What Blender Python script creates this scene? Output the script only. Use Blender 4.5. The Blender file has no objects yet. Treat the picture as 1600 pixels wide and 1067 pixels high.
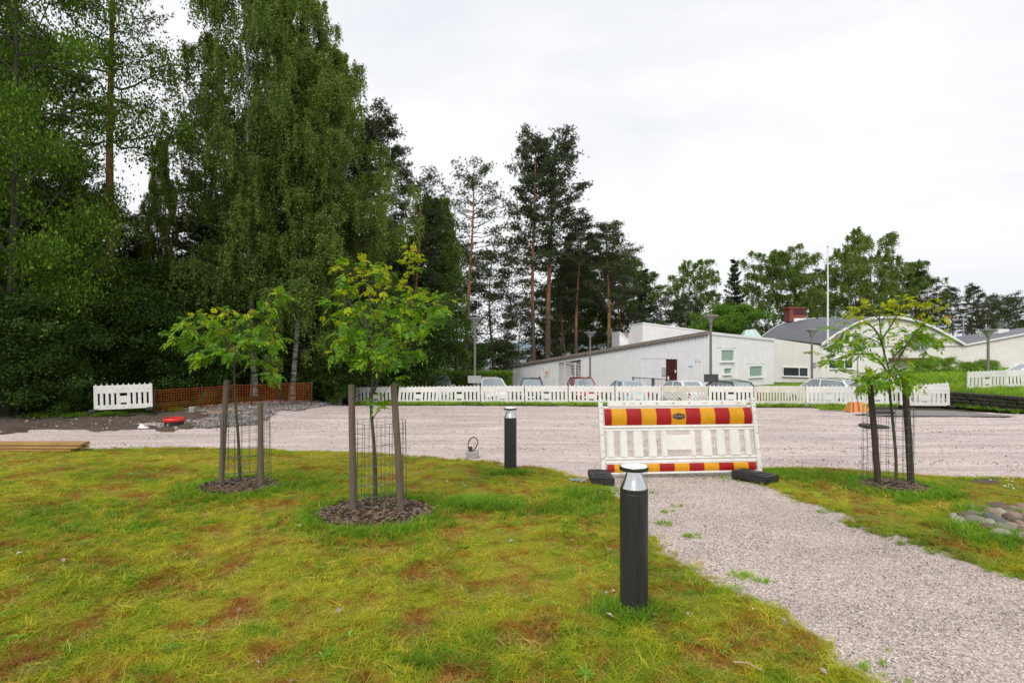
import bpy, bmesh, math, random
import numpy as np
from mathutils import Vector, Matrix, Euler
from mathutils.geometry import delaunay_2d_cdt
random.seed(7)
R = math.radians
sc = bpy.context.scene
COL = sc.collection

# ---------------------------------------------------------------- camera, sky, sun, exposure
F, CX, HY, CZ = 850.0, 800.0, 540.0, 1.65      # focal length in photo pixels, principal column, horizon row, eye height
cam_d = bpy.data.cameras.new('camera'); cam = bpy.data.objects.new('camera', cam_d); COL.objects.link(cam)
cam.location = (0, 0, CZ); cam.rotation_euler = (R(90), 0, 0)
cam_d.sensor_width = 36; cam_d.lens = 36 * F / 1600; cam_d.shift_y = (HY - 533.5) / 1600
cam_d.clip_start = .05; cam_d.clip_end = 9000
sc.camera = cam

SUN_EL, SUN_AZ = 46, 196                        # azimuth clockwise from +Y (the view direction)
w = bpy.data.worlds.new('World'); sc.world = w; w.use_nodes = True
nt = w.node_tree; nt.nodes.clear()
def nd(nt, typ, **kw):
    n = nt.nodes.new(typ)
    for k, v in kw.items():
        if k.startswith('i_'):
            key = k[2:]
            key = int(key) if key.isdigit() else key.replace('_', ' ')
            n.inputs[key].default_value = v
        else: setattr(n, k, v)
    return n
def lk(nt, a, b): nt.links.new(a, b)
sky = nd(nt, 'ShaderNodeTexSky', sky_type='NISHITA', sun_disc=False, sun_elevation=R(SUN_EL), sun_rotation=R(SUN_AZ), air_density=1.0, dust_density=3.0)
bg1 = nd(nt, 'ShaderNodeBackground', i_Strength=.07); lk(nt, sky.outputs[0], bg1.inputs[0])
tc = nd(nt, 'ShaderNodeTexCoord')
mp = nd(nt, 'ShaderNodeMapping'); mp.inputs['Scale'].default_value = (1, 1, 2.6); lk(nt, tc.outputs['Generated'], mp.inputs[0])
n1 = nd(nt, 'ShaderNodeTexNoise', i_Scale=1.6, i_Detail=5.0, i_Roughness=.5, i_Distortion=.4); lk(nt, mp.outputs[0], n1.inputs[0])
cr = nd(nt, 'ShaderNodeValToRGB'); e = cr.color_ramp.elements
e[0].position = .34; e[0].color = (.72, .75, .80, 1); e[1].position = .60; e[1].color = (.90, .90, .915, 1)
lk(nt, n1.outputs[0], cr.inputs[0])
bg2 = nd(nt, 'ShaderNodeBackground', i_Strength=.80); lk(nt, cr.outputs[0], bg2.inputs[0])
mx = nd(nt, 'ShaderNodeMixShader', i_0=.93); lk(nt, bg1.outputs[0], mx.inputs[1]); lk(nt, bg2.outputs[0], mx.inputs[2])
wo = nd(nt, 'ShaderNodeOutputWorld'); lk(nt, mx.outputs[0], wo.inputs[0])

sd = bpy.data.lights.new('sun', 'SUN'); sd.energy = 1.5; sd.angle = R(28); sd.color = (1, .965, .92)
so = bpy.data.objects.new('sun', sd); COL.objects.link(so)
az = R(SUN_AZ); el = R(SUN_EL)
sdir = Vector((math.sin(az) * math.cos(el), math.cos(az) * math.cos(el), math.sin(el)))
so.rotation_euler = sdir.to_track_quat('Z', 'Y').to_euler(); so.location = (0, -10, 40)
sc.view_settings.view_transform = 'Standard'; sc.view_settings.look = 'None'
sc.view_settings.exposure = .56; sc.view_settings.gamma = 1; sc.view_settings.use_curve_mapping = False
sc.render.engine = 'CYCLES'
sc.cycles.max_bounces = 6; sc.cycles.diffuse_bounces = 3; sc.cycles.glossy_bounces = 3; sc.cycles.transmission_bounces = 4; sc.cycles.transparent_max_bounces = 6
sc.cycles.use_denoising = True

# ---------------------------------------------------------------- numbers: noise, terrain, placing
def hsh(ix, iy, s):
    h = (ix.astype(np.int64) * 374761393 + iy.astype(np.int64) * 668265263 + s * 974634777) & 0x7fffffff
    h = ((h ^ (h >> 13)) * 1274126177) & 0x7fffffff
    return ((h ^ (h >> 16)) & 0xffff) / 65535.0
def vn(x, y, s=0):
    x = np.asarray(x, float); y = np.asarray(y, float)
    ix = np.floor(x); iy = np.floor(y); fx = x - ix; fy = y - iy
    fx = fx * fx * (3 - 2 * fx); fy = fy * fy * (3 - 2 * fy)
    a = hsh(ix, iy, s); b = hsh(ix + 1, iy, s); c = hsh(ix, iy + 1, s); d = hsh(ix + 1, iy + 1, s)
    return (a + (b - a) * fx) * (1 - fy) + (c + (d - c) * fx) * fy
def fbm(x, y, s=0, o=4):
    t = 0; a = .5; tot = 0
    for k in range(o):
        t = t + a * vn(np.asarray(x) * 2 ** k, np.asarray(y) * 2 ** k, s + k); tot += a; a *= .5
    return t / tot
def sm(t): t = np.clip(t, 0, 1); return t * t * (3 - 2 * t)
_Y = [-8, 0, 3.4, 5.5, 7.3, 9, 10, 14, 18.5, 25.8, 30, 34, 45, 57, 75, 110, 200, 400]
_Z = [0, 0, .01, -.04, -.10, -.20, -.28, -.60, -.80, -1.15, -1.6, -1.85, -2.15, -2.7, -3.6, -6, -15, -17]
def gz(x, y):
    x = np.asarray(x, float); y = np.asarray(y, float)
    z = (np.interp(y - .6, _Y, _Z) + np.interp(y + .6, _Y, _Z) + np.interp(y, _Y, _Z)) / 3
    ry = np.maximum(y, 1)
    m1 = sm((x - 19.95) / .2) * sm((y - 12) / 1.5) * sm((28.6 - y) / 1.8)
    m2 = sm((x / ry - .69) / .05) * sm((y - 26.4) / 3.2)
    mz = np.interp(y, [12, 25, 32, 44, 60, 90], [-.5, -.55, -.22, -.40, -.8, -3])
    m = np.maximum(m1, m2); z = z * (1 - m) + mz * m
    # grass bank up to the buildings, to the right
    m3 = sm((x - 12) / 3) * sm((y - 35.5) / 2) * (1 - m) * sm((80 - y) / 20)
    z = z * (1 - m3) + (-1.35 - .012 * (y - 38)) * m3
    # woods to the left a little higher, gravel heap
    m4 = sm((-x - 8) / 4) * sm((y - 17) / 5) * sm((90 - y) / 30)
    z = z * (1 - m4) + (-.68 - .004 * y) * m4
    z = z + .25 * np.exp(-((x + 9.2) / 1.9) ** 2 - ((y - 19.6) / 1.2) ** 2)
    z = z + .03 * (fbm(x * .35, y * .35, 5, 3) - .5)
    return z
def G(px, py, ymin=1.5, ymax=120):
    """ground point seen at photo pixel (px,py)"""
    ys = np.concatenate([np.arange(ymin, 40, .02), np.arange(40, ymax, .1)])
    zs = CZ - (py - HY) / F * ys; g = gz((px - CX) / F * ys, ys)
    k = np.argmax(zs <= g); y = ys[k] if (zs <= g).any() else ymax
    return ((px - CX) / F * y, y)
def P(px, py, d): return Vector(((px - CX) / F * d, d, CZ - (py - HY) / F * d))
def gv(x, y, dz=0.0): return Vector((x, y, float(gz(x, y)) + dz))

# ---------------------------------------------------------------- object helpers
def props(o, label=None, cat=None, group=None, kind=None):
    if label: o['label'] = label
    if cat: o['category'] = cat
    if group: o['group'] = group
    if kind: o['kind'] = kind
    return o
def empty(name, label, cat, loc=(0, 0, 0), rz=0, group=None):
    o = bpy.data.objects.new(name, None); COL.objects.link(o); o.empty_display_size = .2
    o.location = loc; o.rotation_euler = (0, 0, rz); return props(o, label, cat, group)
def mobj(name, me, parent=None, label=None, cat=None, group=None, kind=None):
    o = bpy.data.objects.new(name, me); COL.objects.link(o)
    if parent: o.parent = parent
    return props(o, label, cat, group, kind)
def kids(o): return [c for c in bpy.data.objects if c.parent == o]
def dup(root, loc=None, rz=None, label=None, group=None, tree=None):
    tree = tree or kidmap(root)
    def rec(o, par):
        c = o.copy(); COL.objects.link(c); c.parent = par
        for ch in tree.get(o.name, []): rec(ch, c)
        return c
    r = rec(root, None)
    if loc is not None: r.location = loc
    if rz is not None: r.rotation_euler = (0, 0, rz)
    if label: r['label'] = label
    if group: r['group'] = group
    return r
def kidmap(root):
    m = {}; st = [root]
    while st:
        o = st.pop(); ch = kids(o)
        if ch: m[o.name] = ch; st += ch
    return m
def mesh_np(name, V, Fq, mat, smooth=False, uv=None):
    V = np.ascontiguousarray(V, np.float32).reshape(-1, 3); Fq = np.ascontiguousarray(Fq, np.int32)
    k = Fq.shape[1]; n = len(Fq); me = bpy.data.meshes.new(name)
    me.vertices.add(len(V)); me.vertices.foreach_set('co', V.ravel())
    me.loops.add(n * k); me.loops.foreach_set('vertex_index', Fq.ravel())
    me.polygons.add(n); me.polygons.foreach_set('loop_start', np.arange(0, n * k, k, dtype=np.int32))
    if smooth: me.polygons.foreach_set('use_smooth', np.ones(n, bool))
    me.materials.append(mat); me.update(calc_edges=True); return me

class B:
    """collects simple solids; build() links them as one mesh object"""
    def __init__(s): s.v = []; s.f = []; s.m = []
    def add(s, vs, fs, mi=0):
        n = len(s.v); s.v += [tuple(v) for v in vs]; s.f += [tuple(i + n for i in f) for f in fs]; s.m += [mi] * len(fs); return s
    def box(s, c, d, rot=None, mi=0, taper=None):
        x, y, z = d[0] / 2, d[1] / 2, d[2] / 2; tx, ty = taper or (1, 1)
        vs = [Vector(p) for p in ((-x, -y, -z), (x, -y, -z), (x, y, -z), (-x, y, -z), (-x * tx, -y * ty, z), (x * tx, -y * ty, z), (x * tx, y * ty, z), (-x * tx, y * ty, z))]
        if rot is not None:
            M = rot if isinstance(rot, Matrix) else Euler(rot).to_matrix(); vs = [M @ v for v in vs]
        c = Vector(c)
        return s.add([v + c for v in vs], [(0, 3, 2, 1), (4, 5, 6, 7), (0, 1, 5, 4), (1, 2, 6, 5), (2, 3, 7, 6), (3, 0, 4, 7)], mi)
    def tube(s, pts, rad, n=8, mi=0, cap=True):
        pts = [Vector(p) for p in pts]
        if not hasattr(rad, '__len__'): rad = [rad] * len(pts)
        vs = []; up = None
        for i, p in enumerate(pts):
            t = (pts[min(i + 1, len(pts) - 1)] - pts[max(i - 1, 0)]).normalized()
            if up is None: up = Vector((0, 0, 1)) if abs(t.z) < .9 else Vector((1, 0, 0))
            a = t.cross(up).normalized(); b = t.cross(a).normalized(); up = -b if False else up
            for k in range(n):
                q = 2 * math.pi * k / n; vs.append(p + (a * math.cos(q) + b * math.sin(q)) * rad[i])
        fs = []
        for i in range(len(pts) - 1):
            for k in range(n): fs.append((i * n + k, i * n + (k + 1) % n, (i + 1) * n + (k + 1) % n, (i + 1) * n + k))
        if cap: fs += [tuple(range(n))[::-1], tuple(range((len(pts) - 1) * n, len(pts) * n))]
        return s.add(vs, fs, mi)
    def lathe(s, prof, n=32, c=(0, 0, 0), mi=0, cap=True, a0=0, a1=2 * math.pi):
        vs = []; full = abs(a1 - a0 - 2 * math.pi) < 1e-6; nn = n if full else n + 1
        for r, z in prof:
            for k in range(nn): q = a0 + (a1 - a0) * k / n; vs.append((c[0] + r * math.cos(q), c[1] + r * math.sin(q), c[2] + z))
        fs = []
        for i in range(len(prof) - 1):
            for k in range(n): fs.append((i * nn + k, i * nn + (k + 1) % nn, (i + 1) * nn + (k + 1) % nn, (i + 1) * nn + k))
        if cap and full:
            fs += [tuple(range(nn))[::-1], tuple(range((len(prof) - 1) * nn, len(prof) * nn))]
        return s.add(vs, fs, mi)
    def prism(s, poly, dirv, mi=0):
        """closed prism: 3-D polygon extruded by dirv"""
        n = len(poly); dv = Vector(dirv); vs = [Vector(p) for p in poly] + [Vector(p) + dv for p in poly]
        fs = [tuple(range(n))[::-1], tuple(range(n, 2 * n))] + [(i, (i + 1) % n, (i + 1) % n + n, i + n) for i in range(n)]
        return s.add(vs, fs, mi)
    def mesh(s, name, mats, smooth=None, bevel=0, segs=1):
        me = bpy.data.meshes.new(name); me.from_pydata(s.v, [], s.f)
        mats = mats if isinstance(mats, (list, tuple)) else [mats]
        for m in mats: me.materials.append(m)
        me.polygons.foreach_set('material_index', s.m)
        bm = bmesh.new(); bm.from_mesh(me); bmesh.ops.recalc_face_normals(bm, faces=bm.faces)
        if bevel:
            es = [e for e in bm.edges if len(e.link_faces) == 2 and e.calc_face_angle(0) > .6]
            bmesh.ops.bevel(bm, geom=es, offset=bevel, segments=segs, affect='EDGES', clamp_overlap=True)
        bm.to_mesh(me); bm.free()
        if smooth:
            me.polygons.foreach_set('use_smooth', [True] * len(me.polygons)); me.set_sharp_from_angle(angle=R(smooth))
        me.update(); return me
    def build(s, name, mats, parent=None, label=None, cat=None, group=None, kind=None, **kw):
        return mobj(name, s.mesh(name, mats, **kw), parent, label, cat, group, kind)

# ---------------------------------------------------------------- materials
def mat(name):
    m = bpy.data.materials.new(name); m.use_nodes = True; m.node_tree.nodes.clear(); return m, m.node_tree
def finish(nt, sh, disp=None):
    o = nd(nt, 'ShaderNodeOutputMaterial'); lk(nt, sh, o.inputs[0])
def coord(nt, kind, scale=(1, 1, 1)):
    if kind == 'world': c = nd(nt, 'ShaderNodeNewGeometry').outputs['Position']
    else: c = nd(nt, 'ShaderNodeTexCoord').outputs[{'object': 'Object', 'gen': 'Generated'}[kind]]
    m = nd(nt, 'ShaderNodeMapping'); m.inputs['Scale'].default_value = scale; lk(nt, c, m.inputs[0]); return m.outputs[0]
def noise(nt, vec, scale, detail=4, rough=.55, dist=0): 
    n = nd(nt, 'ShaderNodeTexNoise', i_Scale=scale, i_Detail=float(detail), i_Roughness=rough, i_Distortion=dist); lk(nt, vec, n.inputs[0]); return n.outputs[0]
def ramp(nt, fac, stops, interp='LINEAR'):
    r = nd(nt, 'ShaderNodeValToRGB'); r.color_ramp.interpolation = interp; el = r.color_ramp.elements
    while len(el) < len(stops): el.new(.5)
    for e_, (p, c) in zip(el, stops):
        e_.position = p; e_.color = (*(c if hasattr(c, '__len__') else (c, c, c)), 1)
    lk(nt, fac, r.inputs[0]); return r.outputs[0]
def mixc(nt, fac, a, b, mode='MIX'):
    m = nd(nt, 'ShaderNodeMix', data_type='RGBA', blend_type=mode)
    for sock, v in ((m.inputs[0], fac), (m.inputs[6], a), (m.inputs[7], b)):
        if hasattr(v, 'is_linked') or isinstance(v, bpy.types.NodeSocket): lk(nt, v, sock)
        elif hasattr(v, '__len__'): sock.default_value = (*v, 1)
        else: sock.default_value = v
    return m.outputs[2]
def bsdf(nt, col, rough=.6, metal=0, spec=.5, nrm=None, coat=0):
    b = nd(nt, 'ShaderNodeBsdfPrincipled')
    for k, v in (('Base Color', col), ('Roughness', rough), ('Metallic', metal), ('Specular IOR Level', spec), ('Coat Weight', coat)):
        s_ = b.inputs[k]
        if isinstance(v, bpy.types.NodeSocket): lk(nt, v, s_)
        elif hasattr(v, '__len__'): s_.default_value = (*v, 1)
        else: s_.default_value = v
    if nrm is not None: lk(nt, nrm, b.inputs['Normal'])
    return b.outputs[0]
def bump(nt, h, strength=.5, dist=.01):
    b = nd(nt, 'ShaderNodeBump', i_Strength=strength, i_Distance=dist); lk(nt, h, b.inputs['Height']); return b.outputs[0]

def paint(name, c, rough=.5, var=.12, scale=4, metal=0, spec=.5, space='object', dirt=None, dirtamt=.0, bmp=0, coat=0, stretch=(1, 1, 1)):
    """plain coloured surface with uneven tone, optional dirt patches"""
    m, nt = mat(name); v = coord(nt, space, stretch)
    n_ = noise(nt, v, scale, 5, .6)
    c0 = tuple(x * (1 - var) for x in c); c1 = tuple(min(1, x * (1 + var)) for x in c)
    col = ramp(nt, n_, [(.3, c0), (.7, c1)])
    if dirt:
        d_ = ramp(nt, noise(nt, v, scale * 2.3, 6, .7, .5), [(.5 - dirtamt * .3, 0.), (.78 - dirtamt * .2, 1.)])
        f_ = nd(nt, 'ShaderNodeMath', operation='MULTIPLY', i_1=dirtamt); lk(nt, d_, f_.inputs[0])
        col = mixc(nt, f_.outputs[0], col, dirt)
    nr = bump(nt, noise(nt, v, scale * 12, 4, .6), bmp, .01) if bmp else None
    rg = ramp(nt, n_, [(.3, max(0, rough - .08)), (.7, min(1, rough + .08))])
    finish(nt, bsdf(nt, col, rg, metal, spec, nr, coat)); return m

def leafmat(name, c1, c2, c3=None, trans=.35, rough=.5, hue=None):
    """leaf tones vary by leaf (island) and by copy; part of the light passes through"""
    m, nt = mat(name); g = nd(nt, 'ShaderNodeNewGeometry'); oi = nd(nt, 'ShaderNodeObjectInfo')
    stops = [(0, c1), (.75, c2)] + ([(1, c3)] if c3 else [])
    col = ramp(nt, g.outputs['Random Per Island'], stops)
    col2 = ramp(nt, oi.outputs['Random'], [(0, (.8, .84, .82)), (1, (1.15, 1.08, 1.0))])
    col = mixc(nt, 1.0, col, col2, 'MULTIPLY')
    p = bsdf(nt, col, rough + .15, 0, .16)
    t = nd(nt, 'ShaderNodeBsdfTranslucent'); tcx = mixc(nt, 1.0, col, (1.25, 1.3, .55), 'MULTIPLY'); lk(nt, tcx, t.inputs[0])
    mxs = nd(nt, 'ShaderNodeMixShader', i_0=trans); lk(nt, p, mxs.inputs[1]); lk(nt, t.outputs[0], mxs.inputs[2])
    finish(nt, mxs.outputs[0]); return m

M = {}
def gravelmat(name, base, spread, cell, dark=.25, big=None):
    m, nt = mat(name); v = coord(nt, 'world')
    vo = nd(nt, 'ShaderNodeTexVoronoi', i_Scale=1 / cell); lk(nt, v, vo.inputs['Vector'])
    sep = nd(nt, 'ShaderNodeSeparateColor'); lk(nt, vo.outputs['Color'], sep.inputs[0])
    b = base
    col = ramp(nt, sep.outputs[0], [(0, tuple(x * dark for x in b)), (.14, tuple(x * (1 - spread) for x in b)), (.45, b), (.7, (b[0] * 1.06, b[1] * .92, b[2] * .88)), (.88, tuple(min(.8, x * (1 + spread)) for x in b)), (1, tuple(min(.85, x * (1 + spread * 1.6)) for x in b))])
    vo2 = nd(nt, 'ShaderNodeTexVoronoi', i_Scale=1 / (cell * 2.3)); lk(nt, v, vo2.inputs['Vector'])
    sep2 = nd(nt, 'ShaderNodeSeparateColor'); lk(nt, vo2.outputs['Color'], sep2.inputs[0])
    k2 = ramp(nt, sep2.outputs[1], [(.8, 0.), (.84, 1.)])
    k3 = nd(nt, 'ShaderNodeMath', operation='MULTIPLY'); lk(nt, k2, k3.inputs[0]); k3.inputs[1].default_value = .55
    col = mixc(nt, k3.outputs[0], col, tuple(x * .55 for x in b))
    # broad tone: damp, dusty and trampled patches
    n_ = noise(nt, coord(nt, 'world', (.55, 1.6, 1)), .9, 6, .6, .4)
    col = mixc(nt, 1.0, col, ramp(nt, n_, [(.3, (.80, .80, .81)), (.5, (.97, .96, .96)), (.68, (1.10, 1.08, 1.06))]), 'MULTIPLY')
    if big: 
        nb = ramp(nt, noise(nt, coord(nt, 'world', (.35, 2.2, 1)), .8, 8, .7, .6), [(.46, 0.), (.60, 1.)])
        fb = nd(nt, 'ShaderNodeMath', operation='MULTIPLY'); lk(nt, nb, fb.inputs[0]); fb.inputs[1].default_value = .6
        sp = ramp(nt, noise(nt, v, 22, 4, .7), [(.42, tuple(x * .55 for x in big)), (.62, big)])
        col = mixc(nt, fb.outputs[0], col, sp)
    h = nd(nt, 'ShaderNodeMath', operation='ADD'); lk(nt, vo.outputs['Distance'], h.inputs[0]); lk(nt, noise(nt, v, 9, 6, .7), h.inputs[1])
    nr = bump(nt, h.outputs[0], .4, .007)
    finish(nt, bsdf(nt, col, .92, 0, .2, nr)); return m
M['lot'] = gravelmat('lot_gravel', (.60, .515, .485), .20, .012, .5, big=(.46, .40, .375))
M['path'] = gravelmat('path_gravel', (.495, .43, .39), .40, .008, .27)
M['heap'] = gravelmat('heap_gravel', (.19, .16, .15), .55, .05, .3)
M['soil'] = paint('soil', (.040, .027, .018), .95, .45, 3, bmp=.9, space='world', dirt=(.115, .08, .055), dirtamt=.8)

def lawncolour(nt, v):
    n_ = noise(nt, v, .75, 6, .62, .3)
    col = ramp(nt, n_, [(.28, (.16, .25, .018)), (.42, (.28, .35, .022)), (.52, (.41, .43, .030)), (.66, (.48, .44, .055)), (.8, (.48, .38, .13))])
    n3 = noise(nt, v, 2.6, 5, .65)
    col = mixc(nt, ramp(nt, n3, [(.50, 0.), (.70, .65)]), col, (.40, .29, .11))
    n4 = noise(nt, v, 3.2, 4, .6, .2)
    col = mixc(nt, ramp(nt, n4, [(.36, .75), (.46, 0.)]), col, (.19, .34, .018))
    n2 = noise(nt, v, 2.5, 7, .72)
    rust = ramp(nt, n2, [(.49, 0.), (.57, .45), (.66, .85)])
    col = mixc(nt, rust, col, (.33, .105, .028)); return col
def lawnground():
    m, nt = mat('lawn_thatch'); v = coord(nt, 'world')
    col = lawncolour(nt, v)
    f = ramp(nt, noise(nt, v, 60, 5, .75), [(.3, (.34, .30, .28)), (.7, (1.0, .92, .9))])
    col = mixc(nt, 1.0, col, f, 'MULTIPLY')
    finish(nt, bsdf(nt, col, .95, 0, .15, bump(nt, noise(nt, v, 70, 4, .7), .9, .02))); return m
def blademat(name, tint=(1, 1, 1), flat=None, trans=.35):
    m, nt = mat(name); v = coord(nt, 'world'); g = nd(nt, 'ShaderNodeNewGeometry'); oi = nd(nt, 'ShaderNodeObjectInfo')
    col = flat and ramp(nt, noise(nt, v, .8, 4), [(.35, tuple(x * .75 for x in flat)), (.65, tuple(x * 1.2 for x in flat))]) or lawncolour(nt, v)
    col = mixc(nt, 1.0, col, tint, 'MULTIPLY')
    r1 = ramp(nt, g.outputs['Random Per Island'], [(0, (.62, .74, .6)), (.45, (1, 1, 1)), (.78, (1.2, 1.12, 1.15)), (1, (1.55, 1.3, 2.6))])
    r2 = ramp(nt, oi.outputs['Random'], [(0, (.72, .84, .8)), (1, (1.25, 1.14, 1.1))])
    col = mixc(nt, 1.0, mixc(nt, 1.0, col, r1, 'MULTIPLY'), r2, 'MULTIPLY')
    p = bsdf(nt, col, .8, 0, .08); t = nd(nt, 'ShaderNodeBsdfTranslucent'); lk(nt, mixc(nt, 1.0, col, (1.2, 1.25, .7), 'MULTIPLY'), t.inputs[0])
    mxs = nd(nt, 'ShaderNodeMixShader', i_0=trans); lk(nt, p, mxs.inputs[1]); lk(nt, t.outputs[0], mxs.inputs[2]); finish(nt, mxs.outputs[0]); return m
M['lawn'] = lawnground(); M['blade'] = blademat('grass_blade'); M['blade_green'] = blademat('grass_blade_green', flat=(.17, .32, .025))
M['blade_lush'] = blademat('grass_blade_lush', flat=(.25, .40, .04)); M['blade_shade'] = blademat('shaded_undergrowth_blade', flat=(.055, .11, .018)); M['strip'] = paint('old_asphalt_strip', (.20, .185, .175), .95, .2, 3, bmp=.5, space='world')  # undergrowth blades: shade under the wood put into a darker green
M['weed'] = blademat('weed_leaf', flat=(.19, .36, .035))
M['forestfloor'] = paint('forest_floor', (.05, .06, .022), .95, .5, 1.2, bmp=.8, space='world', dirt=(.07, .045, .025), dirtamt=.8)
M['meadow'] = paint('meadow_ground', (.10, .15, .025), .95, .3, .8, bmp=.7, space='world')
M['asphalt'] = paint('asphalt', (.085, .083, .085), .9, .2, 3, bmp=.4, space='world')
M['white_plastic'] = paint('white_plastic', (.74, .73, .70), .42, .05, 3, dirt=(.50, .44, .32), dirtamt=.35)
M['old_plastic'] = paint('weathered_white_plastic', (.72, .70, .63), .5, .08, 2, dirt=(.38, .34, .22), dirtamt=.6)
M['white_plastic_far'] = paint('white_barrier_plastic', (.76, .755, .73), .5, .07, 2, dirt=(.45, .43, .30), dirtamt=.4)
M['hole'] = paint('screw_hole_dirt', (.25, .2, .12), .8, .3, 20)
M['red'] = paint('red_reflective_sheet', (.32, .004, .007), .42, .12, 6, dirt=(.24, .04, .03), dirtamt=.35, spec=.3)
M['yellow'] = paint('amber_reflective_sheet', (.62, .29, .001), .42, .09, 6, dirt=(.42, .2, .04), dirtamt=.4, spec=.3)
M['rubber'] = paint('black_recycled_plastic', (.012, .012, .013), .55, .3, 12, bmp=.5, dirt=(.10, .09, .08), dirtamt=.3)
M['charcoal'] = paint('charcoal_coated_metal', (.030, .031, .034), .38, .18, 3, stretch=(7, 7, .8), dirt=(.010, .010, .011), dirtamt=.6)
M['charcoal_band'] = paint('black_cap_rim', (.015, .015, .016), .35)
M['mirror'] = paint('brushed_aluminium', (.78, .78, .79), .16, .04, 3, metal=1)
M['cap'] = paint('satin_aluminium_cap', (.86, .86, .86), .35, .04, 5, metal=.25, dirt=(.5, .5, .5), dirtamt=.2)
M['wood_stake'] = paint('weathered_stake_wood', (.155, .115, .085), .85, .35, 5, stretch=(6, 6, .6), bmp=.6, dirt=(.10, .085, .06), dirtamt=.7)
M['wood_dark'] = paint('dark_stained_stake', (.05, .035, .026), .8, .35, 5, stretch=(6, 6, .6), bmp=.6)
M['bark_rowan'] = paint('rowan_bark', (.050, .036, .027), .8, .35, 14, bmp=.6, dirt=(.09, .11, .05), dirtamt=.6, stretch=(1, 1, .5))
M['twig'] = paint('rowan_twig', (.045, .025, .018), .7, .3, 20)
M['wire'] = paint('galvanised_wire', (.13, .16, .13), .45, .2, 6, metal=.6)
M['bark_dark'] = paint('dark_bark', (.055, .045, .037), .9, .4, 5, bmp=1, stretch=(1, 1, .35), dirt=(.08, .09, .05), dirtamt=.5)
def pinebark():
    m, nt = mat('pine_bark'); gc = coord(nt, 'gen'); s = nd(nt, 'ShaderNodeSeparateXYZ'); lk(nt, gc, s.inputs[0])
    oc = coord(nt, 'object', (1, 1, .3)); n_ = noise(nt, oc, 7, 6, .7)
    ad = nd(nt, 'ShaderNodeMath', operation='MULTIPLY_ADD', i_1=.35, i_2=-.17); lk(nt, n_, ad.inputs[0])
    ad2 = nd(nt, 'ShaderNodeMath', operation='ADD'); lk(nt, s.outputs[2], ad2.inputs[0]); lk(nt, ad.outputs[0], ad2.inputs[1])
    col = ramp(nt, ad2.outputs[0], [(0, (.085, .068, .058)), (.28, (.12, .085, .065)), (.45, (.36, .17, .085)), (1, (.42, .20, .10))])
    pl = ramp(nt, noise(nt, oc, 11, 5, .7), [(.38, (.5, .48, .46)), (.55, (1.1, 1.1, 1.1))])
    finish(nt, bsdf(nt, mixc(nt, 1.0, col, pl, 'MULTIPLY'), .85, 0, .2, bump(nt, n_, .9, .04))); return m
def birchbark():
    m, nt = mat('birch_bark'); n_ = noise(nt, coord(nt, 'object', (1.2, 1.2, 5)), 2.2, 6, .7)
    col = ramp(nt, n_, [(.40, (.03, .027, .025)), (.50, (.28, .26, .24)), (.64, (.50, .48, .45))])
    finish(nt, bsdf(nt, col, .7, 0, .3, bump(nt, n_, .5, .02))); return m
M['bark_pine'] = pinebark(); M['bark_birch'] = birchbark()
M['leaf_birch'] = leafmat('birch_leaf', (.105, .175, .036), (.18, .265, .058), (.29, .36, .09), .42)
M['leaf_near'] = leafmat('near_tree_leaf', (.050, .115, .012), (.10, .19, .020), (.24, .36, .045), .40)
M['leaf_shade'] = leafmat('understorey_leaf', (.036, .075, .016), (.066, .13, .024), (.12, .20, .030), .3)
M['leaf_bush'] = leafmat('bright_bush_leaf', (.11, .22, .022), (.19, .33, .035), (.28, .42, .05), .38)
M['leaf_maple'] = leafmat('maple_leaf', (.08, .17, .025), (.13, .25, .035), (.17, .30, .04), .35)
M['needle_pine'] = leafmat('pine_needles', (.050, .072, .036), (.088, .120, .055), (.14, .165, .075), .2, .6)
M['needle_spruce'] = leafmat('spruce_needles', (.035, .066, .034), (.060, .105, .048), (.09, .14, .06), .18, .6)
M['rowan_leaf'] = leafmat('rowan_leaf', (.15, .31, .018), (.25, .43, .025), (.38, .53, .033), .42)
M['rowan_leaf_dark'] = leafmat('rowan_leaf_mature', (.09, .23, .032), (.15, .31, .038), (.23, .40, .06), .38, .42)
M['rowan_young'] = leafmat('rowan_young_leaf', (.45, .52, .02), (.54, .57, .03), (.50, .50, .05), .42)
M['rowan_bud'] = leafmat('rowan_berry_cluster', (.34, .19, .04), (.44, .28, .07), (.38, .40, .07), .1)
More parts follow.
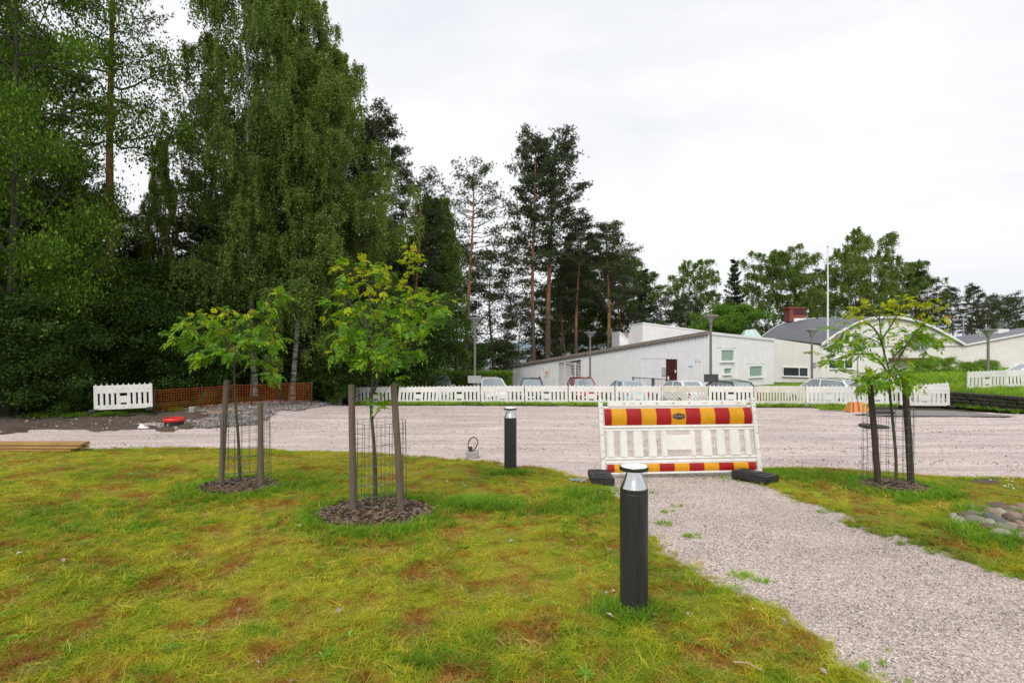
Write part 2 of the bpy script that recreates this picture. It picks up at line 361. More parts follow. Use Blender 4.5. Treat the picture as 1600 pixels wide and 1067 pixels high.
# ---------------------------------------------------------------- ground sheets
def inpoly(x, y, poly):
    c = np.zeros(x.shape, bool); n = len(poly)
    for i in range(n):
        x1, y1 = poly[i]; x2, y2 = poly[(i + 1) % n]
        if y1 == y2: continue
        k = ((y1 > y) != (y2 > y)) & (x < (x2 - x1) * (y - y1) / (y2 - y1) + x1); c ^= k
    return c
def edge_dist(x, y, poly):
    d = np.full(x.shape, 1e9); n = len(poly)
    for i in range(n):
        ax, ay = poly[i]; bx, by = poly[(i + 1) % n]; dx, dy = bx - ax, by - ay; L = dx * dx + dy * dy + 1e-12
        t = np.clip(((x - ax) * dx + (y - ay) * dy) / L, 0, 1); d = np.minimum(d, np.hypot(x - ax - t * dx, y - ay - t * dy))
    return d
def wobble(poly, step=.12, amp=.05, freq=2.2, seed=1):
    """resamples an outline and roughens it"""
    out = []; n = len(poly)
    for i in range(n):
        a = np.array(poly[i], float); b = np.array(poly[(i + 1) % n], float); L = np.hypot(*(b - a)); k = max(1, int(L / step)) if L < 40 else max(1, int(L / 2))
        for j in range(k): out.append(a + (b - a) * j / k)
    o = np.array(out); dx = (fbm(o[:, 0] * freq, o[:, 1] * freq, seed, 3) - .5) * 2 * amp * 2; dy = (fbm(o[:, 0] * freq + 50, o[:, 1] * freq, seed + 9, 3) - .5) * 2 * amp * 2
    o[:, 0] += dx; o[:, 1] += dy; return [tuple(p) for p in o]
def sheet(name, poly, step, dz, m, rough=0, rf=3, fall=.15, extra=None, label=None, drop=0, dfall=.07):
    xs = [p[0] for p in poly]; ys = [p[1] for p in poly]
    gx, gy = np.meshgrid(np.arange(min(xs), max(xs), step), np.arange(min(ys), max(ys), step)); gx = gx.ravel(); gy = gy.ravel()
    rs = np.random.RandomState(3); gx = gx + (rs.rand(len(gx)) - .5) * step * .6; gy = gy + (rs.rand(len(gy)) - .5) * step * .6
    k = inpoly(gx, gy, poly); gx, gy = gx[k], gy[k]; ed = edge_dist(gx, gy, poly); k = ed > step * .4; gx, gy, ed = gx[k], gy[k], ed[k]
    pts = [Vector(p) for p in poly] + [Vector((a, b)) for a, b in zip(gx, gy)]
    n = len(poly)
    v, e_, f, *_ = delaunay_2d_cdt(pts, [(i, (i + 1) % n) for i in range(n)], [], 1, 1e-5)
    X = np.array([p.x for p in v]); Y = np.array([p.y for p in v]); D = edge_dist(X, Y, poly)
    fl = sm(D / fall)
    Z = gz(X, Y) + dz
    if rough: Z = Z + rough * (fbm(X * rf, Y * rf, 11, 4) - .5) * 2 * fl
    if extra is not None: Z = Z + extra(X, Y) * fl
    if drop: Z = Z - drop * (1 - sm(D / dfall))
    me = bpy.data.meshes.new(name); me.from_pydata(list(zip(X, Y, Z)), [], [tuple(q) for q in f]); me.materials.append(m)
    me.polygons.foreach_set('use_smooth', [True] * len(me.polygons)); me.update()
    return mobj(name, me, kind='structure', label=label)

# the terrain: one sheet out to the horizon
xs = np.concatenate([[-4000, -1500, -600, -250, -120, -80], np.arange(-60, 60.1, .6), [80, 120, 250, 600, 1500, 4000]])
xs = np.sort(np.unique(np.concatenate([xs, [19.9, 20.0, 20.1, 20.2]])))
ys = np.concatenate([[-300, -60, -20], np.arange(-8, 60, .6), np.arange(60, 130, 3), [150, 200, 300, 420]])
gx, gy = np.meshgrid(xs, ys); Z = gz(gx, gy) - .10 - .0 * gx
ny, nx = gx.shape; idx = np.arange(nx * ny).reshape(ny, nx)
Fq = np.stack([idx[:-1, :-1], idx[:-1, 1:], idx[1:, 1:], idx[1:, :-1]], -1).reshape(-1, 4)
mobj('ground', mesh_np('ground', np.stack([gx, gy, Z], -1).reshape(-1, 3), Fq, M['forestfloor'], True), kind='structure')
def watermat():
    m, nt = mat('lake_water'); v = coord(nt, 'world', (.02, .06, 1))
    finish(nt, bsdf(nt, (.10, .14, .17), .12, 0, .5, bump(nt, noise(nt, v, 6, 5, .7), .3, .3))); return m
B().box((0, 2300, -15.5), (9000, 4100, 1)).build('lake_water', watermat(), kind='structure')
xs = np.linspace(-4000, 4000, 160); hh = 14 + 38 * fbm(xs * .0012, xs * 0, 3, 5); V = []
for k, (yy, s) in enumerate(((2900, 0), (3000, .6), (3250, 1), (3700, .9), (4300, 0))): V.append(np.stack([xs, np.full_like(xs, yy), -16 + hh * s], -1))
V = np.array(V); idx = np.arange(5 * 160).reshape(5, 160)
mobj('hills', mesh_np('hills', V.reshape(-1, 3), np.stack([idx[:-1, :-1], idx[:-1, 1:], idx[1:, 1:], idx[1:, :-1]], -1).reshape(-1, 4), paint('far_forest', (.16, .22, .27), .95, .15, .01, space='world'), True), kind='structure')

JN = [(555, 27.9), (621, 27.4), (685, 26.9), (751, 26.4), (820, 26.1), (888, 25.8), (961, 25.4), (1033, 25.3), (1107, 25.1), (1178, 24.9), (1259, 24.6), (1331, 24.4), (1412, 24.6), (1484, 24.9)]   # joints of the far barrier row
# lawn, path, gravel lot outlines, read from the photograph and put on the ground
LE = [(-500, 716), (-200, 709), (0, 706), (100, 704), (250, 701), (400, 703), (500, 706), (640, 712), (740, 721), (800, 728), (860, 737), (905, 748), (945, 766), (972, 792), (1000, 838), (1040, 872), (1110, 905), (1185, 940), (1245, 985), (1290, 1030), (1335, 1067)]
lawnL = [G(*p, ymin=1) for p in LE] + [(2.35, 1.6), (3.0, .2), (3.6, -3), (-14, -3), (-14, 4)]
RT = [(1187, 736), (1240, 731), (1300, 735), (1400, 742), (1500, 748), (1600, 751), (1800, 757)]
RB = [(1760, 940), (1680, 918), (1600, 899), (1540, 882), (1470, 860), (1400, 838), (1340, 818), (1290, 793), (1240, 772), (1205, 757)]
lawnR = [G(*p) for p in RT] + [(16, 4.2), (12, 3.2)] + [G(*p) for p in RB]
lawnL = wobble(wobble(lawnL, .12, .06, 2.2, 1), .09, .035, 7, 2); lawnR = wobble(wobble(lawnR, .12, .06, 2.2, 5), .09, .035, 7, 6)
def lawnbump(x, y): return .03 * (fbm(x * 1.3, y * 1.3, 21, 3) - .5) * 2 + .014 * (fbm(x * 6, y * 6, 31, 2) - .5) * 2
sheet('lawn', lawnL, .13, .018, M['lawn'], extra=lawnbump, drop=.034)
sheet('lawn_strip', lawnR, .13, .018, M['lawn'], extra=lawnbump, drop=.034)
pathP = [G(925, 748), G(1000, 741), G(1100, 737), G(1215, 732), G(1290, 735), G(1480, 790), G(1700, 840), G(1900, 880), (10.5, 3), (9, -3), (1.2, -3), (1.0, 1.2), G(1240, 1010), G(1100, 930), G(1000, 880), G(930, 800), G(890, 765)]
sheet('gravel_path', wobble(pathP, .2, .05, 2, 8), .12, -.006, M['path'], rough=.010, rf=5)
lotP = [(-22, 6.3), (0, 6.2), (22, 5.6), (22, 19), G(1480, 641), G(1330, 639)] + [((px - CX) / F * (d - .25), d - .25) for px, d in JN[10::-1]] + [G(480, 623), G(400, 623), G(330, 626), G(300, 636), G(150, 642), G(0, 642), (-22, 18)]
def ruts(x, y):
    k = 0
    for c, ph in ((9.8, .0), (11.4, 1.3), (13.2, 2.1), (15.2, .7), (17.8, 3.1), (20.5, .4)):
        yy = y - (c + .35 * np.sin(x * .16 + ph) + .02 * x)
        k = k - .035 * np.exp(-(yy / .16) ** 2) + .03 * np.exp(-((yy - .3) / .13) ** 2) + .02 * np.exp(-((yy + .3) / .14) ** 2)
    return 1.1 * k * (.35 + 1.1 * fbm(x * .5, y * .8, 77, 3)) + .05 * (fbm(x * 3, y * 5, 55, 4) - .5) * sm((fbm(x * .4, y * .9, 66, 3) - .45) * 8)
sheet('gravel_lot', wobble(lotP, .3, .12, 1, 12), .17, -.05, M['lot'], extra=ruts)
dirtP = [G(*p) for p in ((-250, 640), (-60, 646), (0, 647), (90, 646), (150, 646), (245, 645), (295, 638), (335, 650), (310, 667), (270, 671), (225, 670), (150, 671), (100, 670), (60, 669), (0, 677), (-250, 690))]
def pit(x, y):
    cx, cy = G(258, 661); return -.10 * np.exp(-((x - cx) / 1.3) ** 2 - ((y - cy) / .5) ** 2) + .13 * np.exp(-((x - cx - .3) / 2.3) ** 2 - ((y - cy - 1.25) / .42) ** 2) + .06 * (fbm(x * 2, y * 2, 91, 4) - .4)
sheet('dug_soil', wobble(dirtP, .2, .15, 1.4, 15), .12, .01, M['soil'], rough=.15, rf=2.4, fall=.35, extra=pit, drop=.08, dfall=.15)
heapP = [G(*p) for p in ((290, 640), (335, 627), (400, 625), (480, 624), (545, 631), (470, 640), (425, 650), (400, 662), (330, 667), (292, 666))]
sheet('gravel_heap', wobble(heapP, .2, .15, 1.4, 18), .12, .015, M['heap'], rough=.12, rf=2.6, fall=.3, drop=.08, dfall=.15)
roadP = [(-12, 29.4), (-6, 28.6), (6, 27.0), (13, 26.0), (19, 28), (21.3, 31), (21.5, 35), (12, 35.3), (11, 40), (2, 45), (-12, 45)]
sheet('parking_asphalt', roadP, .9, -.03, M['asphalt'])
sheet('asphalt_strip', wobble([G(*p) for p in ((1395, 640), (1480, 641), (1590, 649), (1570, 650), (1400, 649), (1330, 647))], .3, .03, 1, 3), .25, -.012, M['strip'])
meadP = [(20.15, 12), (40, 12), (40, 46), (29, 46), (13.6, 43.4), (13.0, 35.2), (21, 35), (22.4, 31.5), (20.5, 28.4), (19.6, 26.2), (20.15, 25.2)]
sheet('grass_bank', meadP, .5, .0, M['meadow'])
sheet('verge', wobble([((px - CX) / F * (d - .45), d - .45) for px, d in JN[:12]] + [((px - CX) / F * (d + .9), d + .9) for px, d in JN[11::-1]], .3, .12, 1.5, 4), .3, -.0, M['meadow'])
sheet('dark_soil_patch', wobble([G(*p) for p in ((1508, 755), (1525, 749), (1550, 748), (1578, 752), (1580, 758), (1545, 760))], .1, .04, 3, 2), .06, .034, M['soil'], rough=.04, rf=6, fall=.1, drop=.04)

# ---------------------------------------------------------------- scattering of uncountable small stuff
def scatter(name, X, Y, Zv, sources, label, cat, rs, smin, smax, tilt=.25, zs=None, scl=None):
    n = len(X); me = bpy.data.meshes.new(name); me.vertices.add(n); me.vertices.foreach_set('co', np.stack([X, Y, Zv], -1).astype(np.float32).ravel())
    rot = np.stack([(rs.rand(n) - .5) * 2 * tilt, (rs.rand(n) - .5) * 2 * tilt, rs.rand(n) * 6.283], -1)
    s = smin + (smax - smin) * rs.rand(n) if scl is None else scl
    z = s * (zs if zs is not None else 1)
    for an, dt, val in (('rot', 'FLOAT_VECTOR', rot), ('scl', 'FLOAT_VECTOR', np.stack([s, s, z], -1))):
        a = me.attributes.new(an, dt, 'POINT'); a.data.foreach_set('vector', val.astype(np.float32).ravel())
    a = me.attributes.new('idx', 'INT', 'POINT'); a.data.foreach_set('value', rs.randint(0, len(sources), n).astype(np.int32))
    me.update(); o = mobj(name, me, None, label, cat, None, 'stuff')
    c = bpy.data.collections.new(name + '_sources')
    for i, sme in enumerate(sources): c.objects.link(bpy.data.objects.new('%s_piece_%02d' % (name, i), sme))
    ng = bpy.data.node_groups.new(name + '_scatter', 'GeometryNodeTree')
    ng.interface.new_socket('Geometry', in_out='INPUT', socket_type='NodeSocketGeometry'); ng.interface.new_socket('Geometry', in_out='OUTPUT', socket_type='NodeSocketGeometry')
    gi = ng.nodes.new('NodeGroupInput'); go = ng.nodes.new('NodeGroupOutput'); ip = ng.nodes.new('GeometryNodeInstanceOnPoints'); ci = ng.nodes.new('GeometryNodeCollectionInfo')
    ci.inputs['Collection'].default_value = c; ci.inputs['Separate Children'].default_value = True; ci.inputs['Reset Children'].default_value = True
    ip.inputs['Pick Instance'].default_value = True
    def attr(nm, t):
        a = ng.nodes.new('GeometryNodeInputNamedAttribute'); a.data_type = t; a.inputs['Name'].default_value = nm; return a.outputs['Attribute']
    e2r = ng.nodes.new('FunctionNodeEulerToRotation'); ng.links.new(attr('rot', 'FLOAT_VECTOR'), e2r.inputs[0])
    ng.links.new(gi.outputs[0], ip.inputs['Points']); ng.links.new(ci.outputs[0], ip.inputs['Instance']); ng.links.new(attr('idx', 'INT'), ip.inputs['Instance Index'])
    ng.links.new(e2r.outputs[0], ip.inputs['Rotation']); ng.links.new(attr('scl', 'FLOAT_VECTOR'), ip.inputs['Scale']); ng.links.new(ip.outputs[0], go.inputs[0])
    md = o.modifiers.new('scatter', 'NODES'); md.node_group = ng; return o
def tuft(seed, n, rad, h, wd, lean, m, seg=3):
    rs = np.random.RandomState(seed); V = []; Q = []
    for i in range(n):
        a = rs.rand() * 6.283; r = rad * math.sqrt(rs.rand()); x0, y0 = r * math.cos(a), r * math.sin(a)
        b = rs.rand() * 6.283; ln = lean * (.3 + rs.rand()); hh = h * (.35 + .65 * rs.rand()); ww = wd * (.6 + .8 * rs.rand()) / 2
        d = np.array([math.cos(b), math.sin(b)]); pn = np.array([-d[1], d[0]]); k0 = len(V)
        for j in range(seg + 1):
            t = j / seg; o_ = ln * hh * t * t * 1.2; z = hh * (t - .25 * ln * t * t); wj = ww * (1 - t ** 1.6) + .0003
            c = np.array([x0, y0]) + d * o_
            V.append((*(c - pn * wj), z)); V.append((*(c + pn * wj), z))
        for j in range(seg): q = k0 + 2 * j; Q.append((q, q + 1, q + 3, q + 2))
    return mesh_np('tuft', np.array(V), np.array(Q), m)
def rand_in(poly, n, rs, cond=None):
    xs = [p[0] for p in poly]; ys = [p[1] for p in poly]; x = rs.rand(n) * (max(xs) - min(xs)) + min(xs); y = rs.rand(n) * (max(ys) - min(ys)) + min(ys)
    k = inpoly(x, y, poly); x, y = x[k], y[k]
    if cond is not None: k = cond(x, y); x, y = x[k], y[k]
    return x, y
def view(x, y, side=1.2): return (y > 1.25) & (np.abs(x) < .96 * y + side)
TREES = {'left': (G(374, 765), .42), 'middle': (G(587, 806), .52), 'right': (G(1396, 765), .34)}   # planting spots and mulch radii
def offbeds(x, y):
    k = np.ones(x.shape, bool)
    for (cx, cy), r in TREES.values(): k &= np.hypot(x - cx, (y - cy)) > r * (.86 + .3 * fbm(x * 5, y * 5, 3, 2))
    return k
def ringgrowth(x, y):
    k = 0
    for (cx, cy), r in TREES.values(): k = k + np.exp(-((np.hypot(x - cx, y - cy) - r - .12) / .2) ** 2)
    for px, py, rr in ((745, 790, .22), (985, 958, .12), (797, 740, .15), (930, 775, .3), (860, 790, .3)):
        cx, cy = G(px, py); k = k + np.exp(-(np.hypot(x - cx, y - cy) / rr) ** 2)
    return k
rs = np.random.RandomState(11)
tufts = [tuft(s, 30, .055, .050, .0038, 1.6, M['blade']) for s in range(7)] + [tuft(s + 20, 14, .04, .068, .0042, 1.2, M['blade']) for s in range(2)]
X = []; Y = []
for poly, A in ((lawnL, 1), (lawnR, 1)):
    for ylo, yhi, dens in ((1.2, 3.2, 820), (3.2, 5.2, 560), (5.2, 12, 330)):
        xs = [p[0] for p in poly]; ys = [p[1] for p in poly]; area = (max(xs) - min(xs)) * (max(ys) - min(ys)); n = int(area * dens)
        x, y = rand_in(poly, n, rs, lambda x, y: view(x, y) & (y > ylo) & (y < yhi) & offbeds(x, y)); X.append(x); Y.append(y)
X = np.concatenate(X); Y = np.concatenate(Y)
dens = .55 + .6 * sm((fbm(X * 1.1, Y * 1.1, 40, 4) - .33) * 4); keep = rs.rand(len(X)) < dens; X, Y = X[keep], Y[keep]
sc_ = .86 * (.55 + .75 * rs.rand(len(X))) * (.55 + .95 * fbm(X * 1.6, Y * 1.6, 44, 3)) + .85 * np.minimum(ringgrowth(X, Y), 1) * rs.rand(len(X))
scatter('grass', X, Y, gz(X, Y) + .012 + lawnbump(X, Y) * .8, tufts, 'short yellow green grass covering the lawn on both sides of the path', 'grass', rs, 0, 0, .35, scl=sc_, zs=.62 + .3 * np.minimum(ringgrowth(X, Y), 1))
# greener growth round the planting beds and posts
gx_, gy_ = [], []
for (cx, cy), r in TREES.values():
    a = rs.rand(900) * 6.283; rr = r + .02 + np.abs(rs.randn(900)) * .16; gx_.append(cx + rr * np.cos(a)); gy_.append(cy + rr * np.sin(a))
for px, py, rr, n in ((745, 790, .20, 700), (700, 1045, .1, 60), (985, 962, .13, 120), (797, 742, .13, 200), (870, 795, .35, 300), (925, 775, .25, 300), (60, 825, .7, 400), (1230, 745, .5, 300), (450, 760, .5, 300)):
    cx, cy = G(px, py); gx_.append(cx + rs.randn(n) * rr); gy_.append(cy + rs.randn(n) * rr * .6)
X = np.concatenate(gx_); Y = np.concatenate(gy_); k = (inpoly(X, Y, lawnL) | inpoly(X, Y, lawnR)) & offbeds(X, Y); X, Y = X[k], Y[k]
green = [tuft(s + 50, 20, .04, .10, .0045, .9, M['blade_green']) for s in range(4)]
scatter('lush_grass', X, Y, gz(X, Y) + .01, green, 'longer dark green grass around the young trees and posts', 'grass', rs, .45, 1.1, .3)
# ragged fringe where the lawn meets path and lot
X, Y = [], []
for poly in (lawnL, lawnR):
    pp = np.array(poly); n = len(pp); i = rs.randint(0, n, 9000); t = rs.rand(9000); q = pp[i] * (1 - t[:, None]) + pp[(i + 1) % n] * t[:, None]; q += rs.randn(9000, 2) * .035 * (.4 + 2.2 * fbm(q[:, 0] * 1.5, q[:, 1] * 1.5, 70, 3))[:, None]
    k = view(q[:, 0], q[:, 1]) & (rs.rand(9000) < sm((fbm(q[:, 0] * 2.2, q[:, 1] * 2.2, 71, 3) - .3) * 4)); X.append(q[k, 0]); Y.append(q[k, 1])
X = np.concatenate(X); Y = np.concatenate(Y)
scatter('fringe_grass', X, Y, gz(X, Y) - .004, tufts, 'ragged fringe of grass creeping over the edge of the gravel', 'grass', rs, .4, 1.0, .35)
# weeds in the path and along its edges
W = [(1041, 818, .05, 14), (1081, 838, .04, 8), (1057, 790, .04, 5), (1330, 822, .05, 16), (1470, 862, .06, 16), (1415, 849, .05, 10), (1440, 850, .06, 12), (1550, 886, .07, 16), (1585, 900, .04, 8), (1230, 770, .05, 8), (1255, 775, .06, 9), (1215, 760, .08, 20),
     (1150, 900, .04, 6), (1188, 910, .05, 8), (1020, 770, .05, 4), (1120, 745, .15, 12), (1060, 742, .1, 8), (1165, 752, .12, 16), (960, 765, .1, 26), (945, 770, .08, 20), (1110, 980, .04, 3), (1160, 900, .06, 6), (1360, 1040, .1, 6), (1040, 800, .06, 5), (1290, 800, .08, 10), (1380, 835, .08, 10), (1250, 780, .06, 6)]
X, Y = [], []
for px, py, r, n in W:
    cx, cy = G(px, py); X.append(cx + rs.randn(n) * r); Y.append(cy + rs.randn(n) * r * .7)
X = np.concatenate(X); Y = np.concatenate(Y)
scatter('path_weeds', X, Y, gz(X, Y) - .002, [tuft(s + 70, 22, .035, .075, .005, 1.0, M['blade_lush']) for s in range(4)], 'small grass tufts growing through the grey gravel path', 'weeds', rs, .3, .75, .3)
def rosette(seed, m, n=9, L=.11, wd=.022):
    rs_ = np.random.RandomState(seed); V = []; Q = []
    for i in range(n):
        a = i * 2.4 + rs_.rand() * .6; l = L * (.5 + .6 * rs_.rand()); up = .3 + .7 * rs_.rand(); d = np.array([math.cos(a), math.sin(a)]); pn = np.array([-d[1], d[0]]); k0 = len(V)
        for j, (t, wj) in enumerate(((0, .15), (.3, .6), (.6, 1), (.85, .7), (1, .05))):
            c = d * l * t; z = l * up * (t - .7 * t * t); ww = wd * wj / 2 * (1 + .3 * (rs_.rand() - .5)); V.append((*(c - pn * ww), z + .004)); V.append((*(c + pn * ww), z + .004))
        for j in range(4): q = k0 + 2 * j; Q.append((q, q + 1, q + 3, q + 2))
    return mesh_np('rosette', np.array(V), np.array(Q), m)
n = 2600; X, Y = rand_in(lawnL, n, rs, lambda x, y: view(x, y) & offbeds(x, y) & (fbm(x * .8, y * .8, 60, 3) > .52)); X2, Y2 = rand_in(lawnR, 700, rs, lambda x, y: view(x, y) & offbeds(x, y)); X = np.concatenate([X, X2]); Y = np.concatenate([Y, Y2])
for px, py in ((505, 1035), (1090, 915), (545, 835), (515, 838), (265, 1020), (915, 1060), (630, 835), (545, 1000), (1150, 925), (725, 860)):
    cx, cy = G(px, py); X = np.append(X, cx); Y = np.append(Y, cy)
sc_ = .22 + .3 * rs.rand(len(X)); sc_[-10:] = .65
scatter('lawn_weeds', X, Y, gz(X, Y) + .018, [rosette(s, M['weed'], 8 + s % 4) for s in range(5)], 'broad leaved dandelion and clover weeds dotted through the lawn', 'weeds', rs, 0, 0, .2, scl=sc_)
# loose stones
def pebble(seed, m):
    bm = bmesh.new(); bmesh.ops.create_icosphere(bm, subdivisions=1, radius=1); rs_ = np.random.RandomState(seed)
    for v in bm.verts: v.co *= .75 + .5 * rs_.rand(); v.co.z *= .6
    me = bpy.data.meshes.new('pebble'); bm.to_mesh(me); bm.free(); me.materials.append(m); return me
pm = [paint('pebble_' + n_, c, .8, .15, 30) for n_, c in (('grey', (.32, .305, .295)), ('pink', (.52, .41, .36)), ('dark', (.13, .13, .135)), ('pale', (.60, .55, .51)), ('brown', (.36, .29, .25)))]
pebs = [pebble(i, pm[i % 5]) for i in range(15)]
X, Y = [], []
for ylo, yhi, dn in ((1.3, 3.5, 2600), (3.5, 5.5, 1400), (5.5, 8, 600)):
    xs = [p[0] for p in pathP]; yy = [p[1] for p in pathP]; area = (max(xs) - min(xs)) * (max(yy) - min(yy))
    x, y = rand_in(pathP, int(area * dn), rs, lambda x, y: view(x, y, .5) & (y > ylo) & (y < yhi)); X.append(x); Y.append(y)
X = np.concatenate(X); Y = np.concatenate(Y); s = .0022 + .0034 * rs.rand(len(X)) ** 2.5 + .0004 * Y
scatter('path_gravel_stones', X, Y, gz(X, Y) - .004, pebs, 'loose multicoloured crushed stones lying on the gravel path', 'gravel', rs, 0, 0, 3, scl=s)
X, Y = rand_in(lotP, 300000, rs, lambda x, y: view(x, y, .5) & (rs.rand(len(x)) < .06 + .6 * sm((fbm(x * .35, y * 1.6, 88, 4) - .50) * 7)) & (rs.rand(len(x)) < (8 / y) ** 1.2)); s = .005 + .013 * rs.rand(len(X)) ** 3 + .0003 * Y
scatter('lot_gravel_stones', X, Y, gz(X, Y) - .046 + ruts(X, Y), pebs[1:2] + pebs[4:5] + pebs[0:1] + pebs[3:4] + pebs[6:9], 'coarser stones in the tyre tracks of the gravel lot', 'gravel', rs, 0, 0, 3, scl=s)
X, Y = rand_in(heapP, 16000, rs); X2, Y2 = rand_in(dirtP, 1600, rs); X3 = np.concatenate([X, X2]); Y3 = np.concatenate([Y, Y2]); s = .012 + .042 * rs.rand(len(X3)) ** 3
scatter('rubble', X3, Y3, gz(X3, Y3) + .02, [pebs[4], pebs[2], pebs[9], pebs[7], pebs[14], pebs[2], pebs[12], pebs[0]], 'broken grey stones heaped beside the dug up soil', 'rubble', rs, 0, 0, 3, scl=s)
# taller grass: verge before the far barriers, bank on the right, edge of the wood
def tallstuff(name, X, Y, label, m, smin, smax, h=.3, dz=0):
    scatter(name, X, Y, gz(X, Y) + dz, [tuft(s + 90, 22, .10, h, .014, .6, m, 2) for s in range(4)], label, 'grass', rs, smin, smax, .2)
X, Y = [], []
for i in range(12):
    n = (520, 480, 330, 200, 170, 260, 260, 160, 160, 150, 110, 160)[i]; t = rs.rand(n); (a0, d0), (a1, d1) = JN[i], JN[i + 1]; dd = d0 + (d1 - d0) * t - .12 - np.abs(rs.randn(n)) * (.3 if i < 2 else .14); X.append((a0 + (a1 - a0) * t - CX) / F * dd); Y.append(dd)
cx, cy = G(1318, 640); X.append(cx + rs.randn(120) * .5); Y.append(cy + rs.randn(120) * .12)
tallstuff('verge_grass', np.concatenate(X), np.concatenate(Y), 'strip of long grass at the foot of the far white barriers', M['blade_lush'], .35, 1.15, .22)
X, Y = rand_in(meadP, 40000, rs, lambda x, y: (x < y * .97 + 1) & (rs.rand(len(x)) < .75)); k = ~((X < .70 * Y) & (rs.rand(len(X)) < 1)); tallstuff('bank_grass', X[k], Y[k], 'tall bright meadow grass on the bank at the right', M['blade_lush'], .7, 1.4, .34); k = ~k; tallstuff('low_bank_grass', X[k], Y[k], 'mown grass before the walls of the buildings', M['blade_lush'], .4, .8, .14)
a_ = [G(-300, 640), G(0, 641), G(90, 640), G(150, 645), G(200, 646), G(245, 645), G(300, 637), G(480, 626), G(555, 626)]
X, Y = [], []
for i in range(len(a_) - 1):
    n = 650; t = rs.rand(n); X.append(a_[i][0] + (a_[i + 1][0] - a_[i][0]) * t); Y.append(a_[i][1] + (a_[i + 1][1] - a_[i][1]) * t + np.abs(rs.randn(n)) * .8 - .1)
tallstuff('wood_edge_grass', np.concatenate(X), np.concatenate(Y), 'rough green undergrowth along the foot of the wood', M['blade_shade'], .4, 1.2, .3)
X, Y = [], []
for px, py, r, n in ((20, 650, .8, 200), (80, 652, .5, 120), (130, 650, .5, 160), (165, 650, .4, 200), (265, 643, .5, 120), (330, 632, .4, 90), (352, 630, .3, 80)):
    cx, cy = G(px, py); X.append(cx + rs.randn(n) * r); Y.append(cy + rs.randn(n) * r * .35)
tallstuff('bank_edge_weeds', np.concatenate(X), np.concatenate(Y), 'green weeds creeping over the dug up brown soil bank', M['blade_green'], .3, .8, .22, .03)
# small white meadow flowers at the right edge
def flower(m):
    b = B(); b.lathe([(.001, .07), (.009, .074), (.001, .076)], 7); return b.mesh('flower', m)
X, Y = [], []
for px, py, r, n in ((1578, 762, .2, 8), (1590, 772, .16, 8), (1600, 765, .2, 6)):
    cx, cy = G(px, py); X.append(cx + rs.randn(n) * r); Y.append(cy + rs.randn(n) * r)
X = np.concatenate(X); Y = np.concatenate(Y)
scatter('white_flowers', X, Y, gz(X, Y) + .02, [flower(paint('petal', (.8, .8, .78), .6))], 'small white wild flowers in the grass near the right edge', 'flowers', rs, .8, 1.4, .3)
X, Y = rand_in(meadP, 2600, rs, lambda x, y: (x < y * .97) & (y > 26) & (y < 37) & (x > .72 * y))
scatter('bank_flowers', X, Y, gz(X, Y) + .28, [flower(paint('meadow_petal', (.62, .66, .45), .6))], 'pale flower heads among the tall grass of the bank', 'flowers', rs, 2, 4, .3)

# ---------------------------------------------------------------- trees
def tubes(Pl, Rd, n):
    """(B,T,3) polylines, (B,T) radii -> vertices, quads"""
    Bn, T, _ = Pl.shape; tg = np.gradient(Pl, axis=1); tg /= np.linalg.norm(tg, axis=2, keepdims=True) + 1e-9
    ref = np.where(np.abs(tg[..., 2:3]) < .9, np.array([0, 0, 1.]), np.array([1., 0, 0])); ref = np.broadcast_to(ref[:, :1], tg.shape)
    a = np.cross(tg, ref); a /= np.linalg.norm(a, axis=2, keepdims=True) + 1e-9; b = np.cross(tg, a)
    q = np.arange(n) * 2 * np.pi / n
    V = Pl[:, :, None] + (a[:, :, None] * np.cos(q)[:, None] + b[:, :, None] * np.sin(q)[:, None]) * Rd[:, :, None, None]
    idx = np.arange(Bn * T * n).reshape(Bn, T, n); r = np.roll(idx, -1, 2)
    return V.reshape(-1, 3), np.stack([idx[:, :-1], r[:, :-1], r[:, 1:], idx[:, 1:]], -1).reshape(-1, 4)
def cat_(parts):
    V = []; Q = []; n = 0
    for v, q in parts: V.append(v); Q.append(q + n); n += len(v)
    return np.concatenate(V), np.concatenate(Q)
def unit(v): return v / (np.linalg.norm(v, axis=-1, keepdims=True) + 1e-9)
def leaves(C, D, L, Wd, rs):
    """rhombic leaves, slightly folded: centres, directions, lengths"""
    n = len(C); S = unit(np.cross(D, rs.randn(n, 3))); Nn = np.cross(D, S); L = L[:, None]; Wd = Wd[:, None]
    fold = Nn * L * .12
    V = np.stack([C, C + D * L * .45 + S * Wd * .5 + fold, C + D * L, C + D * L * .45 - S * Wd * .5 + fold], 1)
    return V.reshape(-1, 3), np.arange(4 * n).reshape(n, 4)
def trunkline(H, rs, sway, T=16):
    z = np.linspace(0, H, T); f = z / H; x = sway * (np.sin(f * 3 + rs.rand() * 6) - np.sin(0)) ; y = sway * np.sin(f * 4 + rs.rand() * 6)
    x = x - x[0]; y = y - y[0]; return np.stack([x, y, z], -1)
def on(line, z):
    return np.stack([np.interp(z, line[:, 2], line[:, k]) for k in range(3)], -1)
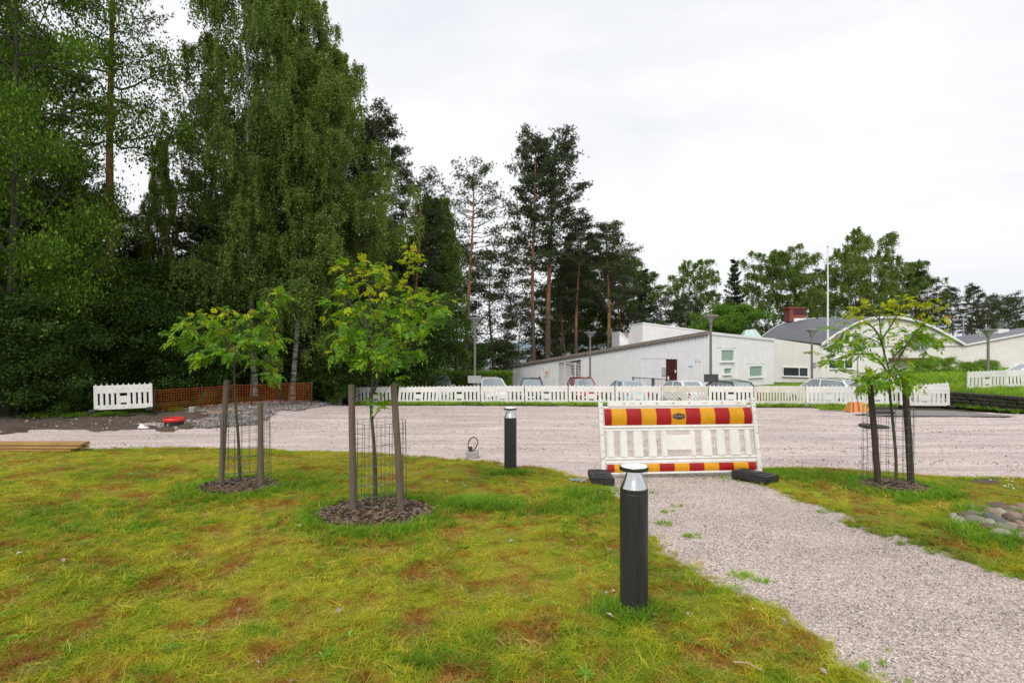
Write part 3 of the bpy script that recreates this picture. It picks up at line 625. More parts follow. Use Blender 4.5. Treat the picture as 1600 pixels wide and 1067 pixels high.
def decid(seed, H, Rr, cb, N, K, S, nl, leaf, hang, clump, prof, rise=.8, tr=.16, sway=.25, droop=.55, m='leaf_birch', bark='bark_birch', upleaf=0., trunks=1, seclen=.45):
    rs = np.random.RandomState(seed); T = 8
    line = trunkline(H * .97, rs, sway); zz = line[:, 2] / line[-1, 2]
    trk = mesh_np('trunk', *tubes(line[None], (tr * (1 - zz * .93) * (1 + .35 * np.exp(-zz * 30)))[None], 12), M[bark], True); wood = []
    u = ((np.arange(N) + rs.rand(N)) / N) ** .92; h = H * (cb + (.965 - cb) * u); az = np.arange(N) * 2.4 + rs.rand(N) * .9
    L = Rr * prof(u) * (.62 + .55 * rs.rand(N)); t = np.linspace(0, 1, T)
    base = on(line, h); up = L[:, None] * (rise * (.7 + .9 * u[:, None])) * (t - droop * t * t)
    wig = np.cumsum(rs.randn(N, T, 3) * .035, 1) * L[:, None, None]; wig[:, 0] = 0
    d = np.stack([np.cos(az), np.sin(az), az * 0], -1)
    Pp = base[:, None] + d[:, None] * (L[:, None] * t)[..., None] + wig; Pp[..., 2] += up
    r0 = tr * .30 * (1 - u * .6) * np.clip(L / Rr, .3, 1)
    wood.append(tubes(Pp, r0[:, None] * (1 - .85 * t)[None], 5))
    tt = .22 + .78 * ((np.arange(K) + rs.rand(N, K)) / K); i0 = np.clip((tt * (T - 1)).astype(int), 0, T - 2); fr = tt * (T - 1) - i0
    ii = np.arange(N)[:, None]; st = Pp[ii, i0] * (1 - fr[..., None]) + Pp[ii, i0 + 1] * fr[..., None]
    az2 = az[:, None] + np.where(rs.rand(N, K) < .5, -1, 1) * (.3 + 1.0 * rs.rand(N, K)); L2 = seclen * L[:, None] * (1.15 - tt) + .35 * clump + .2
    t2 = np.linspace(0, 1, 4); d2 = np.stack([np.cos(az2), np.sin(az2), 0 * az2], -1)
    Ps = st[:, :, None] + d2[:, :, None] * (L2[..., None] * t2)[..., None]; Ps[..., 2] += L2[..., None] * ((.15 + .7 * rs.rand(N, K))[..., None] * t2 - .45 * (1 if hang else .4) * t2 ** 2)
    Ps = Ps.reshape(-1, 4, 3); wood.append(tubes(Ps, np.repeat((r0 * .4 + .006)[:, None], K, 1).reshape(-1)[:, None] * (1 - .8 * t2)[None], 3))
    NK = len(Ps); tw = rs.rand(NK, S); i0 = np.clip((tw * 3).astype(int), 0, 2); fr = tw * 3 - i0; ii = np.arange(NK)[:, None]
    o = (Ps[ii, i0] * (1 - fr[..., None]) + Ps[ii, i0 + 1] * fr[..., None]).reshape(-1, 3); M_ = len(o)
    if hang:
        hl = hang * (.25 + 1.0 * rs.rand(M_) ** 1.3); s = (np.arange(nl) + rs.rand(M_, nl)) / nl; side = rs.randn(M_, 2) * .18
        C = o[:, None] + rs.randn(M_, nl, 3) * .045 * (1 + clump); C[..., 2] -= hl[:, None] * s; C[..., :2] += side[:, None] * (s * hl[:, None])[..., None]
        D = rs.randn(M_, nl, 3) * .6; D[..., 2] -= .7
        e_ = o.copy(); e_[:, 2] -= hl; e_[:, :2] += side * hl[:, None]
        sel = rs.rand(M_) < .5; wood.append(tubes(np.stack([o, (o + e_) / 2, e_], 1)[sel], np.full((sel.sum(), 3), .004), 3))
    else:
        C = o[:, None] + rs.randn(M_, nl, 3) * clump * np.array([1, 1, .6]); D = rs.randn(M_, nl, 3); D[..., 2] += upleaf
    C = C.reshape(-1, 3); D = unit(D.reshape(-1, 3)); n = len(C); Ls = leaf * (.6 + .8 * rs.rand(n))
    LV, LQ = leaves(C, D, Ls, Ls * .72, rs); WV, WQ = cat_(wood)
    return trk, mesh_np('branches', WV, WQ, M['bark_dark'], True), mesh_np('crown', LV, LQ, M[m])
def needles(C, D, L, Wd, rs):
    n = len(C); S = unit(np.cross(D, rs.randn(n, 3))); V = np.stack([C - S * Wd[:, None] * .5, C + S * Wd[:, None] * .5, C + D * L[:, None]], 1)
    return V.reshape(-1, 3), np.arange(3 * n).reshape(n, 3)
def pine(seed, H, Rr, cb, N, K, S, dens, tr=.2, sway=.3, nd_=.17, pad=.5, top=.55, lean=0):
    rs = np.random.RandomState(seed); T = 7; line = trunkline(H * .985, rs, sway); line[:, 0] += lean * line[:, 2]; zz = line[:, 2] / line[-1, 2]
    trk = mesh_np('trunk', *tubes(line[None], (tr * (1 - zz * .82) * (1 + .3 * np.exp(-zz * 35)))[None], 12), M['bark_pine'], True)
    u = ((np.arange(N) + rs.rand(N)) / N); h = H * (cb + (.97 - cb) * u ** .85); az = np.arange(N) * 2.4 + rs.rand(N) * 1.2
    prof = np.where(u < .3, .75 + u * .8, 1.0 - (u - .3) ** 1.3 * (1 - top) * 1.6)
    L = Rr * np.clip(prof, .12, 1) * (.55 + .6 * rs.rand(N)); t = np.linspace(0, 1, T); d = np.stack([np.cos(az), np.sin(az), az * 0], -1)
    Pp = on(line, h)[:, None] + d[:, None] * (L[:, None] * t)[..., None]; Pp[..., 2] += L[:, None] * ((-.12 + .75 * u)[:, None] * t + .18 * t ** 2) ; Pp += np.cumsum(rs.randn(N, T, 3) * .05, 1) * L[:, None, None] * (t > 0)[None, :, None]
    r0 = tr * .24 * (1 - .6 * u) * np.clip(L / Rr, .3, 1) + .01; wood = [tubes(Pp, r0[:, None] * (1 - .8 * t), 5)]
    tt = .38 + .62 * ((np.arange(K) + rs.rand(N, K)) / K); i0 = np.clip((tt * (T - 1)).astype(int), 0, T - 2); fr = tt * (T - 1) - i0; ii = np.arange(N)[:, None]
    st = Pp[ii, i0] * (1 - fr[..., None]) + Pp[ii, i0 + 1] * fr[..., None]; az2 = az[:, None] + (rs.rand(N, K) - .5) * 2.6; L2 = (.32 * L[:, None] * (1.3 - tt) + .25)
    t2 = np.linspace(0, 1, 3); d2 = np.stack([np.cos(az2), np.sin(az2), .25 + .5 * rs.rand(N, K)], -1); Ps = (st[:, :, None] + d2[:, :, None] * (L2[..., None] * t2)[..., None]).reshape(-1, 3, 3)
    wood.append(tubes(Ps, np.full((len(Ps), 1), .014) * (1 - .7 * t2)[None], 3))
    cen = Ps[:, 2]; NK = len(cen); size = pad * (.6 + .7 * rs.rand(NK)); q = rs.randn(NK, S, 3) * np.array([.62, .62, .26]); q *= size[:, None, None]
    o = (cen[:, None] + q).reshape(-1, 3); M_ = len(o); out = unit(q.reshape(-1, 3) + 1e-6); kk = dens
    D = rs.randn(M_, kk, 3) * .75 + out[:, None] * .35 + np.array([0, 0, .55]); D = unit(D.reshape(-1, 3)); C = np.repeat(o, kk, 0); n = len(C)
    LV, LQ = needles(C, D, nd_ * (.6 + .7 * rs.rand(n)), np.full(n, .042), rs); WV, WQ = cat_(wood)
    return trk, mesh_np('branches', WV, WQ, M['bark_dark'], True), mesh_np('crown', LV, LQ, M['needle_pine'])
def spruce(seed, H, Rr, cb=.06, lev=26, per=9, dens=36, nd_=.2):
    rs = np.random.RandomState(seed); line = trunkline(H, rs, .08); zz = line[:, 2] / line[-1, 2]
    trk = mesh_np('trunk', *tubes(line[None], (.017 * H * (1 - zz * .95))[None], 10), M['bark_dark'], True)
    N = lev * per; u = (np.repeat(np.arange(lev), per) + rs.rand(N) * .45) / lev; h = H * (cb + (1 - cb) * u * .985); az = rs.rand(N) * 6.283
    L = Rr * (1 - u) ** .8 * (.55 + .6 * rs.rand(N)) + .12; T = 6; t = np.linspace(0, 1, T); d = np.stack([np.cos(az), np.sin(az), az * 0], -1)
    sag = (.45 - .75 * u)[:, None]; Pp = on(line, h)[:, None] + d[:, None] * (L[:, None] * t)[..., None]; Pp[..., 2] += L[:, None] * (-sag * t * 1.2 + .32 * t ** 2)
    W = tubes(Pp, (.02 * (1 - .6 * u))[:, None] * (1 - .8 * t), 3)
    s = rs.rand(N, dens) ** .8; i0 = np.clip((s * (T - 1)).astype(int), 0, T - 2); fr = s * (T - 1) - i0; ii = np.arange(N)[:, None]
    o = Pp[ii, i0] * (1 - fr[..., None]) + Pp[ii, i0 + 1] * fr[..., None]; sd_ = np.stack([-d[:, 1], d[:, 0], 0 * az], -1)
    lat = rs.randn(N, dens) * (L[:, None] * .22 * (1.15 - s)); o = o + sd_[:, None] * lat[..., None]; o[..., 2] -= np.abs(lat) * .35 + rs.rand(N, dens) * .12 * Rr / 3
    o = o.reshape(-1, 3); kk = 4; M_ = len(o); D = (np.repeat(d, dens, 0) * .6 + sd_.repeat(dens, 0) * np.sign(lat.reshape(-1))[:, None] * .6)[:, None] + rs.randn(M_, kk, 3) * .4 + np.array([0, 0, -.3])
    C = np.repeat(o, kk, 0); D = unit(D.reshape(-1, 3)); n = len(C); LV, LQ = needles(C, D, nd_ * (.6 + .8 * rs.rand(n)), np.full(n, .05), rs)
    return trk, mesh_np('branches', *W, M['bark_dark'], True), mesh_np('crown', LV, LQ, M['needle_spruce'])
PB = lambda u: np.clip(.55 + 1.6 * u, 0, 1) * (1 - u ** 2.2 * .86)          # birch outline
PO = lambda u: np.sqrt(np.clip(1 - (u - .4) ** 2 / .42, .06, 1))             # rounded
PC = lambda u: (1 - .75 * u)
TP = {}
TP['birch_a'] = decid(1, 20, 4.3, .14, 66, 8, 7, 42, .092, 1.5, .25, PB, rise=.85)
TP['birch_b'] = decid(2, 15, 3.1, .12, 54, 8, 6, 36, .095, 1.1, .25, PB, rise=.8, tr=.13)
TP['birch_c'] = decid(3, 13, 3.3, .18, 48, 7, 6, 30, .12, .8, .3, PO, rise=1.0, tr=.13)
TP['alder'] = decid(4, 16, 5.2, .08, 64, 8, 7, 30, .10, 0, .38, PO, rise=.55, tr=.17, m='leaf_near', bark='bark_dark', droop=.7, upleaf=-.3)
TP['maple'] = decid(5, 7, 2.9, .06, 44, 6, 6, 18, .16, 0, .30, PO, rise=.7, tr=.1, m='leaf_maple', bark='bark_dark')
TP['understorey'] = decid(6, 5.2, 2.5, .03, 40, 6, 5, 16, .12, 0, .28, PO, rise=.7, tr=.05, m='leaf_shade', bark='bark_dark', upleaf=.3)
TP['bush'] = decid(7, 2.2, 1.8, .02, 28, 5, 6, 14, .09, 0, .20, PO, rise=.9, tr=.03, m='leaf_bush', bark='bark_dark', upleaf=.5)
TP['pine_dense'] = pine(11, 20, 2.75, .46, 62, 7, 15, 13, tr=.25, pad=.46, top=.36)
TP['pine_low'] = pine(12, 13, 3.4, .14, 62, 7, 15, 12, tr=.17, pad=.52, sway=.5, top=.5)
TP['pine_sparse'] = pine(13, 18, 2.7, .46, 50, 6, 9, 9, tr=.2, pad=.40, top=.5)
TP['pine_tall'] = pine(14, 23, 2.9, .48, 26, 5, 9, 8, tr=.23, pad=.42, top=.5)
TP['birch_far'] = decid(8, 14, 3.3, .12, 48, 7, 6, 24, .115, .9, .3, PO, rise=1.1, tr=.14)
TP['spruce'] = spruce(21, 13, 2.3)
TREEROOTS = {}
def tree(kind, name, label, x, y, H=None, rz=None, wid=1.0, group=None, cat='tree', dz=0):
    """one tree: an Empty at the foot that parents trunk (and branches) and crown"""
    H0 = {'birch_a': 20, 'birch_b': 15, 'birch_c': 13, 'birch_far': 14, 'alder': 16, 'maple': 7, 'understorey': 5.2, 'bush': 2.2, 'pine_dense': 20, 'pine_low': 13, 'pine_sparse': 18, 'pine_tall': 23, 'spruce': 13}[kind]
    s = (H or H0) / H0; r = empty(name, label, cat, gv(x, y, -.12 + dz), rz if rz is not None else random.random() * 6.28, group); r.scale = (s * wid, s * wid, s)
    ms = TP[kind]
    nm = ('trunk', 'branches', 'crown')
    for n_, me in zip(nm, ms): mobj(n_, me, r)
    return r
def treepx(kind, name, label, px, top, d, wid=1.0, rz=None, group=None, cat='tree'):
    x = (px - CX) / F * d; H = CZ - (top - HY) / F * d - float(gz(x, d)) + .12
    return tree(kind, name, label, x, d, H, rz, wid, group, cat)
# ---------------------------------------------------------------- the wood on the left and the trees behind
T_ = treepx
# front row of the wood
T_('alder', 'broadleaf_tree', 'big bright leafy tree filling the top left corner, nearest of the wood', 8, -330, 18.5, .58, 1.0)
T_('alder', 'broadleaf_tree', 'leafy tree at the far left edge behind the nearest one', -210, -200, 21, .9, 2.9)
T_('pine_tall', 'pine_tree', 'tall pine with a bare reddish trunk and thin top, between the two big leafy crowns', 181, -200, 23, 1.0, .4)
T_('birch_a', 'birch_tree', 'tallest weeping birch, its white foot behind the orange netting', 398, -150, 24.5, .80, .3)
T_('birch_a', 'birch_tree', 'weeping birch on the right shoulder of the tallest birch', 528, 75, 27.5, 1.08, 2.0)
T_('birch_b', 'birch_tree', 'birch with a thin white stem at the right end of the orange netting', 455, 150, 25, 1.1, 4.0)
T_('birch_b', 'birch_tree', 'light birch in the gap to the left of the tallest birch', 255, 205, 30, .42, 1.0)
T_('birch_a', 'birch_tree', 'slender birch right behind the tallest birch, reaching out of the picture', 450, -60, 31, .8, 5.0)
T_('pine_dense', 'pine_tree', 'dark pine leaning out at the right shoulder of the wood', 588, 185, 31, .85, 2.2)
T_('pine_sparse', 'pine_tree', 'thin pine with an orange stem above the middle young tree', 640, 270, 35, 1.0, 1.0)
T_('birch_b', 'birch_tree', 'weeping birch right of the thin orange stemmed pine, hanging to the hedge', 672, 300, 38, 1.3, 2.0)
T_('birch_b', 'birch_tree', 'weeping birch behind the crown of the middle young tree', 600, 330, 36, 1.2, 5.0)
T_('birch_b', 'birch_tree', 'low birch between the wood and the hedge', 560, 400, 32, 1.2, 3.5)
# dark trees inside the wood
gi = 'dark trees massed inside the wood'
for i, (k, px, top, d, wd) in enumerate((('pine_dense', 60, 60, 30, 1.1), ('spruce', 105, 240, 32, 1.3), ('pine_dense', 135, 290, 34, 1.1), ('spruce', 215, 370, 31, 1.3), ('pine_low', 255, 350, 33, 1.2), ('pine_dense', 330, 150, 36, .9),
        ('spruce', 330, 300, 30, 1.4), ('pine_low', 30, 250, 26, 1.1), ('spruce', -40, 200, 28, 1.3), ('pine_dense', 420, 180, 38, 1.2), ('spruce', 470, 320, 34, 1.4), ('pine_low', 530, 330, 38, 1.2), ('pine_dense', 545, 210, 40, 1.0),
        ('pine_low', 120, 330, 40, 1.3), ('pine_low', 200, 380, 42, 1.3), ('pine_low', 380, 350, 42, 1.3), ('pine_dense', 0, 60, 38, 1.0), ('pine_dense', -120, 60, 34, 1.2), ('spruce', 620, 400, 44, 1.3), ('pine_low', 480, 380, 46, 1.3))):
    n_ = {'pine_dense': 'pine_tree', 'pine_low': 'pine_tree', 'spruce': 'spruce_tree'}[k]
    T_(k, n_, 'dark conifer deep inside the wood behind the birches', px, top, d, wd, None, gi)
# understorey
us = [(-70, 480, 19, 1.2), (25, 475, 18.6, 1.1), (75, 520, 18.9, .9), (120, 480, 21.5, 1.1), (170, 500, 22.5, 1), (215, 470, 23.5, 1.1), (262, 500, 22.8, 1.0), (310, 505, 23, 1.1), (345, 480, 25, 1.1), (430, 500, 26.5, 1.0), (470, 520, 26, .9),
      (505, 490, 27.5, 1.1), (545, 455, 28.5, 1.2), (590, 470, 30, 1.1), (630, 480, 33, 1.1), (60, 420, 24, 1.3), (150, 420, 26, 1.3), (250, 440, 28, 1.3), (-150, 440, 21, 1.3), (350, 430, 30, 1.3), (20, 350, 27, 1.2), (560, 400, 36, 1.3), (450, 430, 32, 1.3), (-230, 480, 17, 1.3), (520, 560, 26.5, .9), (400, 560, 25.6, .7)]
SHL = {0: 'leafy shrub cut off by the left edge of the picture', 3: 'dark leafy shrub directly behind the left end of the single white barrier', 4: 'shrub behind the single white barrier under the tall bare pine trunk',
       6: 'shrub rising behind the left end of the orange netting', 7: 'shrub behind the orange netting to the left of the left young tree', 9: 'shrub between the two white birch feet behind the orange netting', 10: 'shrub behind the right end of the orange netting', 11: 'shrub between the end of the orange netting and the middle young tree',
       12: 'tall greyish green shrub behind the crown of the middle young tree', 13: 'shrub just right of the middle young tree, before the hedge', 14: 'shrub at the left end of the clipped hedge', 24: 'low shrub left of the first barrier of the long row', 25: 'low shrub at the foot of the tallest birch'}
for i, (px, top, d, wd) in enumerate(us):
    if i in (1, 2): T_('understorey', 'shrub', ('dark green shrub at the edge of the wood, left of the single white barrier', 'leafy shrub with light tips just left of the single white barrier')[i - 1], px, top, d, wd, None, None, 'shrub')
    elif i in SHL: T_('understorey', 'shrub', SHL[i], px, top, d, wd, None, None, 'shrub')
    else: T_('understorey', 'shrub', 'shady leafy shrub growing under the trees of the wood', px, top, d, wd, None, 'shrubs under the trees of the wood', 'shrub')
# pines between wood and white building
T_('pine_sparse', 'pine_tree', 'lone sparse pine with airy see-through crown, left of the tallest pair', 727, 262, 48, 1.0, .3)
T_('pine_dense', 'pine_tree', 'left one of the two tallest pines standing crown to crown', 836, 218, 56, .78, 1.2)
T_('pine_dense', 'pine_tree', 'right one of the two tallest pines standing crown to crown', 857, 216, 58, .98, 3.0)
T_('pine_dense', 'pine_tree', 'pine just right of the tallest pair with its crown at mid height', 903, 340, 60, .95, 2.0)
T_('pine_dense', 'pine_tree', 'pine with orange upper stem and wide crown above the white building roof', 948, 350, 60, 1.1, 4.2)
T_('pine_low', 'pine_tree', 'dark low pine left of the big lamp post', 712, 392, 52, 1.0, 1.0)
T_('pine_low', 'pine_tree', 'dark pine between the lone sparse pine and the tallest pair', 772, 402, 55, 1.0, 2.3)
T_('pine_low', 'pine_tree', 'low branchy pine in front of the lake view', 806, 470, 66, .9, 5.0)
T_('pine_low', 'pine_tree', 'dark pine behind the trunks of the tallest pair', 868, 400, 70, 1.3, 3.3)
T_('pine_low', 'pine_tree', 'dark pine under the right tall pine', 885, 440, 62, .8, 1.7)
T_('birch_b', 'birch_tree', 'birch behind the pines over the low end of the white roof', 900, 400, 74, 1.9, 1.0)
T_('birch_c', 'birch_tree', 'birch behind the pines near the clerestory', 962, 410, 78, 1.4, 4.0)
T_('pine_low', 'pine_tree', 'dark pine right behind the clerestory', 975, 400, 70, 1.0, .5)
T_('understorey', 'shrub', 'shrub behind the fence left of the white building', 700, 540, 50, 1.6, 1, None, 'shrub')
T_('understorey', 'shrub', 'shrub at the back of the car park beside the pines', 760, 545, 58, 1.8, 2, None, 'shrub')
# trees behind the buildings
T_('spruce', 'spruce_tree', 'pointed spruce left of the pair of clerestory roofs', 1008, 415, 75, 1.05)
T_('pine_low', 'pine_tree', 'dark pine right of the left spruce', 1040, 465, 78, 1.0)
T_('birch_far', 'birch_tree', 'pale round topped birch between the two spruces', 1080, 420, 82, 1.25)
T_('pine_low', 'pine_tree', 'dark pine in front of the pale birch', 1078, 470, 76, .9)
T_('spruce', 'spruce_tree', 'tall pointed spruce left of the birch row', 1147, 400, 80, .95)
T_('maple', 'maple_tree', 'bright green maple above the white building', 1152, 484, 66, 1.2)
T_('maple', 'maple_tree', 'green maple left of the skylight', 1120, 500, 64, 1.0)
T_('birch_far', 'birch_tree', 'left birch of the row behind the brick chimney', 1208, 402, 78, 1.35, 1.0)
T_('birch_far', 'birch_tree', 'birch right above the brick chimney', 1250, 400, 82, 1.2, 3.0)
T_('birch_far', 'birch_tree', 'low birch right of the brick chimney', 1272, 460, 76, .9, 3.0)
T_('pine_sparse', 'pine_tree', 'flat topped pine beside the flagpole', 1290, 418, 84, 1.2, 2.0)
T_('birch_far', 'birch_tree', 'birch just right of the flagpole', 1325, 400, 78, .95, 4.0)
T_('birch_far', 'birch_tree', 'tallest birch behind the vaulted roof', 1372, 372, 80, 1.15, 2.0)
T_('birch_far', 'birch_tree', 'broad birch under the tallest one behind the vaulted roof', 1400, 420, 84, 1.3, 5.5)
T_('pine_dense', 'pine_tree', 'pine at the right flank of the tallest birch', 1432, 425, 84, 1.3, .9)
T_('pine_low', 'pine_tree', 'low pine at the right end of the birch row', 1455, 470, 86, 1.0, 2)
gr = [(1488, 450, 84, .9), (1520, 448, 86, .95), (1556, 468, 88, .9), (1585, 470, 92, .9), (1535, 480, 80, 1.0), (1625, 455, 90, 1.0)]
lb = ['left pine of the dark clump at the right', 'tallest crown of the dark clump at the right, behind the twin armed street lamp', 'pine at the right of the dark clump', 'last pine at the right edge of the picture', 'lower pine filling the dark clump at the right', 'pine just beyond the right edge of the picture']
for (px, top, d, wd), l_ in zip(gr, lb): T_('pine_dense' if top < 460 else 'pine_low', 'pine_tree', l_, px, top, d, wd)
T_('birch_c', 'birch_tree', 'small pale tree beyond the right end of the roof', 1600, 505, 95, 1.1)
# background mass of the far wood
rs = np.random.RandomState(5)
X = np.concatenate([rs.rand(46) * 34 - 52, rs.rand(12) * 90 + 8]); Y = np.concatenate([44 + rs.rand(46) * 30, 100 + rs.rand(12) * 25])
k = ~((np.abs(X / Y * F + CX - 820) < 60)); X, Y = X[k], Y[k]
scatter('far_wood', X, Y, gz(X, Y), [TP['pine_low'][2], TP['understorey'][2], TP['spruce'][2]], 'far wood closing the view between the nearer trees', 'wood', rs, .55, .85, .03)
# bushes on the bank
for px, py, d, h, wd, l_ in ((1440, 568, 34, 1.2, 1.0, 'left bush on the grass bank below the round louvre'), (1476, 565, 35, 1.5, .9, 'tallest bush on the grass bank'), (1508, 571, 34.5, 1.2, .9, 'right bush on the grass bank, left of the lamp post'), (1410, 590, 33, .6, 1.3, 'low bush at the foot of the grass bank'), (1535, 568, 36, .9, 1.2, 'small bush on the bank under the far right window')):
    T_('bush', 'bush', l_, px, py, d, wd, None, None, 'bush')
# hedge
h = empty('hedge', 'clipped green hedge between the wood and the parked cars', 'hedge', gv(-6.5, 38))
rs = np.random.RandomState(8)
n = 42000; hx = rs.rand(n) * 13 - 6.5; hy = (rs.rand(n) - .5) * 1.5; f_ = rs.rand(n); zt = 1.65 + .25 * fbm(hx * 1.2 + 20, hy * 2, 6, 3)
s_ = rs.rand(n); hy = np.where(s_ < .5, -.75 + rs.rand(n) * .25 + .2 * fbm(hx * 2, f_ * 4, 9), hy); hz = np.where(s_ < .5, f_ * zt, zt - rs.rand(n) * .25)
C = np.stack([hx, hy, hz], -1); D = unit(rs.randn(n, 3) + np.array([0, -.3, .6])); Ls = .09 * (.6 + .8 * rs.rand(n))
mobj('foliage', mesh_np('hedge_foliage', *leaves(C, D, Ls, Ls * .7, rs), M['leaf_bush']), h)
b = B()
for i in range(30): x = -6.3 + i * .43; b.tube([(x, 0, -.2), (x + random.uniform(-.1, .1), 0, .8), (x + random.uniform(-.3, .3), random.uniform(-.3, .3), 1.5)], [.03, .02, .01], 5)
b.box((0, .1, .7), (12.8, .8, 1.3)); b.build('stems', M['bark_dark'], h)
h.rotation_euler = (0, 0, R(4))
# ---------------------------------------------------------------- buildings
def panelmat(name, c, pitch, depth=.5, dark=.55):
    """painted timber: uneven paint, faint stains running down"""
    m, nt = mat(name); v = coord(nt, 'world'); n_ = noise(nt, v, 1.5, 5); st = noise(nt, coord(nt, 'world', (9, 9, .5)), 1, 5, .7)
    col = ramp(nt, n_, [(.3, tuple(x * .93 for x in c)), (.7, c)]); col = mixc(nt, ramp(nt, st, [(.5, 0.), (.75, .18)]), col, tuple(x * .80 for x in c))
    finish(nt, bsdf(nt, col, .6, 0, .3)); return m
M['siding'] = panelmat('white_painted_boards', (.88, .878, .875), .1); M['fascia'] = paint('roof_edge_felt', (.23, .19, .16), .85, .3, 3, space='world')
M['roofgrey'] = paint('grey_sheet_roof', (.12, .125, .14), .55, .15, .6, space='world', bmp=.1)
M['roofbrown'] = paint('brown_felt_roof', (.26, .21, .18), .9, .2, 1, space='world')
def brickmat():
    m, nt = mat('painted_brick'); v = coord(nt, 'world'); s = nd(nt, 'ShaderNodeSeparateXYZ'); lk(nt, v, s.inputs[0]); c = nd(nt, 'ShaderNodeCombineXYZ')
    ad = nd(nt, 'ShaderNodeMath', operation='ADD'); lk(nt, s.outputs[0], ad.inputs[0]); lk(nt, s.outputs[1], ad.inputs[1]); lk(nt, ad.outputs[0], c.inputs[0]); lk(nt, s.outputs[2], c.inputs[1])
    br = nd(nt, 'ShaderNodeTexBrick'); br.inputs['Scale'].default_value = 1; br.inputs['Brick Width'].default_value = .26; br.inputs['Row Height'].default_value = .075; br.inputs['Mortar Size'].default_value = .006
    br.inputs['Color1'].default_value = (.76, .735, .69, 1); br.inputs['Color2'].default_value = (.82, .80, .75, 1); br.inputs['Mortar'].default_value = (.70, .675, .63, 1); lk(nt, c.outputs[0], br.inputs[0])
    n_ = ramp(nt, noise(nt, v, .5, 6, .6), [(.3, (.94, .93, .92)), (.7, (1.05, 1.05, 1.05))])
    finish(nt, bsdf(nt, mixc(nt, 1.0, br.outputs[0], n_, 'MULTIPLY'), .8, 0, .2, bump(nt, br.outputs[1], .3, -.01))); return m
M['brick'] = brickmat()
M['redbrick'] = paint('red_brick', (.22, .065, .045), .85, .25, 3, space='world'); M['darkgrille'] = paint('rusty_grille', (.07, .02, .018), .8)
M['green_glass'] = paint('window_with_green_blind', (.28, .41, .33), .25, .06, 2, spec=.6); M['dark_glass'] = paint('dark_window_glass', (.035, .05, .055), .08, .3, 2, spec=.8)
M['whiteframe'] = paint('white_window_frame', (.78, .78, .77), .45, .05, 4); M['door_red'] = paint('dark_red_door', (.075, .022, .020), .4, .15, 3)
M['plinth'] = paint('concrete_plinth', (.25, .235, .22), .9, .2, 2, space='world', bmp=.4); M['railing'] = paint('green_railing', (.02, .06, .05), .5)
M['greenish'] = paint('pale_green_aluminium', (.26, .34, .28), .45, .06, 2); M['concrete'] = paint('concrete', (.33, .31, .285), .9, .15, 8, bmp=.6, dirt=(.18, .17, .15), dirtamt=.4)
M['orange_sign'] = paint('orange_print', (.80, .20, .02), .5); M['paper'] = paint('white_sign_plate', (.75, .75, .74), .5); M['bluesign'] = paint('blue_sign', (.16, .45, .70), .5)
class Wall:
    """vertical wall plane between two ground points; local u along, z up"""
    def __init__(s, p0, p1): s.p0 = Vector((*p0, 0)); s.p1 = Vector((*p1, 0)); s.d = (s.p1 - s.p0); s.L = s.d.length; s.d /= s.L; s.n = Vector((s.d.y, -s.d.x, 0))
    def at(s, u, z, off=0): return s.p0 + s.d * u + s.n * off + Vector((0, 0, z))
    def px(s, px, py, off=0):
        """the wall point seen at a photo pixel"""
        kx = (px - CX) / F; o = s.p0 + s.n * off; den = s.d.x - kx * s.d.y; u = (kx * o.y - o.x) / den; y = o.y + s.d.y * u
        return u, CZ - (py - HY) / F * y
    def rect(s, b, x0, y0, x1, y1, off0, off1, mi=0):
        u0, z0 = s.px(x0, y1); u1, z1 = s.px(x1, y0); zb = z0
        b.prism([s.at(u0, zb, off0), s.at(u1, zb, off0), s.at(u1, z1, off0), s.at(u0, z1, off0)], s.n * (off1 - off0), mi); return u0, u1, zb, z1
def window(wl, x0, y0, x1, y1, parent, glass, name='window', label=None, mull=None, fr=.09):
    b = B(); u0, z0 = wl.px(x0, y1); u1, z1 = wl.px(x1, y0)
    for (a0, a1, c0, c1) in ((u0 - fr, u1 + fr, z0 - fr, z0), (u0 - fr, u1 + fr, z1, z1 + fr), (u0 - fr, u0, z0, z1), (u1, u1 + fr, z0, z1)) + (((mull * (u1 - u0) + u0 - .03, mull * (u1 - u0) + u0 + .03, z0, z1),) if mull else ()):
        b.prism([wl.at(a0, c0, .0), wl.at(a1, c0, .0), wl.at(a1, c1, .0), wl.at(a0, c1, .0)], wl.n * .09)
    f = b.build(name, M['whiteframe'], parent, label)
    b = B(); b.prism([wl.at(u0, z0, .004), wl.at(u1, z0, .004), wl.at(u1, z1, .004), wl.at(u0, z1, .004)], wl.n * .02); b.build('pane', glass, f)
    b = B(); b.prism([wl.at(u0 - fr - .04, z0 - fr - .03, .0), wl.at(u1 + fr + .04, z0 - fr - .03, .0), wl.at(u1 + fr + .04, z0 - fr, .0), wl.at(u0 - fr - .04, z0 - fr, .0)], wl.n * .16); b.build('sill', M['whiteframe'], f); return f
# white timber building
A = empty('timber_building', 'long low white timber clad building with a sloping roof line and dark red door', 'building')
wl = Wall((-.55, 57), (13.82, 38)); wr = Wall((13.82, 38), (20.4, 42.5))
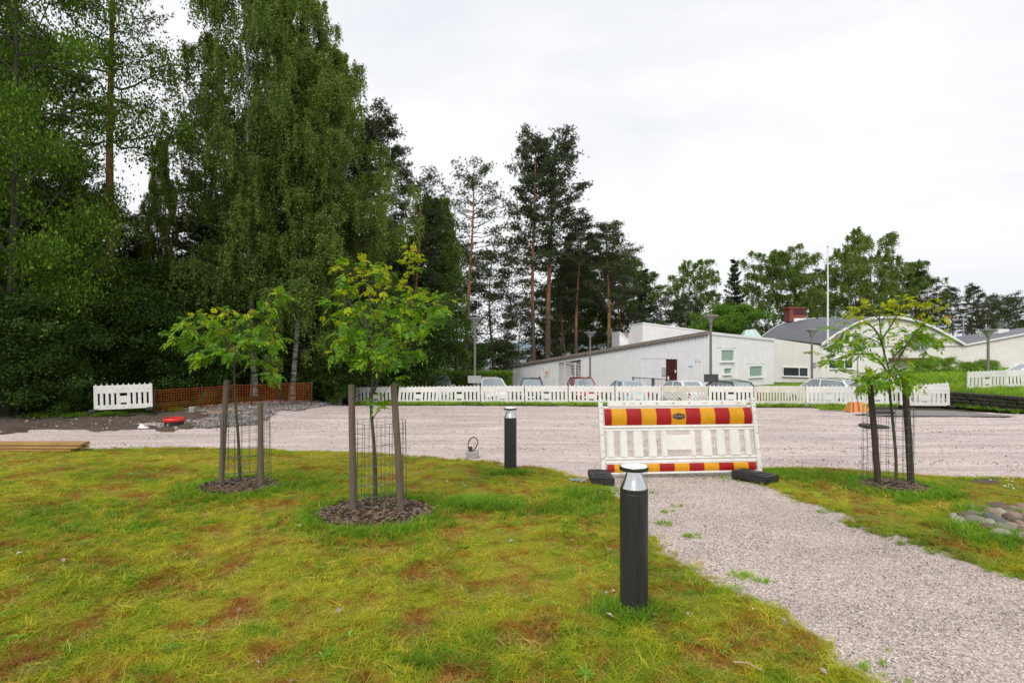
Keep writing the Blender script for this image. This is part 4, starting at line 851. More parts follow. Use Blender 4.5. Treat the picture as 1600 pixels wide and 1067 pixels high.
# right end of the right facade must be seen at px 1208
u1, _ = wr.px(1208, 530); zL = wl.px(792, 574)[1]; uC = wl.L; zC = wl.px(1109, 520)[1]; zR = wr.px(1208, 530)[1]
def ztop(u): return zL + (zC - zL) * u / uC
def boards(wl, ua, ub, topf, botf, skip, name, parent, pitch=.30, bw=.215):
    b = B(); u = ua
    while u < ub - .02:
        a, c = u, min(u + bw, ub)
        segs = [(botf(u), None)]
        zlo, zhi_a, zhi_c = botf(u), topf(a), topf(c); cuts = [(z0, z1) for (s0, s1, z0, z1) in skip if c > s0 and a < s1]
        if cuts:
            z0, z1 = cuts[0]
            parts = [(zlo, z0, z0), (z1, zhi_a, zhi_c)]
        else: parts = [(zlo, zhi_a, zhi_c)]
        for lo, ha, hc in parts:
            if min(ha, hc) - lo > .03: b.prism([wl.at(a, lo, .0), wl.at(c, lo, .0), wl.at(c, hc, .0), wl.at(a, ha, .0)], wl.n * .045)
        u += pitch
    return b.build(name, M['siding'], parent, kind='stuff')
gateu0, gateu1 = wl.px(872, 600)[0], wl.px(908, 600)[0]
du0, dz0 = wl.px(1041, 606); du1, dz1 = wl.px(1058, 560); eu0, ez1 = wl.px(1005, 560)
# wall body in two pieces with an opening for the lattice gate
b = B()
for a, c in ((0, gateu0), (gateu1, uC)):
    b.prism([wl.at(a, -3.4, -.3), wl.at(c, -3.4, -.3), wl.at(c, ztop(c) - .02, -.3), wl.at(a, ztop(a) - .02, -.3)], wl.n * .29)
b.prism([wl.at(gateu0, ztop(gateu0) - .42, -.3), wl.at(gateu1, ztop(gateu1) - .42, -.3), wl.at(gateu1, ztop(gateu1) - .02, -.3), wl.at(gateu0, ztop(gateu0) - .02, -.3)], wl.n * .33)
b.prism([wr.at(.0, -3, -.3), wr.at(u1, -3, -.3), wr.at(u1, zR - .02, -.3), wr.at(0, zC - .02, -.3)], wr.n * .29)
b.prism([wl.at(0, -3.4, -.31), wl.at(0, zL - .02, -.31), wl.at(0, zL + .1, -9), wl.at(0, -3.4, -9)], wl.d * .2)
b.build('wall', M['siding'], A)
sk = [(eu0, du1 + .12, -9, ez1)]
boards(wl, 0, gateu0, ztop, lambda u: -3.0, [(wl.px(819, 600)[0], wl.px(848, 600)[0], -9, wl.px(833, 574)[1])], 'cladding', A)
boards(wl, gateu1, uC, ztop, lambda u: -3.0, sk, 'cladding', A)
boards(wr, .0, u1, lambda u: zC + (zR - zC) * u / u1, lambda u: -1.35, [(wr.px(1124, 0)[0] - .1, wr.px(1147, 0)[0] + .1, wr.px(1135, 588)[1], wr.px(1135, 543)[1]), (wr.px(1167, 0)[0] - .1, wr.px(1192, 0)[0] + .1, wr.px(1180, 591)[1], wr.px(1180, 568)[1])], 'cladding', A, .22, .165)
# plain boarding behind the porch, left storage door
b = B(); b.prism([wl.at(eu0, -3, .002), wl.at(du0 - .05, -3, .002), wl.at(du0 - .05, ez1, .002), wl.at(eu0, ez1, .002)], wl.n * .015); b.build('flush_panel', M['siding'], A)
b = B(); wl.rect(b, 820, 575, 846, 606, .01, .05); d_ = b.build('storage_door', M['siding'], A); b = B(); wl.rect(b, 843.5, 588, 845, 592, .05, .12); b.build('handle', M['darkgrille'], d_)
b = B(); wl.rect(b, 1041, 560.5, 1058, 606, .005, .03); d_ = b.build('door', M['door_red'], A); b = B(); wl.rect(b, 1055.5, 578, 1057, 582, .03, .1); b.build('handle', M['whiteframe'], d_)
b = B(); wl.rect(b, 1043, 588, 1046, 593.5, .031, .036); b.build('notice', M['paper'], d_)
b = B(); wl.rect(b, 1035, 574, 1041, 587, .03, .08); b.build('notice_board', paint('grey_board', (.45, .46, .48), .5), A)
b = B(); wl.rect(b, 852, 579, 859, 588, .036, .05); s_ = b.build('sign_plate', M['paper'], A)
b = B(); 
u_, z_ = wl.px(855.2, 583); 
for k in range(9): q = k * math.pi / 6 - 1.2; b.box(wl.at(u_ + .13 * math.cos(q), z_ + .13 * math.sin(q), .056), (.09, .03, .09), (0, -q, 0))
b.box(wl.at(u_ - .1, z_ - .28, .056), (.3, .02, .05)); b.build('orange_print', M['orange_sign'], s_)
b = B(); wl.rect(b, 1086, 561, 1096, 565, .036, .06); b.build('white_sign', M['paper'], A); b = B(); wl.rect(b, 1077, 571.5, 1082, 573.5, .036, .06); b.build('blue_sign', M['bluesign'], A)
for (x0, y0, x1, y1) in ((1126, 547, 1145, 563.5), (1130, 575.5, 1141, 583.5), (1170, 572, 1189.5, 588)): window(wr, x0, y0, x1, y1, A, M['green_glass'], fr=.1)
b = B(); b.prism([wr.at(-.02, -3, 0), wr.at(u1 + .02, -3, 0), wr.at(u1 + .02, -1.36, 0), wr.at(-.02, -1.36, 0)], wr.n * .05); b.build('plinth', M['plinth'], A)
# lattice gate in the opening
g = B(); zt = ztop((gateu0 + gateu1) / 2) - .5; W_ = gateu1 - gateu0
for k in range(14): z = -2.9 + k * .2; 
for k in range(12): z = -2.8 + (zt + 2.8) * k / 12; g.prism([wl.at(gateu0, z, -.06), wl.at(gateu1, z, -.06), wl.at(gateu1, z + .03, -.06), wl.at(gateu0, z + .03, -.06)], wl.n * .02)
for k in range(18): u = gateu0 + W_ * (k + .5) / 18; g.prism([wl.at(u, -2.9, -.08), wl.at(u + .03, -2.9, -.08), wl.at(u + .03, zt, -.08), wl.at(u, zt, -.08)], wl.n * .02)
gt = g.build('lattice_gate', M['siding'], A)
g = B()
for u in (.28, .72): g.prism([wl.at(gateu0 + W_ * u, -2.9, -.05), wl.at(gateu0 + W_ * u + .1, -2.9, -.05), wl.at(gateu0 + W_ * u + .1, zt, -.05), wl.at(gateu0 + W_ * u, zt, -.05)], wl.n * .05)
g.prism([wl.at(gateu0 + W_ * .2, zt - .14, -.045), wl.at(gateu0 + W_ * .8, zt - .14, -.045), wl.at(gateu0 + W_ * .8, zt - .05, -.045), wl.at(gateu0 + W_ * .2, zt - .05, -.045)], wl.n * .04); g.build('frame', M['whiteframe'], gt)
# roof slab and edge
bk = (wl.n * -4.5); up = Vector((0, 0, .25)); dn = Vector((0, 0, -.42)); p0, p1 = wl.at(-.35, zL + .0, .18), wl.at(uC, zC, .18)
p2 = wr.at(u1 + .1, zR, .12)
b = B(); b.add([p0, p1, p1 + bk + dn, p0 + bk + up * 1.6, p0 + Vector((0, 0, .14)), p1 + Vector((0, 0, .14)), p1 + bk + dn + Vector((0, 0, .14)), p0 + bk + up * 1.6 + Vector((0, 0, .14))], [(3, 2, 1, 0), (4, 5, 6, 7), (0, 1, 5, 4), (1, 2, 6, 5), (2, 3, 7, 6), (3, 0, 4, 7)]); b.build('roof', M['roofbrown'], A)
b = B(); b.prism([p0 + Vector((0, 0, .142)), p1 + Vector((0, 0, .142)), p1 + Vector((0, 0, -.10)), p0 + Vector((0, 0, -.10))], wl.n * .05); b.build('eaves_board', M['fascia'], A)
q0 = wr.at(-.05, zC, .1); b = B(); b.prism([q0 + Vector((0, 0, .06)), p2 + Vector((0, 0, .06)), p2 + Vector((0, 0, -.12)), q0 + Vector((0, 0, -.12))], wr.n * -2.5 + Vector((0, 0, -.16))); b.build('roof', M['whiteframe'], A)
b = B(); b.box(wl.at(-.1, -1.9, -.6), (.2, .2, 2.6)); b.build('corner_post', M['fascia'], A)
# clerestories
def cler(name, pts, d, depth, cap, parent):
    b = B(); b.prism([P(px, py, d) for px, py in pts], (0, depth, 0)); o = b.build(name, M['siding'], parent)
    top = [P(px, py, d) for px, py in cap]; b = B()
    for i in range(len(top) - 1):
        a, c = top[i], top[i + 1]; b.prism([a + Vector((0, -.06, .0)), c + Vector((0, -.06, 0)), c + Vector((0, -.06, .14)), a + Vector((0, -.06, .14))], (0, depth, 0))
    b.build('edge_strip', M['whiteframe'], o); return o
c1 = cler('clerestory', [(1004, 560), (1004, 506), (1140, 524.5), (1140, 560)], 47, 5, [(1004, 506), (1140, 524.5)], A)
b = B(); b.prism([P(989, 539, 48.5), P(1004, 507, 47), P(1004, 545, 47)], (0, 4, 0)); b.build('clerestory_side', M['siding'], A)
b = B()
for k in range(48): 
    px = 1006 + k * 2.8; p = P(px, 506.8 + (px - 1004) * .136, 46.94); b.box((p.x, p.y, p.z - 1.2), (.11, .03, 2.3))
b.build('clerestory_boards', M['siding'], A, kind='stuff')
c2 = cler('clerestory', [(968, 560), (968, 520), (989, 538), (989, 560)], 51, 4, [(968, 520), (989, 538)], A)
b = B(); b.prism([P(969, 519.5, 51.2), P(995, 521, 54), P(992, 535, 51.2)], (0, .1, 0)); b.build('clerestory_roof', M['roofbrown'], A)
# porch rail and ramp
rl = empty('porch_railing', 'dark green metal railing before the red door', 'railing', wl.at(eu0, -1.75, 1.2)); b = B(); Lr = du1 - eu0
b.tube([(0, 0, .95), tuple(wl.d * Lr + Vector((0, 0, .95)))], .03, 6); b.tube([(0, 0, .12), tuple(wl.d * Lr + Vector((0, 0, .12)))], .03, 6)
for k in range(26): p = wl.d * Lr * k / 25; b.tube([p + Vector((0, 0, .12)), p + Vector((0, 0, .95))], .008, 4)
b.build('rail', M['railing'], rl)
for u in (0, .58, .63, 1): p = wl.d * Lr * u; bb = B(); bb.box(p + Vector((0, 0, .2)), (.09, .09, 1.6)); bb.build('post', M['railing'], rl)
b = B(); b.prism([wl.at(eu0 - .1, -3, 0.06), wl.at(du1 + .1, -3, .06), wl.at(du1 + .1, -1.72, .06), wl.at(eu0 - .1, -1.72, .06)], wl.n * 1.3); b.build('ramp', M['plinth'], rl).location = -Vector(rl.location)
# skylight
sk_ = empty('skylight', 'small glazed pyramid skylight on the roof left of the vault', 'skylight', P(1178, 529, 47)); b = B(); s = 47 / F
b.add([(-15 * s, 0, 0), (13 * s, 0, 0), (13 * s, 1.2, 0), (-15 * s, 1.2, 0), (-9 * s, .4, 13 * s), (5 * s, .4, 14 * s), (5 * s, .9, 14 * s), (-9 * s, .9, 13 * s)], [(0, 1, 5, 4), (1, 2, 6, 5), (2, 3, 7, 6), (3, 0, 4, 7), (4, 5, 6, 7), (0, 3, 2, 1)]); b.build('glazing', paint('skylight_glass', (.45, .62, .60), .15), sk_)
b = B()
for a, c in (((-15 * s, -.01, 0), (-9 * s, .39, 13 * s)), ((13 * s, -.01, 0), (5 * s, .39, 14 * s)), ((-9 * s, .39, 13 * s), (5 * s, .39, 14 * s)), ((0, -.01, 0), (-1 * s, .39, 13.5 * s)), ((-15 * s, -.01, 0), (13 * s, -.01, 0)), ((5 * s, .4, 14 * s), (5 * s, .9, 14 * s)), ((13 * s, 0, 0), (13 * s, 1.2, 0))): b.tube([a, c], .045, 5)
b.build('glazing_bar', M['whiteframe'], sk_)
# cream brick building with the vault
Bd = empty('brick_building', 'cream painted brick building with a grey vaulted roof', 'building')
fw = Wall((float(P(1283, 0, 46).x), 46), (60, 46)); lw = Wall((float(P(1199, 0, 48.6).x), 48.6), (float(P(1283, 0, 46).x), 46))
arch = [(1283, 540), (1297, 530), (1315, 518.5), (1338, 507), (1362, 499.5), (1387, 497), (1412, 499), (1440, 506), (1465, 516.5), (1488, 529), (1507, 540)]
b = B(); pts = [fw.at(*fw.px(px, py), 0) for px, py in arch]; r0, r1 = fw.px(1507, 540), fw.px(1600, 521.5); 
poly = [fw.at(0, -3.5)] + pts[0:11]; 
b.prism([fw.at(0, -3.5)] + pts + [fw.at(fw.px(1507, 540)[0], -3.5)], -fw.n * .4); xr = fw.px(1507, 540)[0]; xz = fw.px(1507, 539)[1]; x6, z6 = fw.px(1600, 521.5); sl = (z6 - xz) / (x6 - xr); xe = xr + 14
b.prism([fw.at(xr, -3.5), fw.at(xr, xz), fw.at(xe, xz + sl * (xe - xr)), fw.at(xe, -3.5)], -fw.n * .4)
zl = lw.px(1208, 529.5)[1]; ul = lw.px(1208, 530)[0]
b.prism([lw.at(0, -3.5), lw.at(0, zl + .1), lw.at(lw.L - .02, 1.63), lw.at(lw.L - .02, -3.5)], -lw.n * .4); b.build('wall', M['brick'], Bd)
# vault
rear = [(1190, 528), (1200, 520), (1212, 512), (1228, 505.5), (1250, 501), (1285, 498.5), (1330, 500), (1365, 505), (1395, 514), (1420, 525), (1440, 537)]
fr_ = [P(px, py - .6, 45.85) for px, py in arch]; rr_ = [P(px, py, 58) for px, py in rear]; V = []; Fs = []
def cm(p, n_): 
    out = []
    for i in range(len(p) - 1):
        for k in range(n_):
            t = k / n_; a = p[max(i - 1, 0)]; b_ = p[i]; c = p[i + 1]; d = p[min(i + 2, len(p) - 1)]
            out.append(.5 * ((2 * b_) + (c - a) * t + (2 * a - 5 * b_ + 4 * c - d) * t * t + (3 * b_ - a - 3 * c + d) * t ** 3))
    return out + [p[-1]]
fr_ = cm(fr_, 3); rr_ = cm(rr_, 3); n = len(fr_); up = Vector((0, 0, .12))
b = B(); vs = fr_ + rr_ + [p + up for p in fr_] + [p + up for p in rr_]; fs = []
for i in range(n - 1):
    fs += [(i, i + 1, n + i + 1, n + i), (2 * n + i, 3 * n + i, 3 * n + i + 1, 2 * n + i + 1), (i, 2 * n + i, 2 * n + i + 1, i + 1), (n + i, n + i + 1, 3 * n + i + 1, 3 * n + i)]
b.add(vs, fs); vault = b.build('vaulted_roof', M['roofgrey'], Bd, smooth=40)
b = B()                                     # standing seams of the roof sheets
for j in range(1, 14):
    t = j / 14
    for i in range(n - 1):
        a = (fr_[i] * (1 - t) + rr_[i] * t) + up; c = (fr_[i + 1] * (1 - t) + rr_[i + 1] * t) + up; b.tube([a, c], .022, 3, cap=False)
b.build('roof_seams', M['roofgrey'], vault)
for nm, ln, off in (('gable_trim', fr_, -.03), ('rear_trim', rr_, .02)):
    b = B()
    for i in range(n - 1):
        a, c = ln[i], ln[i + 1]; b.prism([a + Vector((0, off, -.04)), c + Vector((0, off, -.04)), c + Vector((0, off, .16)), a + Vector((0, off, .16))], (0, -.10, 0))
    b.build(nm, M['whiteframe'], vault)
b = B(); b.prism([fw.at(.1, fw.px(1283, 541.4)[1], 0), fw.at(xr - .05, fw.px(1507, 541.4)[1], 0), fw.at(xr - .05, fw.px(1507, 540.3)[1], 0), fw.at(.1, fw.px(1283, 540.3)[1], 0)], fw.n * .05); b.build('string_course', M['plinth'], Bd)
b = B(); b.add([P(1493, 526, 60), P(1700, 506, 60), fw.at(xe, xz + sl * (xe - xr) + .03, .12), fw.at(xr - .05, xz + .03, .12)], [(0, 1, 2, 3)]); o = b.build('side_roof', M['roofgrey'], Bd); md = o.modifiers.new('s', 'SOLIDIFY'); md.thickness = .1
b = B(); b.prism([fw.at(xr, xz - .06, .13), fw.at(xe, xz + sl * (xe - xr) - .06, .13), fw.at(xe, xz + sl * (xe - xr) + .06, .13), fw.at(xr, xz + .06, .13)], fw.n * .05); b.build('roof_edge', M['whiteframe'], Bd)
b = B(); b.prism([lw.at(0, -3.4, .0), lw.at(lw.L, -3.4, .0), lw.at(lw.L, -1.42, .0), lw.at(0, -1.6, .0)], lw.n * .05); b.build('plinth', M['plinth'], Bd)
window(lw, 1224.5, 575, 1262, 586.5, Bd, M['dark_glass'], mull=.66, fr=.07)
window(fw, 1295, 563.5, 1331, 575, Bd, M['dark_glass'], mull=.66, fr=.07)
window(fw, 1519, 571, 1553, 582, Bd, M['dark_glass'], mull=.55, fr=.06); window(fw, 1584, 571, 1640, 582, Bd, M['dark_glass'], mull=.55, fr=.06)
cu, cz = fw.px(1436, 523); b = B(); rad = 24 * 46 / F      # round louvre, lower half in view
for k in range(9):
    x = -rad + rad * 2 * (k + .5) / 9; hz = math.sqrt(max(.02, rad * rad - x * x)); b.prism([fw.at(cu + x - .085, cz - hz, .02), fw.at(cu + x + .085, cz - hz, .02), fw.at(cu + x + .085, cz + hz * .1, .02), fw.at(cu + x - .085, cz + hz * .1, .02)], fw.n * .14)
b.build('round_louvre', M['greenish'], Bd)
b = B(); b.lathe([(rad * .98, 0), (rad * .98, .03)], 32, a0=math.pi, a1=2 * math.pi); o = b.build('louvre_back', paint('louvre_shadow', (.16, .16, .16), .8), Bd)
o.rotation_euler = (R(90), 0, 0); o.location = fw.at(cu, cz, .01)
b = B(); fw.rect(b, 1388, 559, 1450, 563.5, .02, .75); b.build('canopy', paint('brown_canopy', (.10, .035, .025), .6), Bd)
b = B(); b.lathe([(.07, 0), (.07, .04)], 12); o = b.build('round_vent', M['darkgrille'], Bd); o.rotation_euler = (R(90), 0, 0); o.location = fw.at(*fw.px(1380, 526), .03)
def pxbox(b, x0, y0, x1, y1, d, dep, mi=0): p = P(x0, y1, d); q = P(x1, y0, d); b.box(((p.x + q.x) / 2, d + dep / 2, (p.z + q.z) / 2), (q.x - p.x, dep, q.z - p.z), None, mi)
ch = empty('chimney', 'red brick chimney with dark grille on white base', 'chimney', (0, 0, 0)); b = B(); pxbox(b, 1234, 481.5, 1258, 502, 57, 1.3); b.build('shaft', M['redbrick'], ch)
b = B(); pxbox(b, 1232.5, 479.6, 1259.5, 481.7, 56.9, 1.5); b.build('coping', M['redbrick'], ch); b = B(); pxbox(b, 1240, 483, 1257, 491, 56.95, .1); b.build('grille', M['darkgrille'], ch)
b = B(); p = P(1249, 506, 57); b.box((p.x, 57.6, p.z + .2), (1.35, 1.6, .75), None, 0, (.85, .9)); b.build('base', M['whiteframe'], ch)
rv = empty('roof_vent', 'white roof vent with metal cowl at the far right', 'roof vent'); b = B(); pxbox(b, 1560, 514, 1577, 523, 52, 1.0); b.build('base', M['whiteframe'], rv)
b = B(); p = P(1569, 514, 52); b.lathe([(.26, 0), (.26, .35), (.30, .36), (.30, .6), (.1, .64)], 16, (p.x, 52.5, p.z)); b.build('cowl', M['wire'], rv)
b = B(); p = P(1531, 530, 51); b.lathe([(.10, 0), (.10, .85), (.08, .88)], 12, tuple(p)); b.build('vent_pipe', M['greenish'], None, 'thin green vent pipe standing on the right roof', 'vent pipe', smooth=40)
b = B(); p = P(1277, 502, 55); b.lathe([(.09, -.3), (.09, .35), (.13, .36), (.13, .5)], 10, tuple(p)); b.build('vent_pipe', M['darkgrille'], None, 'small dark vent pipe on the crown of the vaulted roof', 'vent pipe', smooth=40)

# ---------------------------------------------------------------- lamps, flagpole, signs
M['pole'] = paint('weathered_lamp_pole', (.20, .18, .16), .6, .15, 3, metal=.2); M['lampglass'] = paint('lamp_diffuser', (.52, .52, .49), .3, .05, 5); M['polewhite'] = paint('white_pole', (.78, .78, .78), .4)
M['galv'] = paint('galvanised_steel', (.42, .44, .46), .4, .1, 4, metal=.6)
def lamp(px, top, d, label, hw=.42, r=.065):
    x = (px - CX) / F * d; z0 = float(gz(x, d)) - .1; H = CZ - (top - HY) / F * d - z0
    o = empty('lamp_post', label, 'lamp post', (x, d, z0)); b = B(); b.tube([(0, 0, 0), (0, 0, H * .5), (0, 0, H - .36)], [r * 1.25, r * 1.05, r], 12); b.build('pole', M['pole'], o, smooth=40)
    b = B(); b.lathe([(hw * .97, H - .045), (hw, H - .03), (hw, H), (hw * .9, H + .012), (.02, H + .02)], 28, cap=False); b.build('lamp_shade', M['galv'], o, smooth=50)
    b = B(); b.lathe([(r * 1.1, H - .36), (r * 1.5, H - .30), (hw * .62, H - .1), (hw * .95, H - .046)], 28, cap=False); b.build('diffuser', M['lampglass'], o, smooth=50)
    for k in range(4):
        q = k * math.pi / 2 + .4; b = B(); b.tube([(r * math.cos(q), r * math.sin(q), H - .42), (hw * .55 * math.cos(q), hw * .55 * math.sin(q), H - .17), (hw * .97 * math.cos(q), hw * .97 * math.sin(q), H - .04)], .012, 5); b.build('arm', M['pole'], o)
    return o
l1 = lamp(742, 497, 30, 'tall bowl topped lamp post left of the white building, sign plate at its foot')
lamp(714.5, 521, 44, 'second bowl topped lamp post, just left of and behind the tall one'); lamp(711.5, 548, 62, 'farthest small lamp post between the pine stem and the shrubs')
lamp(922, 519, 37, 'lamp post before the white boarded wall left of the red door'); l2 = lamp(1110.5, 493, 29.5, 'tall lamp post at the corner of the white building, dark sign at its foot')
lamp(1268.5, 515, 34, 'lamp post before the cream wall beside the long window'); lamp(1544, 515, 30, 'lamp post on the grass bank at the right')
lamp(877, 530, 62, 'small lamp post above the low white roof beside the pine stems'); lamp(896, 538, 80, 'tiny lamp post behind the white roof under the birch'); lamp(790.5, 553, 66, 'small lamp post behind the low left end of the white roof')
def plate(px0, py0, px1, py1, d, m, label, rzz=0):
    p = P((px0 + px1) / 2, (py0 + py1) / 2, d); s = d / F; b = B(); b.box((0, 0, 0), ((px1 - px0) * s, .02, (py1 - py0) * s), None, 0); o = empty('sign', label, 'sign', p, rzz)
    b.build('plate', m, o, bevel=.006); b = B()
    for k in (-.25, .25): b.box((0, .05, k * (py1 - py0) * s), ((px1 - px0) * s * .5, .05, .03))
    b.build('bracket', M['galv'], o); return o
plate(731, 587, 752, 598.5, 29.85, paint('pale_sign_back', (.40, .41, .40), .5, .1), 'pale grey sign plate on the foot of the tall left lamp post'); plate(1100, 584.5, 1122.5, 597, 29.35, paint('dark_sign', (.06, .06, .065), .5), 'dark grey sign plate on the lamp post by the building corner')
p = P(1271, 571, 33.85); b = B(); b.box((0, 0, 0), (.16, .14, .36)); b.build('meter_box', M['galv'], None, 'grey box fixed halfway up the lamp post beside the long window', 'box', bevel=.01).location = p + Vector((.05, 0, 0))
x = (1293.5 - CX) / F * 38; z0 = float(gz(x, 38)) - .1; H = CZ - (387 - HY) / F * 38 - z0
o = empty('flagpole', 'tall white flagpole before the vaulted building', 'flagpole', (x, 38, z0)); b = B(); b.tube([(0, 0, 0), (0, 0, 2.4), (0, 0, H)], [.085, .075, .035], 12); b.build('pole', M['polewhite'], o, smooth=40); b = B(); b.lathe([(.01, H - .02), (.06, H + .02), (.06, H + .08), (.01, H + .12)], 12); b.build('finial', M['galv'], o, smooth=40)
x = (1505 - CX) / F * 70; o = empty('street_lamp', 'tall twin armed street lamp in front of the dark pines at the right', 'street lamp', (x, 70, -1)); Ht = CZ - (489 - HY) / F * 70 + 1
b = B(); b.tube([(0, 0, 0), (0, 0, Ht - .3)], [.11, .08], 10); b.build('pole', M['galv'], o)
for sx in (-1, 1): b = B(); b.tube([(0, 0, Ht - .35), (sx * .3, 0, Ht - .05), (sx * .9, 0, Ht + .1)], .035, 6); b.build('arm', M['galv'], o); b = B(); b.box((sx * 1.1, 0, Ht + .12), (.5, .2, .1), (0, -sx * .1, 0)); b.build('lamp_head', M['galv'], o, bevel=.02)
# warning sign seen from behind, in its striped block
p = G(1339, 642); x, y = p; y0 = y
o = empty('warning_sign', 'triangular warning sign seen from behind on a grey pole', 'sign', gv(x, y)); s = y / F
ht = CZ - (520 - HY) * s - float(gz(x, y)); hb = CZ - (545.5 - HY) * s - float(gz(x, y)); b = B(); b.prism([(-16.5 * s, 0, hb), (16.5 * s, 0, hb), (1.2 * s, 0, ht), (-1.2 * s, 0, ht)], (0, -.004, 0)); b.build('plate', M['greenish'], o)
b = B(); b.prism([(-17 * s, -.0, hb - .012), (17 * s, 0, hb - .012), (16.6 * s, 0, hb + .02), (-16.6 * s, 0, hb + .02)], (0, -.03, 0))
for sg in (-1, 1): b.prism([(sg * 17 * s, 0, hb), (sg * 16 * s, 0, hb + .01), (sg * .8 * s, 0, ht - .01), (sg * 1.6 * s, 0, ht)], (0, -.03, 0))
b.build('rim', M['galv'], o); b = B(); b.tube([(0, -.04, .3), (0, -.04, ht - .2)], .03, 8); b.build('pole', M['galv'], o, smooth=40)
b = B()
for z in (hb + .1, ht - .25): b.box((0, -.035, z), (.14, .08, .03))
b.build('clamp', M['galv'], o)
bl = empty('sign_block', 'yellow concrete block with red stripes holding the sign pole', 'sign base', gv(x + .0, y, -.03), R(-4)); w0 = 15.5 * s; hh = 15 * s
b = B(); b.add([(-w0, -.3, 0), (w0, -.3, 0), (w0, .3, 0), (-w0, .3, 0), (-w0 * .72, -.13, hh), (w0 * .62, -.13, hh), (w0 * .62, .13, hh), (-w0 * .72, .13, hh)], [(0, 3, 2, 1), (4, 5, 6, 7), (0, 1, 5, 4), (1, 2, 6, 5), (2, 3, 7, 6), (3, 0, 4, 7)]); b.build('block', paint('worn_yellow_paint', (.60, .27, .03), .8, .15, 6, dirt=(.28, .24, .19), dirtamt=.5), bl, bevel=.012)
for k, u in enumerate((-.62, -.18)):
    b = B(); tl = Vector((-w0 * .72 + (w0 * 1.34) * (u + .72) / 1.34, -.13, hh)); bt = Vector((u * w0 * 1.3 - .02, -.3, 0)); n_ = Vector((0, -.006, .002)); a = .07; b.prism([bt + n_, bt + n_ + Vector((a, 0, 0)), tl + n_ + Vector((a, 0, 0)), tl + n_], (0, -.004, 0)); b.build('stripe', paint('worn_red_paint', (.45, .05, .03), .8, .2, 6), bl)
# mesh fence and posts beside the parking
o = empty('wire_fence', 'grey chain link fence with green posts left of the white building', 'fence', P(770, 603, 52)); b = B(); s = 52 / F; Lf = 30 * s
for k in range(20): z = .1 + k * .07; b.tube([(0, 0, z), (Lf, 4, z)], .008, 3)
for k in range(34): b.tube([(Lf * k / 33, 4 * k / 33, 0), (Lf * k / 33, 4 * k / 33, 1.45)], .008, 3)
b.build('mesh', M['wire'], o, kind='stuff')
for k in range(4): b = B(); b.tube([(Lf * k / 3, 4 * k / 3, -.3), (Lf * k / 3, 4 * k / 3, 1.55)], .04, 6); b.build('post', M['railing'], o)
# retaining wall of rough stones: every stone a part
rw = empty('retaining_wall', 'low dark mossy stone retaining wall below the grass bank', 'wall', (0, 0, 0)); rs = np.random.RandomState(31)
M['wallstone'] = paint('mossy_wall_stone', (.045, .036, .028), .95, .4, 5, space='world', bmp=.9, dirt=(.04, .05, .018), dirtamt=.8)
smesh = []
for i in range(8):
    bm = bmesh.new(); bmesh.ops.create_cube(bm, size=1); bmesh.ops.bevel(bm, geom=list(bm.edges), offset=.13, segments=1, affect='EDGES')
    for v in bm.verts: v.co *= 1 + .14 * (rs.rand() - .5)
    me = bpy.data.meshes.new('stone'); bm.to_mesh(me); bm.free(); me.materials.append(M['wallstone']); smesh.append(me)
ya = 25.1; k = 0
for row in range(5):
    y = 25.3 - (row % 2) * .15
    while y > 16.5:
        L_ = .28 + .3 * rs.rand(); gb = -1.16 + (25.3 - y) * .028; st = mobj('stone', smesh[rs.randint(8)], rw); hh_ = .145
        st.location = (19.93 + .04 * rs.rand(), y - L_ / 2, gb + .05 + row * (hh_ + .003)); st.scale = (.34, L_ - .012, hh_ - .008); st.rotation_euler = ((rs.rand() - .5) * .06, (rs.rand() - .5) * .08, (rs.rand() - .5) * .08); y -= L_; k += 1
for row in range(5):       # short return to the left, behind the last barrier
    x_ = 19.9
    while x_ > 18.0:
        L_ = .28 + .3 * rs.rand(); st = mobj('stone', smesh[rs.randint(8)], rw); st.location = (x_ - L_ / 2, 25.55 + .04 * rs.rand(), -1.2 + row * (.13 + .003)); st.scale = (L_ - .012, .34, .125); x_ -= L_
b = B(); b.box((20.08, 20.9, -.95), (.1, 8.8, 1.0)); b.build('backing', M['soil'], rw)
X = 19.72 + rs.rand(120) * .1; Y = 18 + rs.rand(120) * 7
scatter('wall_foot_weeds', X, Y, gz(X - .1, Y), [tuft(5, 20, .1, .25, .02, .8, M['blade_lush'], 2), rosette(3, M['weed'], 10, .3, .08)], 'weeds at the foot of the stone retaining wall', 'weeds', rs, .5, 1.1)
# ---------------------------------------------------------------- bollard lamps
def bollard(px, py, label):
    x, y = G(px, py); o = empty('bollard_light', label, 'bollard light', gv(x, y, -.02), .3); r = .086
    b = B(); b.lathe([(r, -.15), (r, .0), (r, .40), (r, .76), (r - .0015, .762), (r - .0015, .768), (r, .770), (r, .786), (r - .004, .790), (.05, .790)], 48); b.build('post', M['charcoal'], o, smooth=30)
    b = B(); b.lathe([(r - .004, .7905), (r * .93, .80), (r * .74, .835), (r * .60, .87), (r * .54, .8985), (.02, .899)], 48, cap=False); b.build('reflector', M['mirror'], o, smooth=50)
    b = B(); b.lathe([(r - .001, .791), (r - .001, .902)], 48, cap=False); gl = b.build('glass_cylinder', glassmat, o, smooth=50)
    b = B(); b.lathe([(r + .002, .900), (r + .0035, .904), (r + .0035, .918), (r + .001, .922), (r - .004, .9225)], 48, cap=False); b.add(*disc(r + .001, .9005)); b.build('cap_rim', M['charcoal_band'], o, smooth=40)
    b = B(); b.lathe([(r - .003, .9215), (r - .005, .926), (r * .8, .931), (r * .4, .935), (.001, .936)], 48, cap=False); b.build('cap', M['cap'], o, smooth=60); return o
